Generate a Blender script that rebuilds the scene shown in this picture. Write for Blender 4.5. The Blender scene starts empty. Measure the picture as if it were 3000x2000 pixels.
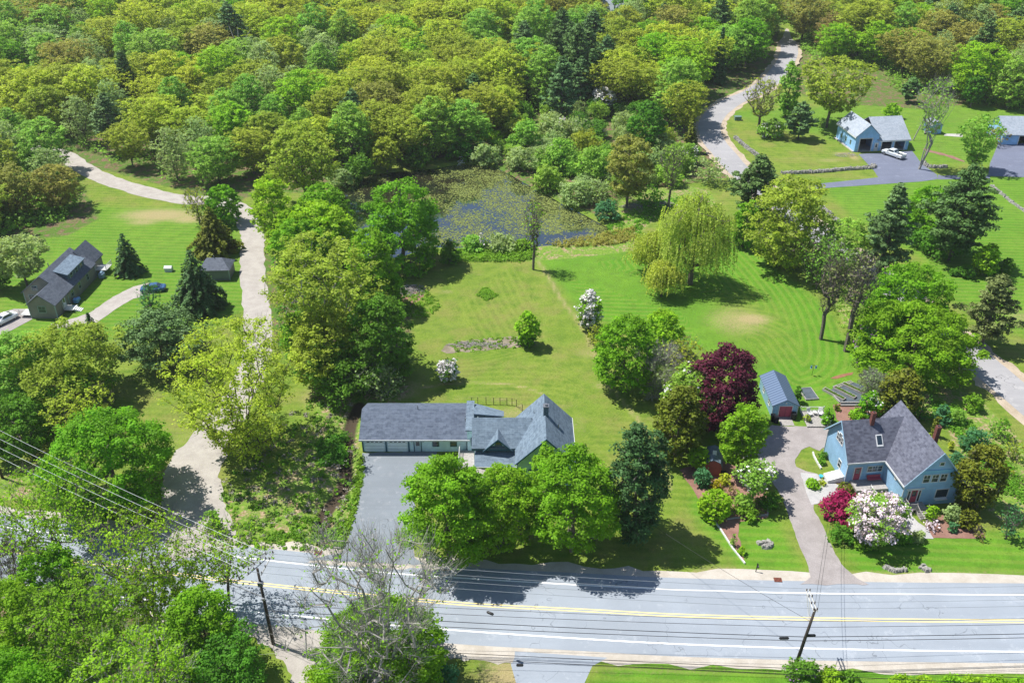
import bpy, math, random
import numpy as np
from mathutils import Matrix, Vector
# ---------------------------------------------------------------- camera, sky, sun, exposure
scene = bpy.context.scene
FPX, PITCH, CAMH = 2608.0, math.radians(31.53), 76.0
cam_data = bpy.data.cameras.new('camera')
cam_data.sensor_width = 36.0
cam_data.lens = 36.0 * FPX / 3000.0
cam_data.clip_end = 6000.0
cam = bpy.data.objects.new('camera', cam_data)
cam.location = (0, 0, CAMH)
cam.rotation_euler = (math.pi / 2 - PITCH, 0, 0)
scene.collection.objects.link(cam)
scene.camera = cam
SUN_EL = math.radians(61.0)
SUN_TO = Vector((-0.93, 0.37, 0)).normalized()          # ground direction towards the sun
world = bpy.data.worlds.new('World'); scene.world = world; world.use_nodes = True
wn = world.node_tree
sky = wn.nodes.new('ShaderNodeTexSky'); sky.sky_type = 'NISHITA'; sky.sun_disc = False
sky.sun_elevation = SUN_EL; sky.sun_rotation = math.atan2(SUN_TO.x, SUN_TO.y)
sky.air_density = 1.0; sky.dust_density = 0.6; sky.ozone_density = 1.6
wn.nodes['Background'].inputs['Strength'].default_value = 0.092
wn.links.new(sky.outputs[0], wn.nodes['Background'].inputs[0])
sl = bpy.data.lights.new('sun', 'SUN'); sl.energy = 4.9; sl.angle = math.radians(0.53); sl.color = (1.0, 0.96, 0.9)
so = bpy.data.objects.new('sun', sl); scene.collection.objects.link(so)
sd = Vector((SUN_TO.x * math.cos(SUN_EL), SUN_TO.y * math.cos(SUN_EL), math.sin(SUN_EL)))
so.rotation_euler = sd.to_track_quat('Z', 'Y').to_euler(); so.location = (0, 0, 150)
scene.view_settings.view_transform = 'Standard'; scene.view_settings.look = 'None'
scene.view_settings.exposure = 0.70; scene.view_settings.gamma = 1.0
scene.cycles.max_bounces = 8; scene.cycles.diffuse_bounces = 5; scene.cycles.transmission_bounces = 6
scene.cycles.use_denoising = True
# ---------------------------------------------------------------- helpers
_F = np.array([0, math.cos(PITCH), -math.sin(PITCH)]); _U = np.array([0, math.sin(PITCH), math.cos(PITCH)]); _R = np.array([1., 0, 0])
_C = np.array([0, 0, CAMH])
def at(px, py, z=0.0):
    """point of the plan seen at that place of the photograph, at height z"""
    d = _F * FPX + _R * (px - 1500) + _U * (1000 - py)
    return _C + d * ((z - CAMH) / d[2])
def proj(p):
    q = np.asarray(p, float) - _C; zz = q @ _F
    return 1500 + FPX * (q @ _R) / zz, 1000 - FPX * (q @ _U) / zz, zz
def height_to(g, py):
    lo, hi = 0.0, 60.0
    for _ in range(40):
        m = (lo + hi) / 2
        if proj([g[0], g[1], m])[1] > py: lo = m
        else: hi = m
    return lo
COL = scene.collection
def tag(o, label=None, cat=None, group=None, kind=None):
    if label: o['label'] = label
    if cat: o['category'] = cat
    if group: o['group'] = group
    if kind: o['kind'] = kind
    return o
def empty(name, loc=(0, 0, 0), rz=0.0):
    o = bpy.data.objects.new(name, None); o.location = loc; o.rotation_euler = (0, 0, rz); o.empty_display_size = .3
    COL.objects.link(o); return o
def link_mesh(name, me, mat=None, parent=None):
    if mat is not None and len(me.materials) == 0: me.materials.append(mat)
    o = bpy.data.objects.new(name, me); COL.objects.link(o)
    if parent is not None: o.parent = parent
    return o
def copy_tree(o, parent=None):
    c = o.copy(); COL.objects.link(c)
    if parent is not None: c.parent = parent
    for ch in list(o.children): copy_tree(ch, c)
    return c
class MB:
    def __init__(s): s.v = []; s.f = []
    def poly(s, pts):
        n = len(s.v); s.v += [tuple(map(float, p)) for p in pts]; s.f.append(tuple(range(n, n + len(pts)))); return s
    def hexa(s, b, t):
        n = len(s.v); s.v += [tuple(map(float, p)) for p in b] + [tuple(map(float, p)) for p in t]
        s.f += [(n + 3, n + 2, n + 1, n), (n + 4, n + 5, n + 6, n + 7)]
        for i in range(4):
            j = (i + 1) % 4; s.f.append((n + i, n + j, n + 4 + j, n + 4 + i))
        return s
    def box(s, x0, x1, y0, y1, z0, z1):
        return s.hexa([(x0, y0, z0), (x1, y0, z0), (x1, y1, z0), (x0, y1, z0)], [(x0, y0, z1), (x1, y0, z1), (x1, y1, z1), (x0, y1, z1)])
    def prism(s, base, z0, z1):
        k = len(base); n = len(s.v)
        s.v += [(float(p[0]), float(p[1]), z0) for p in base] + [(float(p[0]), float(p[1]), z1) for p in base]
        s.f.append(tuple(range(n + k - 1, n - 1, -1))); s.f.append(tuple(range(n + k, n + 2 * k)))
        for i in range(k):
            j = (i + 1) % k; s.f.append((n + i, n + j, n + k + j, n + k + i))
        return s
    def extrude(s, prof, vec):
        """closed 3D profile swept along vec"""
        k = len(prof); n = len(s.v); vec = np.array(vec, float)
        s.v += [tuple(map(float, p)) for p in prof] + [tuple(np.array(p, float) + vec) for p in prof]
        s.f.append(tuple(range(n + k - 1, n - 1, -1))); s.f.append(tuple(range(n + k, n + 2 * k)))
        for i in range(k):
            j = (i + 1) % k; s.f.append((n + i, n + j, n + k + j, n + k + i))
        return s
    def tube(s, pts, r, k=6, cap=True):
        pts = [np.array(p, float) for p in pts]; m = len(pts)
        rr = r if hasattr(r, '__len__') else [r] * m
        n = len(s.v)
        for i, p in enumerate(pts):
            d = pts[min(i + 1, m - 1)] - pts[max(i - 1, 0)]; d = d / (np.linalg.norm(d) + 1e-9)
            a = np.cross(d, [0, 0, 1.0] if abs(d[2]) < .9 else [1.0, 0, 0]); a /= np.linalg.norm(a); b = np.cross(d, a)
            for j in range(k):
                t = 2 * math.pi * j / k; s.v.append(tuple(p + rr[i] * (math.cos(t) * a + math.sin(t) * b)))
        for i in range(m - 1):
            for j in range(k):
                j2 = (j + 1) % k; s.f.append((n + i * k + j, n + i * k + j2, n + (i + 1) * k + j2, n + (i + 1) * k + j))
        if cap:
            s.f.append(tuple(n + j for j in range(k - 1, -1, -1))); s.f.append(tuple(n + (m - 1) * k + j for j in range(k)))
        return s
    def build(s, name, mat=None, parent=None, smooth=False, bevel=0):
        me = bpy.data.meshes.new(name); me.from_pydata(s.v, [], s.f); me.update()
        if smooth: me.polygons.foreach_set('use_smooth', [True] * len(me.polygons))
        o = link_mesh(name, me, mat, parent)
        if bevel:
            m = o.modifiers.new('bevel', 'BEVEL'); m.width = bevel; m.segments = 1; m.limit_method = 'ANGLE'
        return o
def fast_mesh(name, verts, nquad, attr=None, k=4):
    me = bpy.data.meshes.new(name); nv = len(verts)
    me.vertices.add(nv); me.vertices.foreach_set('co', np.asarray(verts, np.float32).ravel())
    me.loops.add(nv); me.loops.foreach_set('vertex_index', np.arange(nv, dtype=np.int32))
    me.polygons.add(nquad); me.polygons.foreach_set('loop_start', np.arange(0, nv, k, dtype=np.int32))
    if attr is not None:
        a = me.attributes.new('cv', 'FLOAT', 'POINT'); a.data.foreach_set('value', np.asarray(attr, np.float32))
    me.update(calc_edges=True); me.validate(); return me
# ---------------------------------------------------------------- materials
def srgb(r, g, b):
    f = lambda c: (c / 255) / 12.92 if c / 255 <= .04045 else ((c / 255 + .055) / 1.055) ** 2.4
    return (f(r), f(g), f(b))
class N:
    """small node-building helper"""
    def __init__(s, name):
        s.m = bpy.data.materials.new(name); s.m.use_nodes = True; s.t = s.m.node_tree; s.t.nodes.clear()
        s.out = s.t.nodes.new('ShaderNodeOutputMaterial')
    def n(s, ty, **kw):
        nd = s.t.nodes.new(ty)
        for k, v in kw.items():
            if k.startswith('i_'): nd.inputs[k[2:].replace('_', ' ')].default_value = v
            else: setattr(nd, k, v)
        return nd
    def L(s, a, b): s.t.links.new(a, b)
    def val(s, sock, v):
        if hasattr(v, 'links'): s.L(v, sock)
        elif isinstance(v, (tuple, list)): sock.default_value = (*v[:3], 1) if len(sock.default_value) == 4 else v
        else: sock.default_value = v
    def noise(s, scale, detail=3, vec=None, rough=.55, dist=0):
        nd = s.n('ShaderNodeTexNoise'); nd.inputs['Scale'].default_value = scale; nd.inputs['Detail'].default_value = detail
        nd.inputs['Roughness'].default_value = rough; nd.inputs['Distortion'].default_value = dist
        if vec is not None: s.L(vec, nd.inputs['Vector'])
        return nd.outputs['Fac']
    def mix(s, f, a, b, mode='MIX'):
        nd = s.n('ShaderNodeMixRGB', blend_type=mode); s.val(nd.inputs[0], f); s.val(nd.inputs[1], a); s.val(nd.inputs[2], b); return nd.outputs[0]
    def math(s, op, a, b=0.0, clamp=False):
        nd = s.n('ShaderNodeMath', operation=op, use_clamp=clamp); s.val(nd.inputs[0], a); s.val(nd.inputs[1], b); return nd.outputs[0]
    def ramp(s, f, lo, hi):
        nd = s.n('ShaderNodeMapRange', interpolation_type='SMOOTHSTEP'); s.L(f, nd.inputs['Value'])
        nd.inputs['From Min'].default_value = lo; nd.inputs['From Max'].default_value = hi; return nd.outputs[0]
    def attr(s, name):
        nd = s.n('ShaderNodeAttribute', attribute_name=name); return nd.outputs['Fac']
    def pos(s, sc=(1, 1, 1), obj=True):
        tc = s.n('ShaderNodeTexCoord'); mp = s.n('ShaderNodeMapping'); mp.inputs['Scale'].default_value = sc
        s.L(tc.outputs['Object'], mp.inputs[0]); return mp.outputs[0]
    def bsdf(s, col, rough=.8, spec=.3, bump=None, bstr=.3, bdist=.05, metal=0):
        b = s.n('ShaderNodeBsdfPrincipled'); s.val(b.inputs['Base Color'], col); s.val(b.inputs['Roughness'], rough)
        b.inputs['Specular IOR Level'].default_value = spec; b.inputs['Metallic'].default_value = metal
        if bump is not None:
            bn = s.n('ShaderNodeBump'); bn.inputs['Strength'].default_value = bstr; bn.inputs['Distance'].default_value = bdist
            s.L(bump, bn.inputs['Height']); s.L(bn.outputs[0], b.inputs['Normal'])
        s.L(b.outputs[0], s.out.inputs[0]); return s.m
HAZE = 0.00011
KX = .82
def mul(c, k): return tuple(x * k for x in c)
def plain(name, col, rough=.7, var=.18, scale=1.5, spec=.3, metal=0):
    col = mul(col, KX)
    n = N(name); f = n.noise(scale, 4, n.pos()); g = n.noise(scale * 9, 3, n.pos())
    c = n.mix(n.ramp(f, .3, .7), mul(col, 1 - var), mul(col, 1 + var * .6)); c = n.mix(n.math('MULTIPLY', n.ramp(g, .45, .75), .25), c, mul(col, .6))
    return n.bsdf(c, rough, spec, g, .2, .02, metal)
def siding(name, col, pitch=.16, axis=2, var=.12):
    col = mul(col, KX)
    n = N(name); tc = n.pos(); sp = n.n('ShaderNodeSeparateXYZ'); n.L(tc, sp.inputs[0])
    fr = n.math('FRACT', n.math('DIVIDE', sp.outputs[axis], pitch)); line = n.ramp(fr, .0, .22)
    big = n.noise(.7, 4, tc); st = n.noise(1.2, 3, n.pos((.5, .5, 6)))
    c = n.mix(n.ramp(big, .3, .7), mul(col, 1 - var), mul(col, 1 + var)); c = n.mix(n.ramp(st, .5, .8), c, mul(col, .8))
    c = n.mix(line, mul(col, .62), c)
    return n.bsdf(c, .65, .3, fr, .5, .03)
def shingles(name, a, b, c3, sx=2.0, sy=5.0, hl=.0):
    """courses run along the eave; uses uv = (along, up-slope) in metres"""
    a, b, c3 = mul(a, KX), mul(b, KX), mul(c3, KX)
    n = N(name); uv = n.n('ShaderNodeUVMap', uv_map='UVMap'); br = n.n('ShaderNodeTexBrick')
    n.L(uv.outputs[0], br.inputs['Vector'])
    br.inputs['Scale'].default_value = 1.0; br.inputs['Brick Width'].default_value = 1 / sx; br.inputs['Row Height'].default_value = 1 / sy
    br.inputs['Mortar Size'].default_value = .012; br.inputs['Bias'].default_value = 0.0
    br.inputs['Color1'].default_value = (*a, 1); br.inputs['Color2'].default_value = (*b, 1); br.inputs['Mortar'].default_value = (*c3, 1)
    f = n.noise(2.2, 4, n.pos()); g = n.noise(.35, 3, n.pos())
    c = n.mix(n.ramp(f, .35, .7), br.outputs[0], mul(b, 1.25), 'MIX'); c = n.mix(.55, br.outputs[0], c)
    c = n.mix(n.math('MULTIPLY', n.ramp(g, .4, .75), .25), c, mul(a, .7))
    return n.bsdf(c, .8, .25, br.outputs['Fac'], .25, .02)
def set_uv_slope(o):
    """uv for roofs: u along the horizontal direction of each face, v up its slope (metres)"""
    me = o.data; uv = me.uv_layers.new(name='UVMap')
    for p in me.polygons:
        nrm = p.normal; h = Vector((-nrm.y, nrm.x, 0))
        h = h.normalized() if h.length > 1e-4 else Vector((1, 0, 0)); u = nrm.cross(h)
        for li in p.loop_indices:
            co = me.vertices[me.loops[li].vertex_index].co; uv.data[li].uv = (co.dot(h), co.dot(u))
def leaf_mat(name, col, var=.35, trans=.50, hue=.012):
    n = N(name); oi = n.n('ShaderNodeObjectInfo'); cv = n.attr('cv')
    big = n.noise(.35, 2, n.pos())
    c = n.mix(cv, mul(col, 1 - var), mul(col, 1 + var))
    hs = n.n('ShaderNodeHueSaturation'); n.L(c, hs.inputs['Color'])
    n.L(n.math('ADD', n.math('MULTIPLY', oi.outputs['Random'], hue * 2), .5 - hue), hs.inputs['Hue'])
    n.L(n.math('ADD', n.math('MULTIPLY', n.ramp(big, .3, .7), .3), .85), hs.inputs['Value'])
    d = n.n('ShaderNodeBsdfPrincipled'); n.L(hs.outputs[0], d.inputs['Base Color']); d.inputs['Roughness'].default_value = .55
    d.inputs['Specular IOR Level'].default_value = .12
    t = n.n('ShaderNodeBsdfTranslucent'); tc = n.mix(1.0, hs.outputs[0], (1.12, 1.12, .6), 'MULTIPLY'); n.L(tc, t.inputs['Color'])
    mx = n.n('ShaderNodeMixShader'); mx.inputs[0].default_value = trans; n.L(d.outputs[0], mx.inputs[1]); n.L(t.outputs[0], mx.inputs[2])
    n.L(mx.outputs[0], n.out.inputs[0]); return n.m
LEAF = {
 'maple':  leaf_mat('leaf_bright_green', (0.185, 0.39, 0.018)),
 'lime':   leaf_mat('leaf_lime', (0.28, 0.5, 0.022)),
 'deep':   leaf_mat('leaf_deep_green', (0.12, 0.29, 0.028)),
 'olive':  leaf_mat('leaf_olive_gold', (0.34, 0.42, 0.045)),
 'gold':   leaf_mat('leaf_new_gold', (0.43, 0.52, 0.045)),
 'bronze': leaf_mat('leaf_bronze', (0.33, 0.34, 0.07)),
 'birch':  leaf_mat('leaf_fresh_green', (0.27, 0.47, 0.065)),
 'sage':   leaf_mat('leaf_grey_green', (0.34, 0.46, 0.17)),
 'russet': leaf_mat('leaf_russet_bud', (0.34, 0.27, 0.1)),
 'pine':   leaf_mat('needle_pine', (0.105, 0.195, 0.05), trans=.15),
 'bluepine': leaf_mat('needle_blue_pine', (0.12, 0.22, 0.07), trans=.15),
 'spruce': leaf_mat('needle_spruce', (0.055, 0.125, 0.035), trans=.1),
 'arbor':  leaf_mat('needle_arborvitae', (0.125, 0.15, 0.012), trans=.12),
 'scotch': leaf_mat('needle_scotch_pine', (0.16, 0.2, 0.06), trans=.15),
 'willow': leaf_mat('leaf_willow', (0.44, 0.52, 0.09)),
 'purple': leaf_mat('leaf_purple', (0.085, 0.014, 0.03), trans=.2, hue=.005),
 'red':    leaf_mat('leaf_japanese_red', (0.28, 0.014, 0.075), trans=.25, hue=.005),
 'white':  leaf_mat('blossom_white', (.62, .60, .60), trans=.15, var=.15, hue=.0),
 'pink':   leaf_mat('blossom_pink', (0.68, 0.57, 0.63), trans=.15, var=.3, hue=.0),
 'yellow': leaf_mat('leaf_yellow', (0.45, 0.42, 0.02)),
 'teal':   leaf_mat('leaf_blue_green', (0.09, 0.26, 0.1)),
 'weed':   leaf_mat('weed_green', (0.19, 0.38, 0.03)),
 'twig':   leaf_mat('bare_twig', (0.26, 0.235, 0.2), trans=.05, hue=.0),
 'lilac':  leaf_mat('blossom_lilac', (.25, .13, .27), trans=.15, hue=.0),
}
BARK = plain('bark_grey', (.17, .145, .12), .9, .3, 3)
BARKD = plain('bark_dark', (.075, .06, .05), .9, .3, 3)
BARKL = plain('bark_pale', (.36, .34, .31), .9, .25, 3)
# ---------------------------------------------------------------- ground (one sheet) with painted-in land use
rs = np.random.RandomState(7)
def in_poly(P, poly):
    x, y = P[:, 0], P[:, 1]; ins = np.zeros(len(P), bool); n = len(poly)
    for i in range(n):
        x1, y1 = poly[i]; x2, y2 = poly[(i + 1) % n]
        c = ((y1 > y) != (y2 > y)) & (x < (x2 - x1) * (y - y1) / (y2 - y1 + 1e-12) + x1); ins ^= c
    return ins
def seg_dist(P, line, closed=False):
    d = np.full(len(P), 1e9); m = len(line)
    for i in range(m if closed else m - 1):
        a = np.array(line[i][:2], float); b = np.array(line[(i + 1) % m][:2], float); ab = b - a
        t = np.clip(((P - a) @ ab) / (ab @ ab + 1e-9), 0, 1); q = a + t[:, None] * ab
        d = np.minimum(d, np.hypot(*(P - q).T))
    return d
def G(*pts): return [tuple(at(x, y)[:2]) for x, y in pts]
def sm(d, f): t = np.clip(.5 + d / f, 0, 1); return t * t * (3 - 2 * t)
def area(P, poly, f):
    """smooth 0..1 mask of a polygon, only worked out near it"""
    out = np.zeros(len(P)); A = np.array(poly); lo = A.min(0) - f; hi = A.max(0) + f
    k = np.where(((P > lo) & (P < hi)).all(1))[0]
    if len(k) == 0: return out
    Q = P[k]; d = seg_dist(Q, poly, True); s = np.where(in_poly(Q, poly), d, -d); out[k] = sm(s, f); return out
def smooth_line(pts, n=8):
    P = [np.array(p, float) for p in pts]; P = [2 * P[0] - P[1]] + P + [2 * P[-1] - P[-2]]; o = []
    for i in range(1, len(P) - 2):
        for j in range(n):
            t = j / n; a, b, c, d = P[i - 1:i + 3]
            o.append(.5 * (2 * b + (c - a) * t + (2 * a - 5 * b + 4 * c - d) * t * t + (3 * b - a - 3 * c + d) * t ** 3))
    o.append(P[-2]); return o
POND = [tuple(p) for p in smooth_line(G((985,640),(965,580),(1000,535),(1060,512),(1150,502),(1270,492),(1350,480),(1430,483),(1480,503),(1530,532),(1580,557),(1640,592),(1700,622),(1760,655),(1778,668),(1730,690),(1650,706),(1560,715),(1480,722),(1400,722),(1300,716),(1240,722),(1160,745),(1060,745),(1010,700),(985,640)), 4)][:-1]
gx = np.arange(-230, 230.1, 0.8); gy = np.concatenate([np.arange(34, 260, 0.8), np.arange(260, 430, 1.6)])
GX, GY = np.meshgrid(gx, gy); P2 = np.stack([GX.ravel(), GY.ravel()], 1)
pond_m = area(P2, POND, 2.5)
wood_polys = [
 G((-700,380),(150,480),(320,500),(540,560),(700,590),(770,560),(960,570),(1000,500),(1150,480),(1350,460),(1440,470),(1500,520),(1700,610),(1790,650),(1830,560),(2000,540),(2140,520),(2090,430),(2050,390),(2060,330),(2120,280),(2240,240),(2270,150),(2300,20),(2260,-150),(-900,-150)),
 G((2330,-150),(2330,110),(2330,160),(2280,240),(2400,300),(2700,320),(2900,300),(3300,330),(3900,300),(3900,-150)),
 G((-700,480),(0,480),(150,510),(250,560),(290,640),(200,690),(100,700),(0,760),(-700,800)),
 G((700,740),(1030,720),(1180,800),(1210,900),(1200,1100),(1080,1150),(900,1110),(800,1000),(780,850)),
 G((-700,1500),(0,1650),(300,1740),(700,1850),(780,1960),(800,2300),(-700,2300)),
]
wood = np.zeros(len(P2))
for p in wood_polys: wood = np.maximum(wood, area(P2, p, 6))
rough_polys = [
 G((640,1595),(632,1470),(700,1430),(830,1390),(920,1280),(930,1140),(1040,1090),(1170,1100),(1210,1150),(1060,1200),(1050,1320),(1060,1420),(1020,1590),(960,1620)),
 G((2430,640),(2380,700),(2420,860),(2480,960),(2560,1060),(2680,1180),(2780,1260),(2830,1380),(2900,1500),(3000,1560),(3000,1300),(2880,1180),(2700,1060),(2560,900),(2470,760)),
 G((1770,590),(1830,560),(2000,540),(2080,560),(2100,600),(2000,640),(1920,640),(1870,690),(1780,700),(1790,660)),
 G((0,1390),(160,1370),(160,1420),(260,1480),(0,1460)),
 G((900,1120),(1010,1100),(1200,1120),(1170,1180),(1030,1185)),
 G((1290,715),(1650,712),(1850,700),(1900,680),(1900,730),(1640,760),(1560,765),(1290,765)),
]
rough = np.zeros(len(P2))
for p in rough_polys: rough = np.maximum(rough, area(P2, p, 3))
lush = area(P2, G((1570,750),(1880,715),(2100,660),(2160,690),(2400,880),(2520,1050),(2500,1250),(2200,1240),(2100,1040),(1960,1000),(1790,960),(1690,900)), 2.5)
lush = np.maximum(lush, area(P2, G((2020,1500),(2080,1230),(2300,1560),(2370,1690),(2190,1690)), 2))
lush = np.maximum(lush, area(P2, G((2370,1520),(2470,1600),(2700,1570),(3200,1540),(3200,1680),(2530,1690)), 2))
lush = np.maximum(lush, area(P2, G((2390,530),(3300,500),(3300,1100),(2800,900),(2700,760),(2500,640)), 4) * .9)
lush = np.maximum(lush, area(P2, G((0,600),(560,610),(700,620),(740,900),(500,1000),(0,1000)), 4) * .8)
lush = np.maximum(lush, area(P2, G((2100,330),(2400,400),(2700,480),(3300,480),(3300,330),(2600,300)), 4) * .7)
lush = np.maximum(lush, area(P2, G((1740,1990),(1850,1930),(3200,1950),(3200,2200),(1740,2200)), 2))
lush *= 1 - .65 * area(P2, G((2100,860),(2200,850),(2290,930),(2340,1040),(2200,1050),(2110,960)), 10)
dry = np.zeros(len(P2))
for px, py, rx, ry, v in [(2160,940,9,8,.55),(2200,935,5,3,.75),(1310,855,2.5,1.5,.5),(1405,805,2,1,.45),(1330,880,3,2,.35),(1300,960,8,6,.35),(1310,940,5,3,.3),(1370,900,14,10,.12),(1640,1045,4,3,.35),(1720,1035,4,3,.45),(1760,1130,2.5,2,.5),(1255,1090,5,6,.35),
  (520,1290,10,7,.4),(470,1350,6,6,.5),(150,1380,9,3,.6),(470,630,13,5,.75),(555,640,7,4,.7),(420,650,6,3,.6),(2430,470,7,3,.5),(2470,450,5,2,.6),(2330,465,8,2,.4),(2500,460,2,5,.6),(2440,820,2,12,.5),(2840,600,5,2,.3),
  (2120,1680,6,1.5,.75),(1900,1640,14,3,.35),(1980,1560,12,7,.3),(1180,1620,4,2,.3),(1720,1660,14,1.6,.35),(2360,1680,6,2,.4),(2700,1680,22,1.2,.5),(1450,1180,4,1,.35),
  (1180,1150,4,3,.6),(1210,1130,3,3,.5),(920,1160,4,6,.5),(940,1280,3,7,.55),(960,1400,5,3,.65),(1600,1190,10,1.2,.45),(1560,1250,12,3,.5),(1700,1240,2,6,.4),(1960,1960,40,1.5,.4),(1490,1980,5,4,.7),(3000,930,8,5,.5),(2960,1000,6,2,.4),(1900,1440,3,6,.25)]:
    c = at(px, py)[:2]; q = (P2 - c) / [rx, ry]; dry = np.maximum(dry, v * np.exp(-(q ** 2).sum(1) * 1.2))
# worn track between the two lawns, and dry edges of roads
trk = smooth_line(G((1560,745),(1600,800),(1640,870),(1700,950),(1740,1030),(1780,1120),(1870,1230),(1930,1330),(1960,1430)), 6)
dt = seg_dist(P2, trk); dry = np.maximum(dry, .55 * np.exp(-(dt / .9) ** 2)); dry = np.maximum(dry, .22 * np.exp(-(dt / 4) ** 2))
arc = smooth_line(G((1240,1135),(1350,1120),(1480,1125),(1570,1145),(1610,1180),(1650,1250)), 6)
dry = np.maximum(dry, .6 * np.exp(-(seg_dist(P2, arc) / .6) ** 2))
arc2 = smooth_line(G((1330,1165),(1440,1165),(1520,1185),(1560,1220)), 6)
dry = np.maximum(dry, .5 * np.exp(-(seg_dist(P2, arc2) / .7) ** 2))
dry = np.maximum(dry, .5 * area(P2, G((1420,1195),(1545,1190),(1540,1240),(1440,1225)), 1.5))
# mowing lines: distance fields of the way the mower went
mow = P2[:, 1] + 0.06 * P2[:, 0]
c1 = at(1500, 1260)[:2]; r1 = np.hypot((P2[:, 0] - c1[0]) * .55, P2[:, 1] - c1[1])
k1 = area(P2, G((1190,1020),(1650,1010),(1800,1160),(1650,1250),(1180,1190)), 8)
r2 = seg_dist(P2, smooth_line(G((2230,690),(2330,780),(2430,900),(2480,1050),(2420,1130),(2300,1130),(2200,1000)), 5))
k2 = area(P2, G((2150,640),(2600,1000),(2500,1240),(2230,1160),(2050,900),(1600,760),(1900,720)), 8)
r3 = P2[:, 0] * .96 + P2[:, 1] * .3; k3 = area(P2, G((1570,745),(1450,760),(1250,900),(1380,1050),(1700,1040)), 8)
r3 = seg_dist(P2, trk)
mow = mow * (1 - k1) + r1 * k1; mow = mow * (1 - k2) + r2 * k2; mow = mow * (1 - k3) + r3 * k3
# relief: pond bed, ditch, gentle swells in the woods
DITCH = smooth_line(G((1050,1180),(1030,1230),(1020,1280),(1012,1330),(1010,1400),(990,1450),(955,1490),(945,1540)), 6)
dd = seg_dist(P2, DITCH)
Z = -1.3 * area(P2, POND, 3.5) - .75 * np.exp(-(dd / 1.3) ** 2)
Z += wood * (1 - sm(50 - GY.ravel() + 90, 30)) * .5 * (np.sin(P2[:, 0] * .05) * np.cos(P2[:, 1] * .043)) * sm(P2[:, 1] - 190, 40)
ditch = np.exp(-(dd / 1.1) ** 2)
V = np.column_stack([P2, Z]); nx, ny = len(gx), len(gy)
idx = np.arange(nx * ny).reshape(ny, nx)
F = np.stack([idx[:-1, :-1], idx[:-1, 1:], idx[1:, 1:], idx[1:, :-1]], -1).reshape(-1, 4)
# skirt out to the horizon
B = 4000.0
ring = np.concatenate([idx[0, :], idx[1:, -1], idx[-1, -2::-1], idx[-2:0:-1, 0]])
nb = len(V); rv = V[ring].copy(); ctr = np.array([0, 230.0]); dv = rv[:, :2] - ctr; dv = dv / np.abs(dv / [230, 200]).max(1)[:, None]
rv[:, :2] = ctr + dv * 18; rv[:, 2] = 0
V = np.vstack([V, rv]); k = len(ring); j = np.arange(k); j2 = (j + 1) % k
F = np.vstack([F, np.stack([ring[j2], ring[j], nb + j, nb + j2], -1)])
me = bpy.data.meshes.new('ground'); me.vertices.add(len(V)); me.vertices.foreach_set('co', V.astype(np.float32).ravel())
me.loops.add(F.size); me.loops.foreach_set('vertex_index', F.astype(np.int32).ravel()); me.polygons.add(len(F))
me.polygons.foreach_set('loop_start', np.arange(0, F.size, 4, dtype=np.int32)); me.update(calc_edges=True)
me.polygons.foreach_set('use_smooth', np.ones(len(F), bool))
for nm, arr, ex in (('wood', wood, 1.0), ('rough', rough, 0), ('lush', lush, 0), ('dry', dry, 0), ('mow', mow, 0), ('ditch', np.maximum(ditch, pond_m), 0)):
    a = me.attributes.new(nm, 'FLOAT', 'POINT'); a.data.foreach_set('value', np.concatenate([arr, np.full(k, ex)]).astype(np.float32))
n = N('ground_grass_and_litter'); p = n.pos()
fine = n.noise(2.6, 5, p, .7); fine2 = n.noise(9, 3, p, .7); med = n.noise(.45, 5, p, .6); big = n.noise(.07, 4, p, .6)
mw = n.math('SINE', n.math('MULTIPLY', n.math('ADD', n.attr('mow'), n.math('MULTIPLY', med, .5)), 2 * math.pi / 1.35))
ga = n.mix(n.ramp(big, .3, .7), (.128, .208, .022), (.175, .232, .034))
ga = n.mix(n.ramp(med, .35, .75), ga, (.080, .150, .016))
gl = n.mix(n.ramp(big, .3, .7), (.075, .215, .013), (.112, .25, .018))
gl = n.mix(n.ramp(med, .35, .75), gl, (.07, .17, .014))
tan = n.noise(.16, 5, p, .65)
ga = n.mix(n.math('MULTIPLY', n.ramp(tan, .44, .66), .55), ga, (.22, .19, .065))
c = n.mix(n.attr('lush'), ga, gl)
c = n.mix(n.math('MULTIPLY', n.ramp(mw, -.6, .9), .30), c, mul((.22, .27, .05), 1.0))
c = n.mix(n.math('MULTIPLY', n.ramp(fine, .42, .72), .5), c, mul((.07, .14, .01), .9))
c = n.mix(n.math('MULTIPLY', n.ramp(fine2, .55, .8), .4), c, (.27, .30, .08)); wd = n.noise(1.1, 6, p, .8); c = n.mix(n.math('MULTIPLY', n.ramp(wd, .56, .66), .45), c, (.075, .16, .018))
dryf = n.ramp(n.math('ADD', n.attr('dry'), n.math('MULTIPLY', n.math('SUBTRACT', fine, .5), .7)), .28, .72)
straw = n.mix(n.ramp(fine2, .35, .65), (.27, .21, .10), (.42, .33, .19))
c = n.mix(n.math('MULTIPLY', dryf, .8), c, straw)
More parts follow.
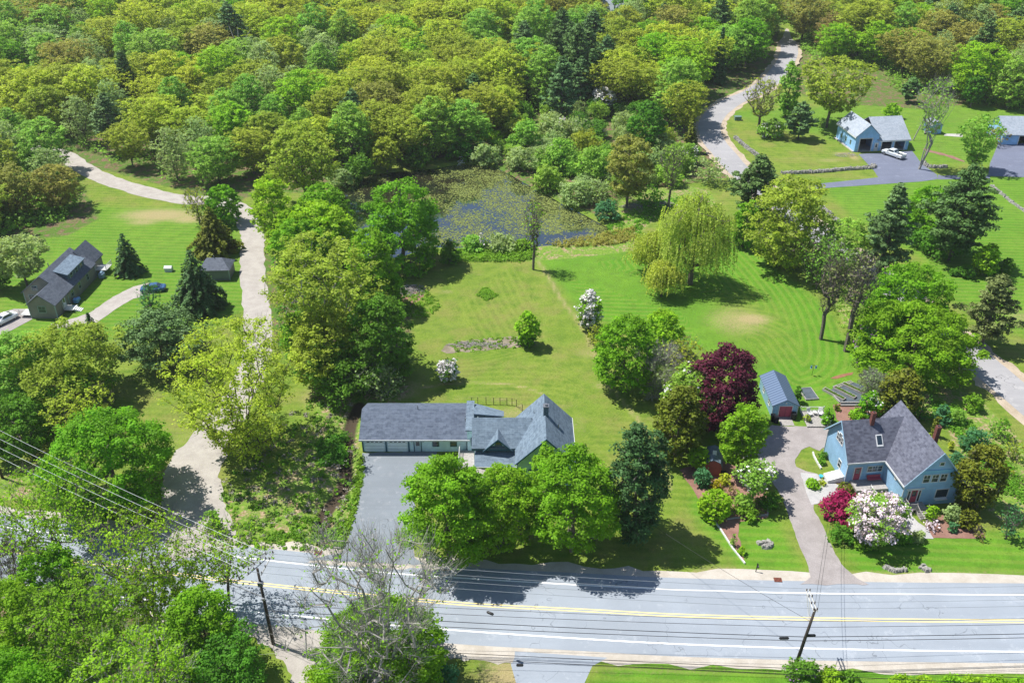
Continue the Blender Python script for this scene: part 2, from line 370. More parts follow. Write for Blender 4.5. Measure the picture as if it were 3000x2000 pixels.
# rough ground: dead bracken, weeds and bare bits
rn = n.noise(.55, 6, p, .72, .6); rn2 = n.noise(2.0, 6, p, .75)
rg = n.mix(n.ramp(rn2, .4, .62), (.10, .19, .025), (.19, .28, .04))
rdead = n.mix(n.ramp(fine, .4, .6), (.20, .15, .07), (.38, .29, .19))
rc = n.mix(n.ramp(n.math('ADD', rn, n.math('MULTIPLY', n.math('SUBTRACT', rn2, .5), .5)), .48, .62), rg, rdead)
c = n.mix(n.ramp(n.math('ADD', n.attr('rough'), n.math('MULTIPLY', n.math('SUBTRACT', fine, .5), .5)), .35, .65), c, rc)
wl = n.mix(n.ramp(rn2, .35, .65), (.10, .065, .04), (.22, .15, .10)); wl = n.mix(n.ramp(rn, .40, .56), wl, (.075, .145, .02))
c = n.mix(n.ramp(n.math('ADD', n.attr('wood'), n.math('MULTIPLY', n.math('SUBTRACT', rn, .5), .9)), .38, .62), c, wl)
c = n.mix(n.ramp(n.attr('ditch'), .35, .7), c, (.06, .045, .03))
bp = n.math('ADD', n.math('MULTIPLY', fine2, .5), fine)
n.bsdf(c, .95, .12, bp, .6, .25)
ground = tag(link_mesh('ground', me, n.m), 'green lawns, rough grass and brown woodland floor across the whole view', kind='structure')
# ---------------------------------------------------------------- sheets: roads, drives, beds
def sheet(name, poly, z, mat, label, cat=None, kind='structure', group=None, wob=0, solid=0):
    poly = [np.array(q[:2], float) for q in poly]
    if wob:
        out = []; rr = random.Random(len(poly) * 7 + int(z * 1e4))
        for i in range(len(poly)):
            a, b = poly[i], poly[(i + 1) % len(poly)]; L = np.linalg.norm(b - a); m = max(1, int(L / .7))
            nn = np.array([-(b - a)[1], (b - a)[0]]) / (L + 1e-9)
            for j in range(m): out.append(a + (b - a) * j / m + nn * rr.uniform(-wob, wob))
        poly = out
    import mathutils
    tri = mathutils.geometry.tessellate_polygon([[Vector((q[0], q[1], 0)) for q in poly]])
    me = bpy.data.meshes.new(name); me.from_pydata([(q[0], q[1], z) for q in poly], [], [t for t in tri]); me.update()
    if len(me.polygons) and me.polygons[0].normal.z < 0: me.flip_normals()
    o = link_mesh(name, me, mat); tag(o, label, cat, group, kind); return o
def ribbon(name, line, w, z, mat, label=None, kind='structure', parent=None, off=0.0, wob=0, seed=1, gap=None):
    L = [np.array(p[:2], float) for p in line]; m = len(L); mb = MB(); rr = random.Random(seed); prev = None
    ww = w if hasattr(w, '__len__') else [w] * m; acc = 0
    for i in range(m):
        d = L[min(i + 1, m - 1)] - L[max(i - 1, 0)]; d /= np.linalg.norm(d); nn = np.array([-d[1], d[0]])
        c0 = L[i] + nn * off; a = c0 + nn * (ww[i] / 2 + rr.uniform(-wob, wob)); b = c0 - nn * (ww[i] / 2 + rr.uniform(-wob, wob))
        mb.v += [(a[0], a[1], z), (b[0], b[1], z)]
        if i: 
            k = 2 * i
            mb.f.append((k - 2, k - 1, k + 1, k))
    o = mb.build(name, mat, parent)
    me = o.data
    if me.polygons[0].normal.z < 0: me.flip_normals()
    if label or kind: tag(o, label, None, None, kind if parent is None else None)
    return o
def asphalt(name, base, patch, crack=.5, sand=.0):
    base, patch = mul(base, KX), mul(patch, KX)
    n = N(name); p = n.pos(); big = n.noise(.12, 4, p, .6); med = n.noise(.9, 5, p, .65); fi = n.noise(14, 3, p, .7)
    c = n.mix(n.ramp(big, .3, .7), mul(base, .92), mul(base, 1.08)); c = n.mix(n.math('MULTIPLY', n.ramp(med, .5, .75), .35), c, patch)
    c = n.mix(n.math('MULTIPLY', n.ramp(fi, .35, .65), .22), c, mul(base, .6))
    st = n.noise(1.0, 4, n.pos((.03, .75, 1)), .6); c = n.mix(n.math('MULTIPLY', n.ramp(st, .40, .62), .30), c, mul(base, .78)); sp_ = n.noise(.35, 5, p, .8); c = n.mix(n.math('MULTIPLY', n.ramp(sp_, .56, .64), .35), c, mul(patch, 1.18))
    vo = n.n('ShaderNodeTexVoronoi', feature='DISTANCE_TO_EDGE'); vo.inputs['Scale'].default_value = .14
    dn = n.n('ShaderNodeVectorMath', operation='ADD'); sc = n.n('ShaderNodeTexNoise'); sc.inputs['Scale'].default_value = .5; n.L(p, sc.inputs[0])
    sv = n.n('ShaderNodeVectorMath', operation='SCALE'); sv.inputs['Scale'].default_value = 5.0; n.L(sc.outputs['Color'], sv.inputs[0])
    n.L(p, dn.inputs[0]); n.L(sv.outputs[0], dn.inputs[1]); n.L(dn.outputs[0], vo.inputs['Vector'])
    ck = n.math('LESS_THAN', vo.outputs['Distance'], .006); gate = n.ramp(n.noise(.2, 2, p), .5, .6)
    c = n.mix(n.math('MULTIPLY', n.math('MULTIPLY', ck, gate), crack), c, mul(base, .3))
    return n.bsdf(c, .9, .2, fi, .3, .02)
M_road = asphalt('asphalt_main_road', (.325, .365, .415), (.38, .41, .445), .5)
M_road2 = asphalt('asphalt_side_road', (.37, .365, .375), (.43, .42, .41), .9)
M_drive = asphalt('asphalt_drive', (.225, .255, .285), (.34, .35, .37), .55)
M_drive2 = asphalt('asphalt_garage_drive', (.17, .19, .26), (.25, .27, .34), .2)
def gravel(name, a, b, c3):
    a, b, c3 = mul(a, KX), mul(b, KX), mul(c3, KX)
    n = N(name); p = n.pos(); med = n.noise(.5, 6, p, .7); fi = n.noise(7, 5, p, .8); vf = n.noise(22, 2, p)
    c = n.mix(n.ramp(med, .35, .65), a, b); c = n.mix(n.math('MULTIPLY', n.ramp(fi, .4, .7), .5), c, c3); c = n.mix(n.math('MULTIPLY', n.ramp(vf, .5, .8), .3), c, mul(b, 1.3))
    return n.bsdf(c, .95, .15, fi, .6, .05)
M_gravel = gravel('gravel_lane', (.37, .34, .31), (.46, .43, .39), (.28, .25, .22))
M_gravel2 = gravel('gravel_drive', (.30, .275, .265), (.38, .35, .34), (.22, .19, .18))
M_crush = gravel('crushed_stone', (.40, .40, .40), (.50, .49, .48), (.28, .27, .27))
M_sand = gravel('roadside_sand', (.44, .40, .34), (.55, .51, .45), (.38, .33, .26))
M_mulch = gravel('bark_mulch', (.24, .13, .10), (.33, .19, .15), (.14, .08, .06))
M_soil = gravel('bare_soil', (.24, .12, .07), (.33, .17, .10), (.16, .08, .05))
M_straw = gravel('dead_grass', (.40, .33, .24), (.52, .44, .34), (.26, .2, .14))
M_stalk = gravel('dead_stalks', (.20, .17, .12), (.34, .28, .22), (.10, .12, .05))
M_line = N('road_paint_white'); _p = M_line.pos(); M_line = M_line.bsdf(M_line.mix(M_line.ramp(M_line.noise(4, 4, _p), .55, .8), (.80, .80, .78), (.55, .56, .57)), .7)
M_yel = N('road_paint_yellow'); _p = M_yel.pos(); M_yel = M_yel.bsdf(M_yel.mix(M_yel.ramp(M_yel.noise(4, 4, _p), .5, .8), (.80, .62, .22), (.55, .50, .38)), .7)
# main road
yl = smooth_line(G((-900,1490),(-350,1560),(62,1617),(223,1644),(357,1659),(553,1686),(714,1705),(982,1733),(1201,1755),(1402,1771),(1714,1787),(2000,1802),(2446,1813),(3000,1819),(4200,1826)), 6)
yl = [np.array(p) for p in yl]
ribbon('road', yl, 10.9, .012, M_road, 'wide pale grey two lane main road across the foreground')
ribbon('road_shoulder', yl, 13.4, .006, M_sand, 'pale sandy shoulders along both edges of the main road', wob=.45, seed=4)
def toline(o2):
    L = yl; m = len(L); out = []
    for i in range(m):
        d = L[min(i + 1, m - 1)] - L[max(i - 1, 0)]; d = d / np.linalg.norm(d); out.append(L[i] + np.array([-d[1], d[0]]) * o2)
    return out
# lane lines follow the photograph's own lines
wt = smooth_line(G((-900,1420),(-350,1488),(0,1541),(156,1562),(312,1583),(580,1612),(692,1630),(1000,1664),(1223,1684),(1580,1706),(2000,1727),(2446,1738),(3000,1741),(4200,1742)), 6)
wb = smooth_line(G((-900,1600),(-350,1660),(62,1712),(357,1748),(687,1786),(973,1813),(1268,1840),(1625,1865),(2000,1886),(2446,1900),(3000,1908),(4200,1915)), 6)
ribbon('road_edge_line', wt, .17, .02, M_line, 'white edge line on the far side of the main road')
ribbon('road_edge_line', wb, .17, .02, M_line, 'white edge line on the near side of the main road')
for s_, nm in ((.17, 'far'), (-.17, 'near')):
    ribbon('road_centre_line', yl, .13, .02, M_yel, 'yellow centre line of the main road, %s one of the pair' % nm, off=s_)
# gravel lane at the left
lane = smooth_line([tuple(q) for q in G((592,1625),(590,1570),(572,1490),(558,1410),(585,1335),(635,1260),(690,1180),(735,1090),(755,1000),(752,900),(742,820),(738,740),(742,700),(728,655),(700,612),(640,590),(540,585),(440,565),(330,533),(250,497),(190,455),(130,440),(0,430),(-400,420))], 6)
wl_ = [8.0 if i < 8 else (7.2 if i < 26 else (5.6 if i < 36 else 4.6)) for i in range(len(lane))]
ribbon('gravel_lane', lane, wl_, .024, M_gravel, 'pale gravel lane curving up the left side past the grey house', wob=.25, seed=3)
# side road at the right
side = smooth_line([tuple(q) for q in G((3600,1640),(3290,1400),(3000,1168),(2900,1085),(2817,1015),(2720,935),(2640,870),(2550,790),(2470,740),(2380,670),(2290,600),(2220,545),(2160,495),(2125,455),(2090,412),(2078,372),(2100,332),(2150,296),(2210,270),(2260,235),(2285,205),(2303,178),(2313,148),(2306,118),(2285,90),(2230,60),(2200,20),(2250,-60))], 6)
ribbon('side_road_verge', side, 8.6, .016, M_straw, 'dry tan verge beside the side road at the right', wob=.5, seed=5)
ribbon('side_road', side, 5.9, .028, M_road2, 'cracked pale side road winding up the right side into the woods', wob=.06, seed=6)
# asphalt drive of the teal farmhouse
sheet('driveway', G((1062,1327),(1280,1322),(1275,1350),(1240,1400),(1215,1470),(1215,1560),(1212,1614),(1215,1632),(1250,1655),(900,1640),(1000,1618),(1018,1590),(1025,1560),(1045,1480),(1052,1400)), .034, M_drive, 'patched grey asphalt driveway in front of the white garage doors', wob=.12)
sheet('driveway_apron', G((995,1600),(1212,1600),(1222,1640),(1330,1672),(880,1650),(940,1628)), .018, M_sand, 'sandy strip where the asphalt driveway meets the road', wob=.3)
# blue house gravel drive
sheet('gravel_driveway', G((2345,1712),(2372,1690),(2366,1660),(2330,1560),(2292,1458),(2262,1410),(2232,1370),(2205,1345),(2200,1310),(2235,1260),(2262,1246),(2300,1248),(2410,1252),(2440,1262),(2425,1300),(2400,1322),(2372,1308),(2348,1318),(2330,1345),(2332,1368),(2360,1380),(2392,1386),(2410,1396),(2370,1420),(2366,1440),(2382,1470),(2384,1490),(2412,1540),(2440,1610),(2475,1665),(2510,1692),(2545,1712)), .036, M_gravel2, 'grey brown gravel driveway running up from the road to the blue house', wob=.12)
sheet('stone_path', G((2345,1385),(2395,1388),(2400,1398),(2470,1425),(2470,1455),(2440,1450),(2395,1475),(2378,1478),(2362,1440)), .042, M_crush, 'pale crushed stone patch by the steps of the blue house', wob=.08)
sheet('side_driveway', G((2515,452),(2672,442),(2700,480),(2745,512),(2748,525),(2700,532),(2390,553),(2385,540),(2480,530),(2573,520),(2560,500)), .03, M_drive2, 'blue grey asphalt driveway in front of the blue garage')
sheet('parking_apron', G((2925,420),(3100,420),(3300,470),(3300,530),(2895,516),(2900,480)), .03, M_drive2, 'grey asphalt apron in front of the garage at the right edge')
sheet('side_driveway', G((2748,512),(2760,515),(2900,512),(2900,524),(2748,526)), .026, M_drive2, 'narrow strip of asphalt joining the two garage driveways')
sheet('gravel_driveway', G((225,930),(265,915),(330,870),(390,840),(440,828),(470,838),(450,860),(390,875),(340,905),(285,945),(200,960),(150,960),(150,948)), .03, M_gravel, 'pale gravel path curving from the grey house towards the big spruce', wob=.1)
sheet('parking_spot', G((-80,940),(40,905),(90,905),(95,935),(20,975),(-80,1000)), .03, M_gravel2, 'worn gravel parking spot under the white car')
sheet('side_street', G((1490,1905),(1780,1925),(1735,1950),(1712,2000),(1700,2200),(1520,2200),(1512,2000),(1498,1950)), .010, M_road, 'pale grey road branching off at the bottom of the photo')
sheet('sand_patch', G((1290,1900),(1500,1905),(1500,1945),(1300,1925)), .0165, M_sand, 'bright sandy wedge left of the branching road', wob=.3)
sheet('gravel_driveway', G((690,1830),(830,1800),(1000,1830),(1020,2000),(1000,2200),(860,2200),(850,1960),(790,1900)), .008, M_gravel, 'pale gravel entrance beside the left utility pole', wob=.3)
# garden beds
sheet('mulch_bed', G((1990,1375),(2100,1345),(2200,1380),(2240,1440),(2252,1470),(2250,1515),(2225,1522),(2165,1528),(2163,1570),(2172,1600),(2175,1630),(2182,1650),(2130,1570),(2080,1510),(2040,1450)), .03, M_mulch, 'reddish bark mulch bed around the little red shed', wob=.1)
sheet('mulch_bed', G((2720,1520),(2790,1500),(2870,1540),(2888,1575),(2850,1577),(2735,1575),(2700,1565)), .03, M_mulch, 'reddish mulch bed below the front windows of the blue house', wob=.06)
sheet('mulch_bed', G((2455,1405),(2500,1400),(2520,1440),(2480,1455),(2440,1440),(2400,1450),(2370,1425),(2390,1400)), .039, M_mulch, 'small round flower bed by the gravel driveway', wob=.08)
sheet('garden_bed', G((2440,1185),(2480,1180),(2560,1160),(2600,1220),(2590,1260),(2520,1260),(2450,1230)), .03, M_mulch, 'brown garden soil around the raised vegetable beds', wob=.15)
sheet('soil_patch', G((2430,1108),(2460,1098),(2500,1090),(2495,1098),(2450,1110)), .03, M_soil, 'freshly dug orange soil patch in the lawn', wob=.1)
sheet('concrete_path', G((2665,1505),(2690,1530),(2720,1550),(2735,1578),(2700,1578),(2670,1556),(2640,1530)), .045, M_crush, 'curved white concrete path at the foot of the front steps', wob=.05)
# ---------------------------------------------------------------- pond
def pond_mat():
    n = N('pond_water'); p = n.pos(); f = n.noise(1.2, 3, p); b = n.noise(.09, 3, p)
    c = n.mix(n.ramp(b, .3, .7), (.062, .033, .012), (.036, .028, .014))
    m = n.bsdf(c, .06, .9, f, .12, .03)
    bs = [x for x in n.t.nodes if x.type == 'BSDF_PRINCIPLED'][0]; bs.inputs['IOR'].default_value = 1.6
    bs.inputs['Coat Weight'].default_value = .8; bs.inputs['Coat Roughness'].default_value = .04; bs.inputs['Coat IOR'].default_value = 1.9; bs.inputs['Coat Tint'].default_value = (.34, .66, .95, 1)  # blue coat tint colours in a deeper sky reflection than the water gives
    return m
big_pond = [tuple(np.array(q) + 1.4 * (np.array(q) - np.mean(POND, 0)) / np.linalg.norm(np.array(q) - np.mean(POND, 0))) for q in POND]
sheet('pond', big_pond, -.42, pond_mat(), 'dark brown pond with blue sky reflection and floating lily pads')
rp = np.random.RandomState(11)
lo, hi = np.min(POND, 0), np.max(POND, 0)
Q = lo + rp.rand(110000, 2) * (hi - lo); Q = Q[in_poly(Q, POND)]
pdn = seg_dist(Q, POND, True)
from mathutils import noise as mnoise
nz = np.array([mnoise.fractal(Vector((q[0] * .16, q[1] * .16, 3)), .8, 2.0, 5) for q in Q])
open_w = np.maximum(np.maximum(area(Q, G((985,640),(980,560),(1100,510),(1260,498),(1270,530),(1220,560),(1200,600),(1260,640),(1240,690),(1170,740),(1000,700)), 7) * .75, area(Q, G((1560,690),(1700,668),(1720,700),(1560,720)), 4)), area(Q, G((1180,575),(1290,600),(1290,640),(1240,650)), 4))
east = area(Q, G((1500,560),(1800,640),(1750,690),(1560,690),(1480,640)), 18)
keep = np.clip(.42 + .55 * nz + .25 * east - .75 * open_w, .02, .8) > rp.rand(len(Q))
Q = Q[keep][:26000]; r = .08 + .13 * rp.rand(len(Q)) ** 2; k = 6
an = np.arange(k) / k * 2 * math.pi; ro = rp.rand(len(Q)) * 6
vx = Q[:, None, 0] + r[:, None] * np.cos(an + ro[:, None]); vy = Q[:, None, 1] + r[:, None] * np.sin(an + ro[:, None]) * .8
vz = np.full_like(vx, -.405) + rp.rand(len(Q))[:, None] * .012
pm = fast_mesh('lily_pads', np.stack([vx, vy, vz], -1).reshape(-1, 3), len(Q), np.repeat(rp.rand(len(Q)), k), k)
n = N('lily_pad'); n.bsdf(n.mix(n.attr('cv'), (.10, .115, .03), (.19, .235, .06)), .8, .08)
tag(link_mesh('lily_pads', pm, n.m), 'scattered green lily pads floating on the pond', kind='stuff')

# ---------------------------------------------------------------- trees
def prof(kind, z):
    z = np.clip(z, 0, 1)
    if kind == 'cone': return (1 - z) ** .85 * .98 + .02
    if kind == 'dome': return np.where(z < .35, .80 + .2 * np.sin(z / .35 * math.pi / 2), np.sqrt(np.clip(1 - ((z - .35) / .66) ** 2, 0, 1)))
    if kind == 'egg': return np.where(z < .4, .55 + .45 * np.sin(z / .4 * math.pi / 2), np.clip(1 - ((z - .4) / .62) ** 1.8, 0, 1) ** .62)
    if kind == 'vase': return np.where(z < .66, .30 + .70 * (z / .66) ** .8, np.sqrt(np.clip(1 - ((z - .66) / .36) ** 2, 0, 1)))
    if kind == 'column': return np.clip(np.sin(math.pi * np.clip(z * .93 + .07, 0, 1)) ** .5, .0, 1)
    return np.sqrt(np.clip(1 - (2 * z - 1) ** 2, 0, 1)) * .98 + .02
def quads(p, nrm, s, rng, asp=1.0):
    m = len(p); r = rng.normal(size=(m, 3)); t = np.cross(nrm, r); t /= np.linalg.norm(t, axis=1)[:, None] + 1e-9
    b = np.cross(nrm, t); s = s[:, None]
    return np.stack([p - t * s, p - b * s * asp * .8, p + t * s, p + b * s * asp * .8], 1).reshape(-1, 3)
def unit(v): return v / (np.linalg.norm(v, axis=1)[:, None] + 1e-9)
def clump_pts(rng, kind, R, z0, H, nc, shell=.5, lob=.22, flat=1.0):
    """clump centres through an uneven crown"""
    ph = rng.rand(6) * 6.28; out = []
    while len(out) < nc:
        z = rng.rand(); th = rng.rand() * 6.283; u = rng.rand() ** shell
        rr = prof(kind, np.array(z)) * R * (1 + lob * (math.sin(2 * th + ph[0] + 3 * z) * .5 + math.sin(3 * th + ph[1] - 5 * z) * .35 + math.sin(5 * th + ph[2] + 9 * z) * .25))
        if rng.rand() > (rr / R) * .9 + .12: continue
        zz = z0 + H * (z if u > .6 else z * .95)
        out.append((math.cos(th) * rr * u, math.sin(th) * rr * u, zz))
    return np.array(out)
def leaves_for(C, rc, nper, size, rng, upw=.7, zf=.62, ball=.55):
    m = len(C) * nper; ci = np.repeat(np.arange(len(C)), nper); d = unit(rng.normal(size=(m, 3)))
    d[:, 2] = np.abs(d[:, 2]) * np.where(rng.rand(m) < .78, 1, -1)
    rad = rng.rand(m) ** ball; rcs = (rc * (.65 + .7 * rng.rand(len(C))))[ci]
    off = d * (rad * rcs)[:, None]; off[:, 2] *= zf
    p = C[ci] + off; nrm = unit(d * .8 + np.array([0, 0, upw]) + rng.normal(size=(m, 3)) * .45)
    s = size * (.6 + .7 * rng.rand(m)); cc = rng.rand(len(C))[ci] * .6 + rng.rand(m) * .4
    return quads(p, nrm, s, rng), np.repeat(cc, 4)
def skeleton(C, H, rng, trunk_r, lean=(0, 0), fork=.3, mbt=None, multi=1, twig=.012, jit=.035, twigs=0):
    """limbs grown from a trunk to the clumps (pipe model)"""
    nodes = []; par = []
    top = H * .82
    for t in range(multi):
        a = rng.rand() * 6.28; sp = 0 if multi == 1 else .22 * H
        k = 9; prev = -1
        for i in range(k):
            u = i / (k - 1); nodes.append(np.array([math.cos(a) * sp * u ** 1.3 + lean[0] * u + rng.normal() * .02 * H * u, math.sin(a) * sp * u ** 1.3 + lean[1] * u + rng.normal() * .02 * H * u, top * u])); par.append(prev); prev = len(nodes) - 1
    ordr = np.argsort(np.linalg.norm(C - np.array([0, 0, H * fork]), axis=1))
    for c in C[ordr]:
        A = np.array(nodes); dv = c - A; d = np.linalg.norm(dv, axis=1)
        cost = d + np.where(dv[:, 2] < d * .15, d * .9, 0) + np.where(A[:, 2] < H * fork * .7, 99, 0)
        j = int(np.argmin(cost)); a = A[j]; L = d[j]; k = max(1, int(L / (H * .09))); prev = j
        for i in range(1, k + 1):
            u = i / k; q = a + (c - a) * u; q = q + np.array([0, 0, -1]) * L * .10 * math.sin(u * math.pi) + rng.normal(size=3) * L * jit * (u < 1)
            nodes.append(q); par.append(prev); prev = len(nodes) - 1
    w = np.zeros(len(nodes))
    child = [0] * len(nodes)
    for i in range(len(nodes)):
        if par[i] >= 0: child[par[i]] += 1
    for i in range(len(nodes) - 1, -1, -1):
        if child[i] == 0: w[i] += 1
        if par[i] >= 0: w[par[i]] += w[i]
    tot = max(w.max(), 1); r = trunk_r * (.85 if multi == 1 else .5) * (w / tot) ** .5; r = np.maximum(r, twig)
    A = np.array(nodes); mb = MB(); P0 = []; 
    idx = [i for i in range(len(nodes)) if par[i] >= 0]
    pa = A[[par[i] for i in idx]]; pb = A[idx]; ra = np.minimum(r[[par[i] for i in idx]], r[idx] * 1.5 + .01); rb = r[idx]
    d = unit(pb - pa); ref = np.where(np.abs(d[:, 2:3]) > .9, np.array([[1., 0, 0]]), np.array([[0, 0, 1.]]))
    a = unit(np.cross(d, ref)); b = np.cross(d, a); k = 5; V = []
    for j in range(k):
        t = 2 * math.pi * j / k; e = math.cos(t) * a + math.sin(t) * b; e2 = math.cos(t + 2 * math.pi / k) * a + math.sin(t + 2 * math.pi / k) * b
        V.append(np.stack([pa + e * ra[:, None], pa + e2 * ra[:, None], pb + e2 * rb[:, None], pb + e * rb[:, None]], 1))
    V = np.concatenate(V, 0).reshape(-1, 3)
    if twigs:
        m = len(C) * twigs; ci = np.repeat(np.arange(len(C)), twigs); o = C[ci] + rng.normal(size=(m, 3)) * H * .012
        ctr = np.array([0, 0, H * .25]); d = unit(unit(C[ci] - ctr) + rng.normal(size=(m, 3)) * .42 + np.array([0, 0, .25])); L = H * (.035 + .07 * rng.rand(m))[:, None]; s = unit(np.cross(d, rng.normal(size=(m, 3)))) * twig * .9
        V = np.concatenate([V, np.stack([o - s, o + s, o + d * L + s * .35, o + d * L - s * .35], 1).reshape(-1, 3)])
    return V, len(V) // 4
KIND = {  # crown shape, clump count per m2 of crown shell, leaf cover, limbs
 'maple': dict(sh='dome', cover=2.3, crc=.09, shell=.28, lob=.17, upw=.6, z0=.12),
 'round': dict(sh='round', cover=2.1, crc=.10, shell=.33, lob=.16, upw=.6, z0=.15),
 'egg':   dict(sh='egg', cover=2.1, crc=.10, shell=.33, lob=.13, upw=.6, z0=.12),
 'open':  dict(sh='vase', cover=1.1, crc=.10, shell=.55, lob=.3, upw=.5, z0=.22),
 'fan':   dict(sh='vase', cover=.62, crc=.06, shell=.5, lob=.22, upw=.9, z0=.14),
 'thin':  dict(sh='vase', cover=.26, crc=.10, shell=.6, lob=.3, upw=.3, z0=.15),
 'bare':  dict(sh='vase', cover=.04, crc=.09, shell=.6, lob=.3, upw=.3, z0=.12),
 'bush':  dict(sh='dome', cover=1.5, crc=.2, shell=.4, lob=.25, upw=.6, z0=.0),
 'brush': dict(sh='dome', cover=.35, crc=.2, shell=.6, lob=.3, upw=.3, z0=.02),
 'f_round': dict(sh='round', cover=1.5, crc=.075, shell=.42, lob=.26, upw=1.1, z0=.10),
 'f_egg': dict(sh='egg', cover=1.5, crc=.075, shell=.42, lob=.22, upw=1.0, z0=.08),
 'f_open': dict(sh='vase', cover=1.15, crc=.065, shell=.5, lob=.3, upw=1.1, z0=.18),
 'f_thin': dict(sh='egg', cover=.8, crc=.06, shell=.6, lob=.3, upw=.9, z0=.10),
 'arbor': dict(sh='egg', cover=2.2, crc=.10, shell=.22, lob=.14, upw=.35, z0=.0),
 'ragged': dict(sh='egg', cover=2.3, crc=.085, shell=.3, lob=.34, upw=.5, z0=.0),
 'column':dict(sh='column', cover=1.8, crc=.16, shell=.3, lob=.08, upw=.3, z0=.0),
}
def tree_mesh(kind, H, R, leaf, seed, cap=16000, multi=1, lean=(0, 0), maxc=460, zb=None):
    rng = np.random.RandomState(seed)
    if kind == 'spruce': return conifer_mesh(H, R, leaf, rng, cap)
    if kind == 'pine': return pine_mesh(H, R, leaf, rng, cap)
    if kind == 'willow': return willow_mesh(H, R, leaf, rng, cap)
    K = KIND[kind]; z0 = (K['z0'] if zb is None else min(zb, .38)) * H; Hc = H - z0; S = 4 * math.pi * (((R * R) ** 1.6 + 2 * (R * Hc / 2) ** 1.6) / 3) ** (1 / 1.6)
    rc = max(K['crc'] * (R + Hc / 2) * .9, .18); nl = int(min(cap, K['cover'] * S / (leaf * leaf * 1.6)))
    nc = int(np.clip(S / (rc * rc * 1.7), 14, maxc)); 
    if kind in ('thin', 'brush', 'open'): nc = int(nc * 1.2)
    if kind == 'bare': nc = int(min(420, nc * 2.2))
    C = clump_pts(rng, K['sh'], R - rc * .4, z0 + rc * .3, Hc - rc * .8, nc, K['shell'], K['lob'])
    C[:, :2] += np.array(lean) * (C[:, 2:3] / H)
    nper = max(1, nl // nc)
    lv, cv = leaves_for(C, rc, nper, leaf, rng, K['upw'], .62 if kind != 'column' else .9)
    tw = .016 if H > 6 else .010
    sk, ns = skeleton(C, H, rng, (.021 + .007 * rng.rand()) * H, lean, .3 if kind not in ('thin', 'bare', 'bush', 'brush', 'fan') else .10, multi=multi, twig=tw if leaf < .3 else .022, jit=.018 if kind in ('bare', 'thin', 'fan') else .035, twigs={'bare': 16, 'thin': 6, 'fan': 5, 'brush': 8}.get(kind, 0))
    return lv, cv, sk, ns
def cap_tube(H, r0, k=6):
    mb = MB(); mb.tube([(0, 0, 0), (0, 0, H * .5), (0, 0, H * .97)], [r0, r0 * .55, r0 * .06], k); return mb
def tube_quads(segs, k=5):
    V = []
    for a, b, ra, rb in segs:
        a = np.array(a, float); b = np.array(b, float); d = b - a; d /= np.linalg.norm(d) + 1e-9
        e = np.cross(d, [0, 0, 1.] if abs(d[2]) < .9 else [1., 0, 0]); e /= np.linalg.norm(e); f = np.cross(d, e)
        for j in range(k):
            t0, t1 = 2 * math.pi * j / k, 2 * math.pi * (j + 1) / k
            g0 = math.cos(t0) * e + math.sin(t0) * f; g1 = math.cos(t1) * e + math.sin(t1) * f
            V += [a + g0 * ra, a + g1 * ra, b + g1 * rb, b + g0 * rb]
    V = np.array(V); return V, len(V) // 4
def conifer_mesh(H, R, leaf, rng, cap):
    lv = H * 2.0 if H > 8 else H * 3.0; n = int(np.clip(lv, 12, 34)); P = []; Nn = []; CV = []; segs = [((0, 0, 0), (0, 0, H * .5), .02 * H, .012 * H), ((0, 0, H * .5), (0, 0, H * .97), .012 * H, .02)]
    for i in range(n):
        t = (i + .3) / n; z = H * (.05 + .93 * t); rad = R * (1 - t) ** .82 * (1 + rng.normal() * .09) + .04 * R; nb = int(7 + 6 * (1 - t))
        a0 = rng.rand() * 6
        for b in range(nb):
            a = a0 + b / nb * 6.283 + rng.normal() * .15; L = rad * (.72 + .42 * rng.rand()); dv = np.array([math.cos(a), math.sin(a)])
            m = max(4, int(L * L * 14 / (leaf * 8) ** 1)); u = rng.rand(m) ** .6
            side = (rng.rand(m) - .5) * L * .52 * (1.15 - u) ; x = dv[0] * u * L - dv[1] * side; y = dv[1] * u * L + dv[0] * side
            zz = z + (.10 * L * u - .32 * L * u ** 2) + rng.normal(size=m) * .05 * L - np.abs(side) * .25
            P.append(np.stack([x, y, zz], 1)); Nn.append(unit(np.stack([dv[0] * .5 + rng.normal(size=m) * .35, dv[1] * .5 + rng.normal(size=m) * .35, .8 + rng.normal(size=m) * .2], 1)))
            CV.append(np.clip(rng.rand() * .4 + u * .4 + rng.rand(m) * .2, 0, 1))
            if i % 2 == 0: segs.append(((0, 0, z), (dv[0] * L * .8, dv[1] * L * .8, z - .12 * L), .03, .012))
    P = np.concatenate(P); Nn = np.concatenate(Nn); CV = np.concatenate(CV)
    if len(P) > cap: k = rng.permutation(len(P))[:cap]; P, Nn, CV = P[k], Nn[k], CV[k]
    q = quads(P, Nn, leaf * (.7 + .6 * rng.rand(len(P))), rng, .8); sk, ns = tube_quads(segs, 4)
    return q, np.repeat(CV, 4), sk, ns
